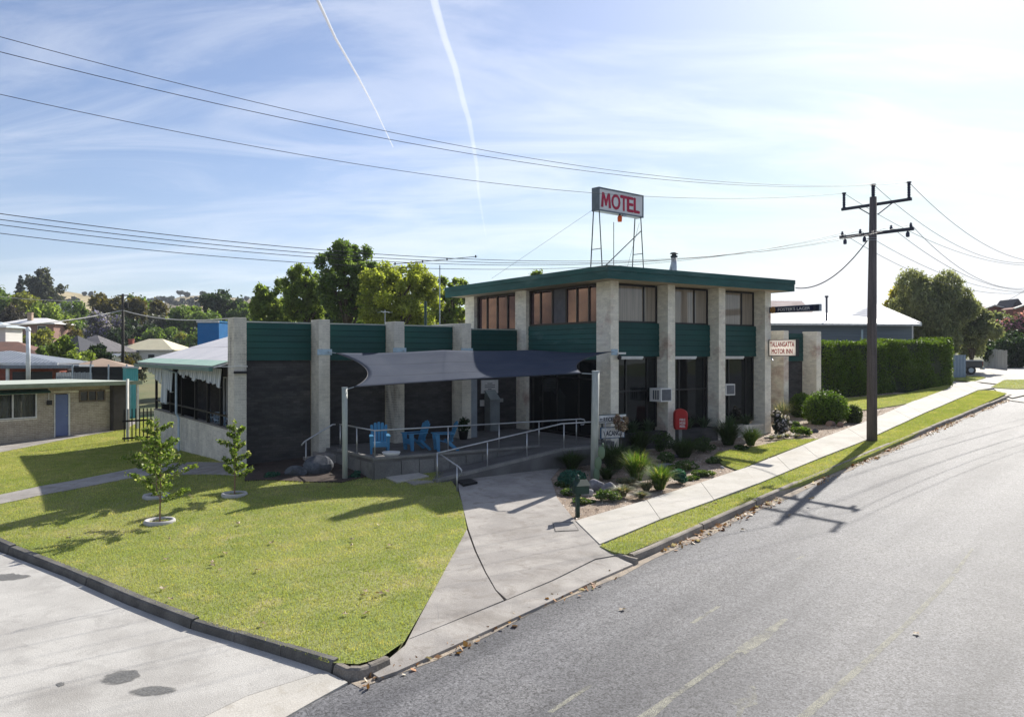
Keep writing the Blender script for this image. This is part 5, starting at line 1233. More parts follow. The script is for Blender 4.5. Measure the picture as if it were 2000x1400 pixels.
# stepped brick terrace at the far right
BRN = mat('terrace_brick', (.24, .10, .08), (.19, .08, .065), 3, .9, fine=.12)
for k, (px, py, wpx, lb) in enumerate(((1925, 603, 80, 'first stepped red-brown brick house with sloping parapet at the far right'), (1958, 597, 90, 'second stepped red-brown brick house with white parapet edge at the far right'), (2010, 597, 60, 'third red-brown brick house at the right edge of the photo'))):
    Y = 118 - 4 * k; x0 = at(px - wpx / 2, 0, Y); wd = wpx / F * Y; zt2 = Zat(py, Y); zb2 = Zat(640, Y)
    t = thing('brick_terrace_house', lb, 'house', (x0, Y, zb2 - 3), 0, None)
    pk = wd * .3
    V = [(0, 0, 0), (wd, 0, 0), (wd, 0, zt2 - zb2 + 3 - wd * .17), (pk, 0, zt2 - zb2 + 3), (0, 0, zt2 - zb2 + 3 - pk * .35)]
    V += [(x, y + 7, z) for x, y, z in V]
    MB().add(V, [(0, 1, 2, 3, 4), (9, 8, 7, 6, 5), (0, 5, 6, 1), (1, 6, 7, 2), (2, 7, 8, 3), (3, 8, 9, 4), (4, 9, 5, 0)]).build('wall', BRN, t)
    h3 = zt2 - zb2 + 3
    MB().bar((pk, -.1, h3 + .05), (wd, -.1, h3 - wd * .17 + .05), .5, .16).bar((pk, -.1, h3 + .05), (0, -.1, h3 - pk * .35 + .05), .5, .16).build('parapet_cap', WF, t)
    MB().box(wd * .72, wd * .76, -.3, -.05, 0, h3 + .3).build('downpipe', WF, t)
Y = 128; house('grey_roofed_hall', 'pale grey roofed house with small dark gables behind the brick terrace', at(1925, 0, Y), Y + 4, R(-4), 8.5, 9, 4, 3.0, BRN, corrugated('pale_grey_sheet', (.42, .45, .45), (.36, .39, .4), 0, .3, .5, depth=.02), hip=False, z0=Zat(607, Y) - 4)
t = thing('gabled_dormer', 'pointed dark gable with glazed front behind the brick terrace', 'house', (at(1987, 0, 112), 112, Zat(606, 112) - 3), 0)
MB().prism([(-1.1, 0), (1.1, 0), (1.1, 4), (-1.1, 4)], 0, 3).build('wall', WF, t)
MB().add([(-1.5, -.2, 2.6), (0, -.2, 4.6), (1.5, -.2, 2.6), (-1.5, 4, 2.6), (0, 4, 4.6), (1.5, 4, 2.6)], [(0, 1, 4, 3), (1, 2, 5, 4), (0, 2, 1), (3, 4, 5)]).build('roof', mat('dark_slate', (.06, .06, .07), None, 3, .7), t)
MB().box(-.7, .7, -.05, -.001, .8, 2.5).build('window', PANE_D, t)
# gate, paling fence and ute at the end of the footpath
STF = corrugated('blue_steel_fence', (.22, .28, .36), (.18, .24, .31), 0, .3, .55, depth=.03)
a_, b_ = G(1862, 738), G(1886, 737)
t = thing('steel_gate', 'blue-grey ribbed steel gate at the far end of the hedge', 'gate', (a_.x, a_.y, Tz(a_.x, a_.y) - .2), math.atan2(b_.y - a_.y, b_.x - a_.x))
Lg = (b_ - a_).length; hg = Zat(693, a_.y) - a_.z + .2
for k in range(6): MB().box(Lg * k / 6 + .005, Lg * (k + 1) / 6 - .005, -.02, .02, .05, hg).build('panel', STF, t)
MB().box(0, Lg, -.035, -.021, hg - .08, hg).box(0, Lg, -.035, -.021, .1, .18).build('rail', STF, t)
a_, b_ = G(1921, 716), G(1967, 722)
t = thing('paling_fence', 'weathered grey paling fence sloping down behind the parked ute', 'fence', (a_.x, a_.y, Tz(a_.x, a_.y) - .2), math.atan2(b_.y - a_.y, b_.x - a_.x))
Lg = (b_ - a_).length; PAL = mat('grey_paling', (.33, .33, .31), (.24, .24, .23), 2, .9, stretch=(4, 4, .3), stain=(.16, .13, .10), sscale=.8)
h0, h1 = Zat(680, a_.y) - a_.z + .2, Zat(688, b_.y) - b_.z + .2
for k in range(14): x = Lg * k / 14; h_ = h0 + (h1 - h0) * k / 14; MB().box(x + .02, x + Lg / 14 - .02, -.02 + .008 * (k % 2), .02, 0, h_ + .03 * ((k * 5) % 3)).build('paling', PAL, t)
MB().box(0, Lg, .03, .09, .4, .5).box(0, Lg, .03, .09, 1.4, 1.5).build('rail', PAL, t)
# ute, tail towards the street
up = G(1916, 731); t = thing('parked_ute', 'dark parked ute with white tray cover, tail showing past the steel gate', 'ute', up, R(158))
UTE = mat('ute_paint', (.015, .017, .022), None, 3, .3, coat=.5)
# local x = forward (away up the drive), y = left
MB().box(0, 2.2, -.88, .88, .55, 1.15).build('tray', UTE, t); MB().box(-.02, 2.22, -.9, .9, 1.155, 1.22).build('tray_cover', WHITE, t)
cab = MB().add([(2.22, -.86, .5), (5.0, -.86, .5), (5.0, .86, .5), (2.22, .86, .5), (2.22, -.86, 1.15), (5.0, -.84, 1.0), (5.0, .84, 1.0), (2.22, .86, 1.15), (2.4, -.72, 1.72), (3.5, -.7, 1.74), (3.5, .7, 1.74), (2.4, .72, 1.72), (4.15, -.82, 1.12), (4.15, .82, 1.12)],
               [(0, 3, 2, 1), (0, 1, 5, 12, 4), (3, 7, 13, 6, 2), (1, 2, 6, 5), (4, 12, 9, 8), (7, 11, 10, 13), (4, 8, 11, 7), (8, 9, 10, 11), (9, 12, 13, 10), (12, 5, 6, 13), (0, 4, 7, 3)]).build('cab', UTE, t)
MB().add([(2.3, -.60, 1.3), (2.3, .60, 1.3), (2.375, .56, 1.66), (2.375, -.56, 1.66)], [(0, 1, 2, 3)]).build('rear_window', PANE_D, cab)
for x in (.85, 4.1):
    for y in (-.8, .8):
        wv = MB().tube([(x, y - .11, .36), (x, y + .11, .36)], .36, 18).build('wheel', BLACK, t); MB().tube([(x, y - .118, .36), (x, y + .118, .36)], .2, 12).build('rim', GALV, wv)
for y in (-.84, .66): MB().box(-.03, -.001, y, y + .18, .72, 1.1).build('tail_light', mat('tail_red', (.45, .02, .015), None, 3, .3), t)
MB().box(-.02, -.003, -.6, .6, .64, 1.1).build('tailgate', mat('tailgate_silver', (.32, .33, .35), None, 3, .4, metal=.4), t); MB().box(-.16, -.03, -.86, .86, .42, .58).build('bumper', GALV, t); MB().box(-.035, -.022, -.2, .2, .72, .84).build('number_plate', WHITE, t)
# wire fence post bit at the right edge
wf0, wf1 = G(1975, 712), G(2010, 700); t = thing('wire_fence', 'low wire fence beside the orange shrub at the right edge', 'fence', (wf0.x, wf0.y, Tz(wf0.x, wf0.y) - .1), math.atan2(wf1.y - wf0.y, wf1.x - wf0.x))
for k in range(3): MB().tube([(k * 3, 0, 0), (k * 3, 0, 1.3)], .04).build('post', GALV, t)
for z in (.4, .8, 1.25): MB().tube([(0, 0, z), (6.2, 0, z)], .015, 4).build('wire', GALV, t)

# ================================================================== utility pole and lines
pb = G(1703, 860, .02); WOOD = mat('pole_wood', (.15, .125, .115), (.10, .085, .08), 3, .85, .4, 30, fine=.2, stretch=(5, 5, .25))
BLUB = mat('blue_black_insulator', (.02, .028, .07), None, 3, .35); STL = mat('crossarm_steel', (.03, .035, .06), None, 3, .5)
up_ = thing('utility_pole', 'tall timber power pole with two crossarms on the grass verge', 'pole', pb)
ZP_ = Zat(385, pb.y) - pb.z
MB().tube([(0, 0, -.4), (0, 0, ZP_ * .5), (.05, 0, ZP_)], [.20, .175, .13], 18).build('shaft', WOOD, up_, True)
AD = Vector((math.cos(R(-52)), math.sin(R(-52)), 0))                   # the arms lie across the street
k_ = pb.y / F
def pz(py): return Zat(py, pb.y) - pb.z
za_ = pz(398.5); la = 1.42
MB().bar(-AD * la + Vector((.05, 0, za_)) - AD.cross(Vector((0, 0, 1))) * .17, AD * la + Vector((.05, 0, za_)) - AD.cross(Vector((0, 0, 1))) * .17, .09, .11).build('crossarm', STL, up_)
arm = up_.children[-1]; off = -AD.cross(Vector((0, 0, 1))) * .17 + Vector((.05, 0, 0))
for s in (-1, 1): MB().tube([AD * .75 * s + off + Vector((0, 0, za_)), AD * .12 * s + off * .8 + Vector((0, 0, za_ - .42))], .022, 5).build('brace', STL, arm)
def insulator(p, h_, r, par):
    prof = [(r * .6, 0)]
    for i in range(6): z = h_ * (i + .3) / 6.5; prof += [(r, z), (r * .62, z + h_ * .06)]
    prof += [(r * 1.25, h_ * .93), (r * 1.25, h_), (.01, h_ + .01)]
    return MB().lathe(prof, p, 10).build('insulator', BLUB, par)
tops = []
for s in (-.93, .93): p = AD * la * s + off + Vector((0, 0, za_ + .05)); insulator(p, .62, .07, arm); tops.append(pb + p + Vector((0, 0, .6)))
insulator(Vector((.05, 0, ZP_ - .02)), .52, .085, up_); tops.append(pb + Vector((.05, 0, ZP_ + .5)))
zb_ = pz(455); lb_ = 1.5
MB().bar(-AD * lb_ + off + Vector((0, 0, zb_)), AD * lb_ + off + Vector((0, 0, zb_)), .10, .12).build('crossarm', STL, up_); arm2 = up_.children[-1]
low_att = []
for s in (-.93, -.42, .42, .93):
    p = AD * lb_ * s + off + Vector((0, 0, zb_ + .05)); MB().lathe([(.02, 0), (.055, .03), (.055, .09), (.03, .14), (.06, .15), (.01, .2)], p, 9).build('insulator', BLUB, arm2); low_att.append(pb + p + Vector((0, 0, .12)))
for s in (-.85, -.3, .85): MB().lathe([(.02, -.3), (.07, -.28), (.07, -.14), (.02, -.06)], AD * lb_ * s + off + Vector((0, 0, zb_)), 9).build('fuse_holder', BLUB, arm2)
for z in (pz(470), pz(466)): MB().tube([(math.cos(a) * .168, math.sin(a) * .168, z) for a in np.linspace(0, 6.283, 20)], .012, 5).build('strap', GALV, up_)

WIRE = mat('line_wire', (.03, .032, .04), None, 3, .5, spec=.3)
def wire(label, pts, r, group=None, cat='power line', name='power_line', m=None):
    p0 = Vector(pts[0])
    o = MB().tube([Vector(p) - p0 for p in pts], r, 5, False).build(name, m or WIRE, None, True); o.location = p0
    return tag(o, label, cat, group)
WD = Vector((-.82, -.574, 0)); pv = Vector((pb.x, pb.y, 0))
def left_wire(label, att, obs, r):
    """obs: (px, py) seen in the photograph; the wire hangs as a parabola in one upright plane"""
    a = Vector(att); ts, zs = [0.0], [a.z]; wts = [4.0]
    for px, py in obs:
        q = (px - 1000) / F; t = (a.x - q * a.y) / (q * WD.y - WD.x); ts.append(t); zs.append(Zat(py, a.y + WD.y * t)); wts.append(1.0)
    c = np.polyfit(ts, zs, 2, w=wts)
    pts = [(a.x + WD.x * t, a.y + WD.y * t, np.polyval(c, t) if t > 0 else a.z) for t in np.linspace(0, 34, 50)]
    return wire(label, pts, r, 'lines from the pole across the left sky')
left_wire('topmost thin black line from the pole tip across the left sky', tops[2], [(0, 76), (400, 170), (800, 268), (1200, 334)], .0068)
left_wire('second black line from the right insulator across the left sky', tops[1], [(0, 104), (400, 196), (760, 270), (1200, 343)], .0068)
left_wire('third black line from the left insulator, passing in front of the roof sign', tops[0], [(0, 187), (500, 284), (900, 350), (1200, 379), (1450, 391)], .0068)
for k, (att, y0, y5, y10, lb) in enumerate(((low_att[3], 426, 466, 507, 'upper line of the low bundle passing over the motel roof'), (low_att[2], 437, 476, 510, 'second line of the low bundle passing over the motel roof'),
                                            (low_att[1], 447, 484, 515, 'third line of the low bundle passing over the motel roof'), (low_att[0], 465, 496, 521, 'lowest line of the low bundle just above the motel roof'))):
    left_wire(lb, att, [(0, y0), (500, y5), (1000, y10), (1330, y10 + 3 if k < 2 else y10 - 2)], .0072)
RD = Vector((.766, .643, 0))
def right_wire(label, att, obs, r=.010):
    a = Vector(att); ts, zs, wts = [0.0], [a.z], [4.0]
    for px, py in obs:
        q = (px - 1000) / F; t = (a.x - q * a.y) / (q * RD.y - RD.x); ts.append(t); zs.append(Zat(py, a.y + RD.y * t)); wts.append(1)
    c = np.polyfit(ts, zs, 2, w=wts)
    return wire(label, [(a.x + RD.x * t, a.y + RD.y * t, np.polyval(c, t) if t > 0 else a.z) for t in np.linspace(0, 26, 30)], r, 'lines from the pole to the right')
right_wire('highest thin line from the pole running off to the right', tops[1], [(1875, 447), (1950, 490), (2000, 508)])
right_wire('thin line from the pole tip running off to the right', tops[2], [(1850, 470), (1930, 503), (2000, 514)])
right_wire('thin line from the left insulator running off to the right', tops[0], [(1830, 475), (1920, 508), (1990, 517)])
right_wire('upper line of the lower four running off to the right above the weeping tree', low_att[3], [(1850, 510), (1925, 547), (1990, 565)])
right_wire('second line of the lower four running off to the right above the weeping tree', low_att[2], [(1845, 518), (1925, 552), (1990, 567)])
right_wire('third line of the lower four dipping behind the weeping tree', low_att[1], [(1812, 522), (1900, 556), (1990, 570)])
right_wire('lowest line of the lower four dipping behind the weeping tree', low_att[0], [(1800, 535), (1880, 565), (1990, 572)])
sA_ = pb + Vector((-.18, 0, pz(470))); sB_ = ML(9.7, -.86, 6.5)
wire('thick black service cable sagging from the pole to the corner of the motel roof', [sA_.lerp(sB_, t) - Vector((0, 0, 4 * .55 * t * (1 - t))) for t in np.linspace(0, 1, 24)], .022, name='service_cable', cat='cable')
sB2 = P(1935, 601, 80); wire('thin drop line reaching down to the brick terrace at the far right', [P(2030, 548, 60).lerp(sB2, t) - Vector((0, 0, .8 * t * (1 - t))) for t in np.linspace(0, 1, 10)], .015)
sp0, sp1 = P(768, 516, 21.6), P(932, 501, 23.6)
spd = thing('line_spreader', 'thin spreader rod tying the four low lines together above the roof line', 'line fitting', sp0)
MB().tube([(0, 0, 0), sp1 - sp0], .010, 6).build('rod', WIRE, spd)
for t_ in (.02, .33, .62, .98): MB().tube([(sp1 - sp0) * t_ + Vector((0, 0, -.03)), (sp1 - sp0) * t_ + Vector((0, 0, .04))], .02, 6).build('clip', WIRE, spd)
# small timber pole in the town with its pale cable
tp = P(240, 690, 74); tz = Tz(tp.x, tp.y) - .3
tpo = thing('timber_pole', 'thin dark timber pole standing among the town gardens', 'pole', (tp.x, tp.y, tz))
MB().tube([(0, 0, 0), (0, 0, Zat(574, 74) - tz)], [.16, .11], 10).build('shaft', mat('dark_pole', (.05, .045, .04), None, 3, .9), tpo, True)
MB().lathe([(.05, 0), (.2, .02), (.2, .5), (.05, .55)], (.3, 0, Zat(602, 74) - tz), 10).build('transformer', BLACK, tpo)
MB().bar((-.5, 0, Zat(577, 74) - tz), (.5, 0, Zat(577, 74) - tz), .1, .1).build('crossarm', BLACK, tpo)
PALEW = mat('pale_cable', (.62, .60, .55), None, 3, .6)
a_ = P(240, 606, 74)
wire('pale aerial cable from the timber pole to the left edge', [a_.lerp(P(-120, 634, 60), t) - Vector((0, 0, 4 * .55 * t * (1 - t))) for t in np.linspace(0, 1, 20)], .055, name='aerial_cable', cat='cable', m=PALEW)
wire('pale aerial cable from the timber pole towards the motel', [a_.lerp(P(460, 621, 52), t) - Vector((0, 0, 4 * .45 * t * (1 - t))) for t in np.linspace(0, 1, 20)], .04, name='aerial_cable', cat='cable', m=PALEW)
wire('faint pale line across the far trees at the left', [P(-20, 577, 160).lerp(P(165, 588, 160), t) - Vector((0, 0, 1.2 * t * (1 - t))) for t in np.linspace(0, 1, 12)], .05, name='aerial_cable', cat='cable', m=PALEW)

# ================================================================== plants of the motel garden
LOM = leafmat('strappy_green', (.07, .13, .018), (.10, .17, .03), .45, (.28, .26, .10), .12)
LOMD = leafmat('shaded_strappy', (.03, .06, .015), (.045, .075, .02), .35)  # same strappy leaves, with the shade put into a darker green
FES = leafmat('blue_fescue', (.14, .17, .12), (.20, .20, .13), .3, (.36, .30, .19), .35)
TEALB = leafmat('teal_shrub', (.025, .10, .075), (.04, .13, .09), .3)
MOUND = leafmat('groundcover', (.06, .11, .03), (.09, .13, .04), .35, (.35, .33, .25), .08)
BOX = leafmat('box_leaf', (.065, .12, .014), (.09, .145, .02), .4)
BOXD = leafmat('dark_box_leaf', (.05, .075, .018), (.08, .10, .03), .35)
def tuft(name, label, px, py, hpx, wpx, m, n=500, wid=.022, cat='plant', seed=1, group=None, lean=1.0, sink=0.0):
    b = G(px, py, sink); k = b.y / F; rg = np.random.default_rng(seed)
    t = thing(name, label, cat, b, 0, group)
    v, f = blades(n, (0, 0, 0), hpx * k * 1.2, wpx * k * .72, wid, rg, lean * 1.15, 4, wpx * k * .16)
    mesh_obj('leaves', v, f, m, t); return t
tuft('grass_tuft', 'tall bright green strappy tuft, larger of the two beside the footpath', 1243, 938, 62, 62, LOM, 750, seed=1)
tuft('grass_tuft', 'bright green strappy tuft beside the teal shrub', 1288, 955, 52, 56, LOM, 600, seed=2)
tuft('grass_tuft', 'large dark strappy tuft in shade behind the bright tufts', 1200, 915, 55, 85, LOMD, 700, seed=3)
tuft('grass_tuft', 'dark strappy tuft against the deck wall left of the leaning post', 1117, 915, 38, 60, LOMD, 500, seed=4)
tuft('grass_tuft', 'large dark strappy tuft below the third pier', 1422, 868, 56, 62, LOMD, 700, seed=5)
tuft('grass_tuft', 'half sunlit strappy tuft in front of the planter under the last street window', 1466, 870, 42, 44, LOM, 450, seed=6)
tuft('grass_tuft', 'low dark strappy tuft below the red hose cover', 1335, 892, 42, 70, LOMD, 600, seed=7)
tuft('grass_tuft', 'dark strappy tuft behind the VACANCY board', 1250, 880, 50, 60, LOMD, 450, seed=8)
tuft('grass_tuft', 'small dark strappy tuft at the foot of the leaning post', 1185, 935, 26, 44, LOMD, 300, seed=18)
tuft('flowering_tuft', 'thin tuft with white flower heads beside the last pier', 1528, 822, 46, 44, FES, 300, .02, seed=9)
for k, (px, py, h_, w_, lb) in enumerate(((1216, 969, 26, 36, 'blue-grey tussock with straw top, largest of those near the pale rocks'), (1262, 958, 22, 32, 'grey tussock between the two bright tufts and the footpath'),
        (1252, 973, 16, 24, 'small brown tussock nearest the footpath'), (1232, 948, 18, 26, 'small dark grey tussock behind the largest tussock'),
        (1506, 858, 9, 16, 'small grey tussock, first of the row by the curved lawn edge'), (1521, 857, 10, 16, 'small grey tussock, second of the row by the curved lawn edge'),
        (1537, 855, 11, 17, 'small grey tussock, third of the row by the curved lawn edge'), (1555, 854, 9, 17, 'small grey tussock, last of the row by the curved lawn edge'))):
    tuft('tussock', lb, px, py, h_, w_, FES, 300 if k < 4 else 140, .032, 'plant', 30 + k, 'grey tussock grasses in the gravel', 1.1)
def bush(name, label, px, py, hpx, wpx, m, n=1500, size=.06, k=10, lump=.5, seed=1, cat='shrub', core=None, dpx=None, elong=1.5, group=None, shell=.75, sink=.05, part='foliage'):
    b = G(px, py, -sink); q = b.y / F; t = thing(name, label, cat, b, 0, group); h_, w_ = hpx * q, wpx * q
    bl = lumps(0, 0, h_ * .5, w_ * .42, (dpx or wpx) * q * .42, h_ * .42, k, lump, seed) if k > 1 else [(0, 0, h_ * .45, w_ * .48, (dpx or wpx) * q * .48, h_ * .54)]
    v, f = leaf_cards(n, bl, size, shell, elong, 0, np.random.default_rng(seed)); mesh_obj(part, v, f, m, t)
    if core:
        MB().tube([(0, 0, -.1), (0, 0, h_ * .6)], .05, 6).build('stem', BARK, t)
    return t
bush('teal_shrub', 'small rounded teal shrub at the end of the gravel beside the footpath', 1327, 946, 34, 38, TEALB, 1600, .05, seed=3)
bush('teal_shrub', 'low dark teal shrub in shade behind the letterbox', 1116, 948, 32, 75, TEALB, 1800, .06, seed=4)
for k, (px, py, h_, w_, lb) in enumerate(((1112, 968, 15, 44, 'low green mound left of the letterbox'), (1142, 984, 12, 48, 'low green mound right of the letterbox post'), (1185, 980, 24, 56, 'low green mound with pale flowers in front of the rocks'),
        (1336, 920, 20, 56, 'dark green mound behind the teal shrub'), (1368, 930, 14, 46, 'green mound beside the footpath edge near the lawn patch'))):
    bush('groundcover_mound', lb, px, py, h_, w_, MOUND, 1500, .045, 9, .55, 50 + k, 'plant', group='creeping mounds in the gravel')
RED_L = leafmat('bronze_leaf', (.22, .13, .10), (.26, .21, .15), .4, (.50, .42, .34), .35)
b_ = bush('bronze_shrub', 'airy bronze and pink shrub in front of the RECEPTION board', 1213, 905, 96, 38, RED_L, 10, seed=5)
q = b_.location.y / F
for c_ in list(b_.children): bpy.data.objects.remove(c_)
v, f = leaf_cards(1100, lumps(0, 0, 80 * q, 19 * q, 17 * q, 23 * q, 30, .24, 5), .05, .2, 1.8); mesh_obj('foliage', v, f, RED_L, b_)
limb_mesh((0, 0, 0), (0, 0, 74 * q), .022, [(.15, 0, 85 * q), (-.2, .1, 80 * q), (.1, -.2, 70 * q)], rng).build('stem', BARK, b_)
DRAC = leafmat('spiky_grey_green', (.05, .09, .05), (.07, .10, .06), .3)
for k, (u, lb) in enumerate(((FU[0] + 1.3, 'spiky plants filling the planter under the first street window'), (FU[0] + 2.2, 'spiky plant beside the second pier in the planter'), (FU[1] + 1.4, 'spiky plants in the planter under the middle street window'), (FU[1] + 2.3, 'spiky plant in the planter beside the third pier'), (FU[2] + 1.0, 'broad spiky plant in the planter under the last street window'), (FU[2] + 2.0, 'spiky plant in the planter beside the last pier'))):
    t = thing('planter_plant', lb, 'plant', ML(u, .28, .64)); v, f = blades(90, (0, 0, 0), .62, .55, .06, np.random.default_rng(k), 1.0, 3, .1); mesh_obj('leaves', v, f, DRAC, t)
SILV = leafmat('silver_pink_leaf', (.05, .06, .035), (.08, .07, .05), .2, (.62, .56, .60), .34)
bush('silver_shrub', 'dark shrub flecked with silvery white leaves beside the last pier', 1525, 849, 52, 42, SILV, 700, .13, 9, .5, 7, shell=.5)
bush('round_bush', 'largest clipped round green bush by the footpath', 1613, 828, 62, 82, BOX, 9000, .055, 1, 1.0, 8, shell=.93, dpx=70)
bush('round_bush', 'smaller clipped green bush half behind the largest round bush', 1566, 815, 46, 44, BOX, 4500, .055, 1, 1.0, 9, shell=.92)
bush('round_bush', 'small brownish clipped bush right of the largest round bush', 1667, 826, 34, 32, BOXD, 2500, .055, 1, 1.0, 10, shell=.92)
bush('low_bush', 'small yellow-green bush in front of the silvery shrub', 1567, 852, 24, 42, LOM, 1500, .05, 7, .5, 11)
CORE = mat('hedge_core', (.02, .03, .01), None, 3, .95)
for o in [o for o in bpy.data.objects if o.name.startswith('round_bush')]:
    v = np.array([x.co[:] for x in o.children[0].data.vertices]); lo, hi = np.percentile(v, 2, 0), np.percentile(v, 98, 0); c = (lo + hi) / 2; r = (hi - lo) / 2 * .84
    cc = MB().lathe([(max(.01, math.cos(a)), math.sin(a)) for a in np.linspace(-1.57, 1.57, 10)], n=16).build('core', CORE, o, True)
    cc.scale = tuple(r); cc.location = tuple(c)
for k, (px, py, h_, w_, m_, lb) in enumerate(((1145, 902, 34, 46, LOMD, 'dark leafy plant between the low tuft and the leaning post'), (1232, 905, 40, 60, LOMD, 'dark leafy shrub below the VACANCY board'), (1288, 888, 44, 56, LOMD, 'dark shrub in front of the first planter wall'),
        (1378, 884, 30, 60, LOMD, 'dark low shrub between the hose cover and the third pier'), (1302, 905, 26, 44, MOUND, 'shaded green mound above the pale flat stone'), (1395, 905, 12, 40, MOUND, 'flat green mound at the tip of the lawn patch'),
        (1352, 938, 9, 30, MOUND, 'flat green creeper beside the teal shrub'), (1450, 882, 14, 40, LOMD, 'dark creeper along the shaded edge of the lawn patch'), (1548, 838, 16, 30, MOUND, 'green mound behind the small yellow-green bush'), (1098, 952, 12, 30, MOUND, 'low dark mound at the driveway edge of the bed'),
        (1270, 925, 20, 34, MOUND, 'green mound behind the bright tufts'), (1212, 945, 14, 30, FES, 'grey clump between the rocks and the bright tufts'), (1585, 800, 40, 40, BOXD, 'dark green shrub against the end pier behind the round bushes'))):
    bush('bed_plant', lb, px, py, h_, w_, m_, 900, .055, 9, .5, 300 + k, 'plant', group='low plants of the motel bed')
# clipped hedge
ha, hb = G(1606, 781), G(1860, 752); hd = hb - ha; hd.z = 0; HL = hd.length; hd.normalize(); hn = Vector((hd.y, -hd.x, 0))
hg = thing('clipped_hedge', 'tall clipped green hedge between the motel wing and the steel gate', 'hedge', ha, math.atan2(hd.y, hd.x))
hz0_, hz1_ = Zat(672.5, ha.y) - ha.z, Zat(666, hb.y) - ha.z; HDp = 2.2
n = 42000; rg = np.random.default_rng(5); fx_ = rg.random(n); side = rg.random(n)
X = rg.random(n) * HL; top = hz0_ + (hz1_ - hz0_) * X / HL + .09 * np.sin(X * .9) + .07 * np.sin(X * 1.7 + 1) + .05 * np.sin(X * 4.3)
gr_ = (hb.z - ha.z) * X / HL
zf = gr_ + rg.random(n) * (top - gr_); p = np.zeros((n, 3)); isf, ist, ise = side < .62, (side >= .62) & (side < .90), side >= .90
wob = .13 * np.sin(X * .8 + zf * 1.6) + .08 * np.sin(X * 2.3 + zf * 1.1) + .05 * np.sin(X * .9 - zf * 2.2)
p[isf] = np.stack([X, wob - .15 * np.clip((zf - gr_) / np.maximum(top - gr_, .1) - .75, 0, 1) * -1.2, zf], 1)[isf]
p[ist] = np.stack([X, rg.random(n) * HDp, top], 1)[ist]
ex = np.where(rg.random(n) < .7, HL, 0.0); tope = np.where(ex > 1, hz1_, hz0_); gre = np.where(ex > 1, hb.z - ha.z, 0)
p[ise] = np.stack([ex, rg.random(n) * HDp, gre + rg.random(n) * (tope - gre)], 1)[ise]
p += rg.normal(size=(n, 3)) * .06
d = rg.normal(size=(n, 3)) + [0, -.3, .5]; d /= np.linalg.norm(d, axis=1)[:, None]; e_ = np.cross(d, rg.normal(size=(n, 3))); e_ /= np.linalg.norm(e_, axis=1)[:, None]; s = .07 * (.6 + .8 * rg.random((n, 1)))
v = np.stack([p - d * s, p + e_ * s * .5, p + d * s, p - e_ * s * .5], 1).reshape(-1, 3)
HEDG = leafmat('hedge_leaf', (.065, .115, .012), (.09, .14, .018), .42)
mesh_obj('foliage', v, np.arange(4 * n).reshape(n, 4), HEDG, hg)
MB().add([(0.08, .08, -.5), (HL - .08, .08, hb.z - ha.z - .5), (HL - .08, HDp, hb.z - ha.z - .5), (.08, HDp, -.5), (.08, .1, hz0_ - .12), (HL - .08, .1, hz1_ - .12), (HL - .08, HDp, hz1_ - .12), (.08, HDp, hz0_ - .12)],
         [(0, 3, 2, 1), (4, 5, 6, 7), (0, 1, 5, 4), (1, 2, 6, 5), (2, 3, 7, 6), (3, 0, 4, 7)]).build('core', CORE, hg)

# rocks
ROCK = mat('grey_rock', (.20, .20, .22), (.11, .11, .12), 2.5, .85, .8, 12, fine=.25, stain=(.50, .48, .46), sscale=2.2)
ROCKW = mat('pale_rock', (.52, .50, .47), (.42, .40, .38), 2.5, .85, .8, 12, fine=.2)
ROCKD = mat('dark_boulder', (.10, .11, .125), (.06, .065, .075), 2, .85, .8, 10, fine=.25)
def rock(label, px, py, wpx, hpx, m, seed, dp=.8):
    b = G(px, py, -.04); k = b.y / F; bm = bmesh.new(); bmesh.ops.create_icosphere(bm, subdivisions=3, radius=1); rg = np.random.default_rng(seed)
    pl = rg.normal(size=(9, 3)); pl /= np.linalg.norm(pl, axis=1)[:, None]; dd = .62 + .3 * rg.random(9)
    for vv in bm.verts:
        c = np.array(vv.co); 
        for a, q in zip(pl, dd):
            s = c @ a
            if s > q: c = c - a * (s - q)
        vv.co = c
        vv.co.x *= wpx * k / 2 * 1.15; vv.co.y *= wpx * k / 2 * dp; vv.co.z = (vv.co.z + .55) * hpx * k / 1.3
    me = bpy.data.meshes.new('rock'); bm.to_mesh(me); bm.free(); me.materials.append(m); o = bpy.data.objects.new('rock', me); C.objects.link(o); o.location = b
    return tag(o, label, 'rock')
rock('dark grey rock with white veins beside the letterbox', 1163, 958, 32, 20, ROCK, 1)
rock('grey and white rock right of the veined rock, left of the largest tussock', 1188, 962, 26, 18, ROCK, 2)
rock('flat white rock right of the letterbox post', 1147, 969, 26, 13, ROCKW, 3, .5)
rock('flat blue-grey stone in the shaded gravel below the red hose cover', 1330, 893, 30, 6, ROCK, 4)
rock('pale flat stone behind the teal shrub', 1300, 915, 34, 9, ROCK, 5)
rock('small brown stone in front of the largest round bush', 1622, 832, 17, 9, mat('brown_rock', (.22, .15, .12), None, 3, .9), 6)
rock('small brown stone right of the other by the largest round bush', 1641, 834, 12, 9, mat('brown_rock', (.22, .15, .12), None, 3, .9), 7)
rock('small dark stone at the end of the curved lawn edge', 1592, 845, 12, 8, ROCKD, 8)
rock('big dark boulder at the foot of the second brick fin', 622, 925, 52, 32, ROCKD, 9)
rock('low dark boulder left of the bigger one below the charcoal wall', 577, 930, 40, 18, ROCKD, 10)
rock('small white pebble on the edge of the lawn patch', 1411, 915, 9, 5, ROCKW, 11)
bush('shade_plant', 'low grey-green plant in the dark bed beside the sail post', 693, 935, 18, 30, TEALB, 500, .05, seed=21, cat='plant')
bush('shade_plant', 'low dark plant at the left end of the bed below the charcoal wall', 530, 934, 14, 36, TEALB, 500, .05, seed=22, cat='plant')
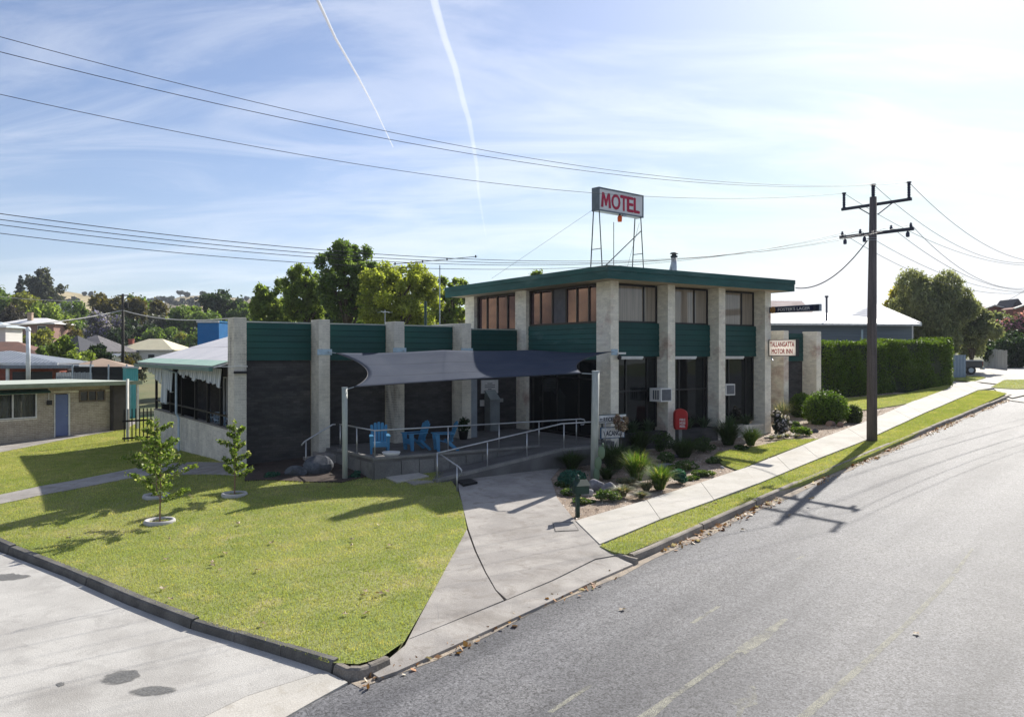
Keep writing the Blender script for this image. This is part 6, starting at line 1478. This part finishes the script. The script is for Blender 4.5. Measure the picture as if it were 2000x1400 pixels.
# prickly pear by the leaning post
cb = G(1160, 937); k = cb.y / F; ct = thing('prickly_pear', 'pale green prickly pear climbing the foot of the leaning post', 'cactus', cb + Vector((.06, -.16, 0)))
CAC = mat('cactus_green', (.13, .20, .12), (.16, .22, .13), 4, .6)
for x, z, rx, rz, an in ((.0, .17, .10, .24, .05), (.05, .52, .11, .21, .15), (.15, .85, .11, .20, -.1), (.19, 1.08, .03, .06, 0)):
    mb = MB(); nn = 14; V = [];
    prof = [(math.sin(a) ** .8, -math.cos(a)) for a in np.linspace(0.02, math.pi - .02, 9)]
    mb.lathe(prof, n=nn); mb.v = [(x + (p[0] * rx) * math.cos(an) - p[2] * rz * math.sin(an) * -.3, p[1] * .05, z + p[2] * rz) for p in mb.v]
    mb.build('pad', CAC, ct, True)

# ---- young trees with ring edging
YL = leafmat('young_leaf', (.11, .17, .035), (.15, .20, .05), .5, (.34, .36, .20), .15)
RING = mat('pale_ring', (.50, .48, .47), (.38, .37, .37), 3, .8, .2, 30)
def young(label, px, py, top, wpx, seed, ringw, n):
    b = G(px, py); k = b.y / F; h_ = (py - top) * k; rg = np.random.default_rng(seed); w_ = wpx * k / 2
    t = thing('young_tree', label, 'tree', b, 0, 'young trees on the lawn')
    mb = MB().tube([(0, 0, -.1), (.02, 0, h_ * .5), (0, .02, h_ * .97)], [.024, .018, .005], 6); V = []; Fq = []; bl = []
    for j in range(15):
        f_ = .24 + .70 * j / 15; a = j * 2.4 + rg.random(); l = w_ * (1.12 - .80 * f_) * (.8 + .5 * rg.random()) * (1.15 if j % 4 == 1 else 1)
        p0 = Vector((0, 0, h_ * f_)); p1 = p0 + Vector((math.cos(a) * l, math.sin(a) * l, l * .45)); mb.tube([p0, p0.lerp(p1, .5) + Vector((0, 0, -.02)), p1], [.009, .006, .003], 4)
        for q in range(7): c = p0.lerp(p1, .25 + .78 * q / 6); bl.append((c.x, c.y, c.z, .07 + .05 * (1 - f_), .07 + .05 * (1 - f_), .06 + .04 * rg.random()))
    bl += [(0, 0, h_ * z, .07, .07, .1) for z in np.linspace(.4, 1, 12)]
    mb.build('trunk', mat('young_bark', (.24, .15, .10), None, 3, .8), t)
    v, f = leaf_cards(int(n * 1.9), bl, .054, .15, 1.5, 0, rg); mesh_obj('crown', v, f, YL, t)
    r = ringw * k / 2; o = thing('tree_ring', 'pale ring edging around the ' + label.split(',')[0].replace(' behind the front one', ''), 'edging', b + Vector((0, 0, -.02)), 0, 'ring edgings around the young trees')
    MB().lathe([(r, -.05), (r * 1.04, .05), (r * .97, .10), (r * .80, .09), (r * .76, -.02)], n=28).build('ring', RING, o, True)
    MB().lathe([(r * .8, .02), (.01, .05)], n=16).build('mulch', mat('dark_mulch', (.07, .05, .04), None, 3, .9), o)
young('front young tree, nearest to the carpark kerb', 312, 1020, 850, 120, 3, 57, 900)
young('rear young tree behind the front one, nearly in line with it', 306, 970, 818, 105, 4, 50, 1100)
young('slim young tree in front of the first brick fin', 458, 967, 824, 72, 6, 48, 950)

# ---- leaves lying on the lawn, verge and road
spots = [(688, 1054), (688, 1066), (762, 1065), (740, 1026), (467, 1023), (333, 1053), (325, 1092), (440, 1081), (417, 1098), (417, 1104), (430, 1112), (504, 1114), (319, 1149), (333, 1170), (714, 1155), (709, 1163), (755, 1155), (741, 1160), (674, 1199), (716, 1198),
         (513, 1218), (134, 1052), (372, 968), (376, 973), (642, 953), (600, 952), (540, 955), (530, 1060), (1215, 1191), (1187, 1117), (1156, 1144), (1075, 1164), (973, 1167), (1395, 985), (1378, 991), (1450, 1035), (1540, 1007), (1585, 975), (1790, 1238)]
LF = leafmat('pale_dry_leaf', (.50, .40, .26), (.40, .26, .14), .1, (.62, .56, .46), .3)
def leaf_mesh(sd):
    rg = np.random.default_rng(sd); n = 10; V = [(0, 0, .02)]; 
    for i in range(n): a = 2 * math.pi * i / n; r = .085 * (1 if i % 2 == 0 else .5) * (.8 + .4 * rg.random()); V.append((r * math.cos(a), r * math.sin(a) * .8, .012 + .05 * abs(math.sin(a * 1.0 + sd)) * rg.random()))
    me = bpy.data.meshes.new('fallen_leaf'); me.from_pydata(V, [], [(0, i + 1, (i + 1) % n + 1) for i in range(n)]); me.materials.append(LF); return me
LMS = [leaf_mesh(i) for i in range(4)]
for i, (px, py) in enumerate(spots):
    o = bpy.data.objects.new('fallen_leaf', LMS[i % 4]); C.objects.link(o)
    rd = px > 960; p = G(px, py, -.12 if rd and py > 1000 and not (1380 < px < 1400) else .035); o.location = p; o.rotation_euler = (0, 0, i * 1.7); o.scale = (.85 + .3 * ((i * 7) % 5) / 5,) * 3
    tag(o, 'dry curled pale leaf lying on the asphalt' if rd else 'dry curled pale leaf lying on the lawn', 'leaf', 'dry leaves on the asphalt' if rd else 'dry leaves on the lawn')

# ================================================================== trees behind
GR1 = leafmat('fresh_green', (.14, .20, .045), (.20, .25, .075), .55)
GR2 = leafmat('mid_green', (.085, .14, .036), (.13, .185, .055), .5)
GR3 = leafmat('dark_green', (.022, .045, .018), (.035, .06, .022), .35)
YEL = leafmat('yellow_green', (.17, .19, .035), (.22, .22, .05), .4)
OLV = leafmat('olive_brown', (.10, .09, .03), (.13, .11, .035), .4)
GUM = leafmat('gum_grey', (.055, .065, .05), (.08, .085, .06), .3)
PUR = leafmat('jacaranda', (.10, .11, .085), (.13, .13, .12), .35, (.24, .22, .40), .45)
REDL = leafmat('red_leaf', (.12, .05, .03), (.09, .06, .03), .35)
DPUR = leafmat('dark_purple_leaf', (.06, .05, .045), (.05, .045, .04), .3)
FAR = leafmat('far_gum', (.035, .045, .04), (.05, .055, .05), .2)
BLUEG = leafmat('blue_conifer', (.03, .05, .05), (.045, .065, .06), .25)
g = 'trees of the town gardens'
L = [('tall airy grey gum tree against the sky at the far left', 88, 525, 72, 260, GUM, dict(n=5000, size=.75, k=16, lump=.36, seed=1, low=3, trunk=.5)),
     ('leafy green tree at the left edge above the faint line', 12, 558, 80, 200, GR2, dict(n=4000, size=.7, seed=3)),
     ('yellow-green tree below the tall grey gum', 52, 573, 58, 190, YEL, dict(n=3200, size=.6, seed=4)),
     ('broad fresh green tree right of the yellow-green one', 95, 587, 84, 172, GR1, dict(n=4500, size=.55, seed=5)),
     ('dull brown-purple tree at the left edge above the brick chimney house', 22, 597, 60, 155, DPUR, dict(n=2800, size=.5, seed=6)),
     ('tall olive brown tree left of the timber pole', 214, 572, 66, 195, OLV, dict(n=5000, size=0.57, seed=7, low=2)),
     ('olive brown tree right behind the timber pole', 258, 582, 46, 188, OLV, dict(n=4000, size=0.54, seed=8, low=1)),
     ('lilac flowering jacaranda left of the timber pole', 197, 608, 82, 165, PUR, dict(n=5000, size=0.47, seed=9, low=1)),
     ('dark olive round tree above the dark steep roof', 116, 624, 66, 152, OLV, dict(n=3600, size=0.46, seed=10)),
     ('yellow shrub right of the white pole', 78, 641, 56, 128, YEL, dict(n=2600, size=0.35, seed=11, low=.6)),
     ('dark dense shrubs at the left edge above the brown tiled roof', 26, 645, 68, 128, GR3, dict(n=3600, size=0.38, seed=12, low=.3)),
     ('flat yellow-green tree above the grey tiled roof', 136, 644, 48, 158, YEL, dict(n=2200, size=0.40, seed=13, low=2)),
     ('loose light green tree between the dark roof and the grey tiled roof', 122, 655, 50, 70, GR1, dict(n=3400, size=.2, seed=14, low=.5)),
     ('light green shrubby tree in front of the grey tiled roof', 158, 684, 66, 66, GR1, dict(n=3600, size=.19, seed=15, low=.1)),
     ('dark glossy round tree at the corner of the grey tiled roof', 190, 672, 58, 72, GR3, dict(n=4200, size=.2, seed=16, low=.4)),
     ('large mid-green tree above the red leafed shrub', 366, 597, 92, 190, GR2, dict(n=6000, size=0.57, seed=17, low=1)),
     ('tall dark gum tree left of the first brick fin', 438, 567, 88, 200, GR3, dict(n=6000, size=0.62, k=16, lump=.36, seed=18, low=2)),
     ('grey-green feathery tree in front of the white double-storey house', 308, 615, 52, 185, GUM, dict(n=2800, size=0.51, seed=19)),
     ('mixed green shrubs behind the cream hip roof', 318, 640, 80, 172, GR2, dict(n=4000, size=0.44, seed=20, low=.2)),
     ('yellow leafed shrub right of the cream hip roof', 352, 650, 36, 168, YEL, dict(n=1800, size=0.39, seed=21, low=.2)),
     ('red-brown leafed shrub in front of the blue building', 383, 655, 54, 164, REDL, dict(n=3000, size=0.41, seed=22, low=.1)),
     ('fresh green tree peeping over the olive brown tree', 270, 574, 44, 215, GR2, dict(n=2200, size=.55, seed=23)),
     ('small mixed tree under the hill between gum and olive tree', 150, 586, 54, 185, GR2, dict(n=2600, size=.5, seed=24)),
     ('rusty leafed tree above the white double-storey house', 310, 585, 36, 195, OLV, dict(n=1800, size=.5, seed=25)),
     ('round green tree left of the tall dark gum', 405, 607, 60, 185, GR2, dict(n=3600, size=0.53, seed=26, low=.5)),
     ('small green tree at the foot of the timber pole', 232, 640, 40, 160, GR3, dict(n=2600, size=0.40, seed=27, low=.2)),
     ('dark green tree between jacaranda and timber pole', 240, 612, 44, 175, GR3, dict(n=3200, size=0.46, seed=28, low=.3)),
     ('green shrubs along the fence in front of the cream house', 262, 688, 52, 90, GUM, dict(n=2200, size=.22, seed=29, low=.0)),
     ('dark hedge-like tree right of the cream house', 398, 640, 60, 162, GR2, dict(n=2600, size=0.44, seed=30, low=.0))]
for lb, px, top, w_, Y, m, kw in L: ptree('garden_tree', lb, px, top, w_, Y, m, group=g, **{**dict(low=1.0, trunk=.3), **kw})
L2 = [('bushy green tree filling the slope under the tall gum', 70, 600, 90, 230, GR2), ('olive shrubs on the slope right of the tall gum', 140, 606, 60, 240, OLV), ('dark green trees at the left edge under the green crown', 8, 618, 60, 165, GR3),
      ('green trees behind the white chimney house', 118, 612, 70, 178, GR1), ('mixed green tree between chimney house and jacaranda', 150, 626, 60, 172, GR2), ('pale olive tree left of the white double-storey house', 272, 606, 40, 215, YEL),
      ('dark green tree behind the cream roof', 290, 632, 50, 178, GR3), ('bright green tree right of the white double-storey house', 330, 618, 50, 195, GR1), ('dark trees between the mid-green tree and the gum', 395, 622, 60, 178, GR3),
      ('green garden shrubs in front of the dark steep roof', 96, 672, 44, 88, GR2), ('low olive shrubs right of the tan shed', 246, 700, 44, 80, OLV), ('green garden tree behind the blue building', 425, 612, 60, 150, GR2),
      ('low green tree behind the veranda roof', 350, 664, 60, 155, GR3), ('young green trees on the slope left of the first fin', 470, 590, 44, 190, GR2), ('pale green trees behind the second fin', 560, 590, 90, 120, GR1)]
for i, (lb, px, top, w_, Y, m) in enumerate(L2): ptree('garden_tree', lb, px, top, w_, Y, m, n=3200, size=.0027 * Y, k=16, lump=.34, seed=200 + i, low=.3, group=g)
# conifer in tiers
cx, Yc = at(40, 0, 270), 270; z0 = Tz(cx, Yc); zt = Zat(537, Yc); t = thing('conifer', 'dark blue-green conifer with tiered branches left of the tall gum', 'tree', (cx, Yc, z0)); MB().tube([(0, 0, 0), (0, 0, zt - z0)], [.4, .05], 6).build('trunk', BARK, t)
bl = []
for j in range(9):
    z = (zt - z0) * (.35 + .63 * j / 8); r = (1 - j / 8.6) * 3.0 * (.8 + .4 * random.random())
    for q in range(7): a = q * .9 + j; bl.append((math.cos(a) * r * .6, math.sin(a) * r * .6, z - .3, r * .5 + .15, r * .5 + .15, .45))
v, f = leaf_cards(2600, bl, .6, .3); mesh_obj('crown', v, f, BLUEG, t)
# gums dotted over the dry hill
rg = np.random.default_rng(44)
hl = [(122, 583, 7), (165, 575, 8), (176, 577, 11), (305, 581, 16), (323, 580, 12), (335, 580, 12), (352, 577, 15), (365, 579, 12), (375, 586, 8), (383, 583, 7), (398, 580, 14), (296, 592, 20), (312, 590, 18), (324, 592, 18), (336, 594, 16), (360, 594, 16), (372, 597, 16), (388, 598, 16), (346, 600, 16), (470, 588, 10), (482, 586, 10), (148, 590, 16), (135, 591, 12), (500, 596, 12), (512, 600, 12), (490, 604, 14), (410, 600, 16), (118, 594, 12)]
for i, (px, py, s_) in enumerate(hl):
    azm = math.degrees(math.atan((px - 1000) / F)); a = math.radians(azm); best = None
    for r in np.linspace(520, 1000, 120):                               # where the line of sight meets the slope
        x, y = r * math.sin(a), r * math.cos(a); z = float(hill_z(np.array([azm]), np.array([r]))[0])
        if HZ - (z - H) / y * F <= py + 3: best = (x, y, z); break
    if best is None: best = (x, y, z)
    x, y, z = best; w_ = s_ / F * y
    t = thing('hill_gum', 'rounded gum tree on the distant dry hill' , 'tree', (x, y, z - .5), 0, 'gum trees on the far hill')
    MB().tube([(0, 0, 0), (0, 0, w_ * .6)], .4, 5).build('trunk', BARK, t)
    v, f = leaf_cards(420, lumps(0, 0, w_ * .62, w_ * .5, w_ * .5, w_ * .36, 6, .5, 100 + i), 1.5, .4, 1.3, 0, np.random.default_rng(i)); mesh_obj('crown', v, f, FAR, t)
# big trees behind the low wing
ptree('garden_tree', 'leafy green tree with open crown, leftmost of those behind the low wing', 533, 543, 84, 78, GR1, n=11000, size=.2, k=30, lump=.26, shell=.3, seed=41, crown=1.30, low=1, trunk=.25, group=g)
ptree('garden_tree', 'pale green tree between the open tree and the tall dark one behind the wing', 596, 517, 88, 74, GR1, n=14000, size=.19, k=34, lump=.27, shell=.3, seed=42, crown=1.35, low=.8, trunk=.3, group=g)
ptree('garden_tree', 'tallest tree behind the low wing, with dark spreading limbs', 678, 468, 126, 70, GR2, n=22000, size=.19, k=46, lump=.24, shell=.3, seed=43, crown=1.35, low=1.2, trunk=.42, group=g)
ptree('garden_tree', 'broad sunlit yellow-green tree right of the tallest one', 778, 508, 158, 64, leafmat('sunny_green', (.22, .26, .055), (.27, .30, .075), .6), n=24000, size=.17, k=44, lump=.26, shell=.3, seed=44, crown=0.95, low=.6, trunk=.3, group=g)
ptree('garden_tree', 'light green tree beside the upper storey, right of the thin mast', 882, 540, 76, 74, GR1, n=11000, size=.19, k=28, lump=.27, shell=.3, seed=45, crown=1.35, low=.5, trunk=.25, group=g)
ptree('garden_tree', 'low green tree filling the gap behind the dark mast', 836, 588, 80, 84, GR1, n=4000, size=.26, k=14, lump=.4, seed=46, low=.2, group=g)
ptree('garden_tree', 'dark shrubs below the tallest tree behind the parapet', 640, 575, 150, 86, GR3, n=5000, size=.28, k=16, lump=.36, seed=47, low=.1, group=g)
ptree('garden_tree', 'leafy shrubs below the open-crowned tree behind the parapet', 545, 596, 120, 88, GR1, n=5000, size=.24, k=16, lump=.36, seed=61, low=.1, group=g)
ptree('garden_tree', 'shady shrubs below the sunlit yellow-green tree', 735, 592, 130, 82, GR2, n=6000, size=.24, k=16, lump=.36, seed=62, low=.1, group=g)
ptree('garden_tree', 'light shrubs between the two masts behind the parapet', 868, 590, 70, 82, YEL, n=3500, size=.24, k=14, lump=.36, seed=63, low=.1, group=g)
ptree('garden_tree', 'tree top just showing above the upper roof edge', 1047, 530, 22, 92, GR1, n=900, size=.25, k=6, seed=48, low=2, group=g)
# right-hand trees
WEEP = leafmat('weeping_leaf', (.175, .195, .12), (.22, .235, .145), .5)
ptree('weeping_tree', 'large drooping grey-green tree behind the right end of the hedge', 1826, 527, 132, 72, WEEP, n=42000, size=.13, k=22, lump=.44, seed=51, low=.5, trunk=.3, elong=3.2, droop=1.1, shell=.55)
ptree('weeping_tree', 'lower drooping grey-green tree hanging over the parked ute', 1900, 588, 84, 73, WEEP, n=20000, size=.13, k=16, lump=.44, seed=52, low=1.4, trunk=.2, elong=3.2, droop=1.1)
ptree('flowering_tree', 'bright yellow flowering tree behind the white gable', 1757, 559, 46, 96, leafmat('yellow_flower', (.40, .36, .04), (.20, .19, .04), .4, (.60, .52, .06), .35), n=2600, size=.26, k=10, seed=53, low=2)
PINK = leafmat('pink_blossom', (.05, .075, .03), (.07, .09, .04), .35, (.56, .25, .38), .42)
ptree('flowering_shrub', 'pink blossoming shrub mass at the right edge below the brick terrace', 1986, 612, 84, 88, PINK, n=8000, size=.24, k=14, lump=.42, seed=54, low=2.2)
ptree('flowering_shrub', 'pink flecked shrub between the weeping tree and the pale shrub', 1938, 626, 34, 90, PINK, n=2500, size=.24, k=10, seed=55, low=1)
ptree('pale_shrub', 'pale silvery green shrub in front of the brick terrace', 1955, 611, 40, 92, leafmat('silver_green', (.16, .19, .11), (.20, .23, .14), .4), n=2500, size=.26, k=10, seed=56, low=1)
ptree('dark_shrub', 'dark green shrub mass below the pink blossom behind the paling fence', 1972, 645, 100, 84, GR3, n=6000, size=.24, k=14, lump=.45, seed=57, low=.0)
bush('orange_shrub', 'small orange-red shrub at the end of the paling fence', 1981, 713, 26, 30, leafmat('orange_leaf', (.20, .12, .04), (.14, .12, .04), .35, (.5, .12, .04), .35), 1200, .12, 8, seed=58)

# ================================================================== condensation trails, high above
def trail(label, pix, r0, r1, dens, Yd, name='contrail'):
    pts = [P(px, py, Yd) for px, py in pix]; n = len(pts); p0 = pts[0]
    m = bpy.data.materials.new('ice_trail'); m.use_nodes = True; N = NT(m.node_tree)
    vs = N.n('ShaderNodeVolumeScatter', {'Color': (1, 1, 1, 1), 'Density': dens, 'Anisotropy': .35})
    N.n('ShaderNodeOutputMaterial', {'Volume': vs.outputs[0]})
    o = MB().tube([q - p0 for q in pts], [r0 + (r1 - r0) * i / (n - 1) for i in range(n)], 12).build(name, m, None, True, kind='stuff'); o.location = p0
YD = 9000; kk = YD / F
trail('', [(560, -90), (620, 0), (655, 75), (700, 152), (735, 218), (768, 288)], 4.0 * kk, .9 * kk, .06, YD)
trail('', [(835, -60), (850, 10), (868, 75), (888, 130), (905, 200), (916, 235), (924, 280), (932, 330), (934, 372), (942, 420), (949, 462)], 9 * kk, 1.6 * kk, .0032, YD)

# ================================================================== chairs seen through the veranda
WCH = mat('pale_blue_plastic', (.58, .70, .78), (.52, .64, .72), 3, .5)
vc0 = None
for i, (v, lb) in enumerate(((6.6, 'pale blue plastic chair in the veranda, nearest the corner fin'), (8.0, 'pale blue plastic chair in the veranda, second from the corner fin'), (9.4, 'pale blue plastic chair in the middle of the veranda'), (10.9, 'pale blue plastic chair in the veranda beside the downpipe'))):
    if vc0 is None:
        vc0 = thing('veranda_chair', lb, 'chair', ML(-11.6, v, .46), MROT + R(20), 'plastic chairs in the veranda')
        for x in (-.22, .22):
            for y in (-.22, .22): MB().tube([(x * 1.1, y * 1.1, 0), (x, y, .44)], .022, 6).build('leg', WCH, vc0)
            MB().bar((x * 1.15, -.2, .66), (x * 1.15, .22, .68), .05, .03).build('arm', WCH, vc0)
        MB().box(-.24, .24, -.25, .24, .43, .46).build('seat', WCH, vc0)
        bk = MB().bar((-.24, .30, .92), (.24, .30, .92), .03, .07).build('backrest', WCH, vc0)
        for k in range(5): MB().bar((-.19 + k * .095, .24, .45), (-.2 + k * .1, .30, .92), .055, .02).build('slat', WCH, bk)
        c_ = vc0
    else: c_ = copy_tree(vc0)
    c_.location = ML(-11.55 + .15 * (i % 2), v, .46); c_.rotation_euler = (0, 0, MROT + R((20, -35, 10, 60)[i])); c_['label'] = lb

# ================================================================== haze: thin air between here and the hills
bpy.context.view_layer.update()
lo = np.array([1e9] * 3); hi = -lo
for o in bpy.data.objects:
    if o.type == 'MESH' and not o.name.startswith('contrail'):
        for c_ in o.bound_box: p = o.matrix_world @ Vector(c_); lo = np.minimum(lo, p); hi = np.maximum(hi, p)
hm = bpy.data.materials.new('thin_haze'); hm.use_nodes = True; N = NT(hm.node_tree)
pv_ = N.n('ShaderNodeVolumePrincipled', {'Color': (.80, .88, 1.0, 1), 'Density': .00017, 'Anisotropy': .2})
N.n('ShaderNodeOutputMaterial', {'Volume': pv_.outputs[0]})
MB().box(lo[0] - 5, hi[0] + 5, min(lo[1], -5) - 5, hi[1] + 5, lo[2] - 1, max(hi[2], H) + 4).build('haze', hm, None, kind='stuff')
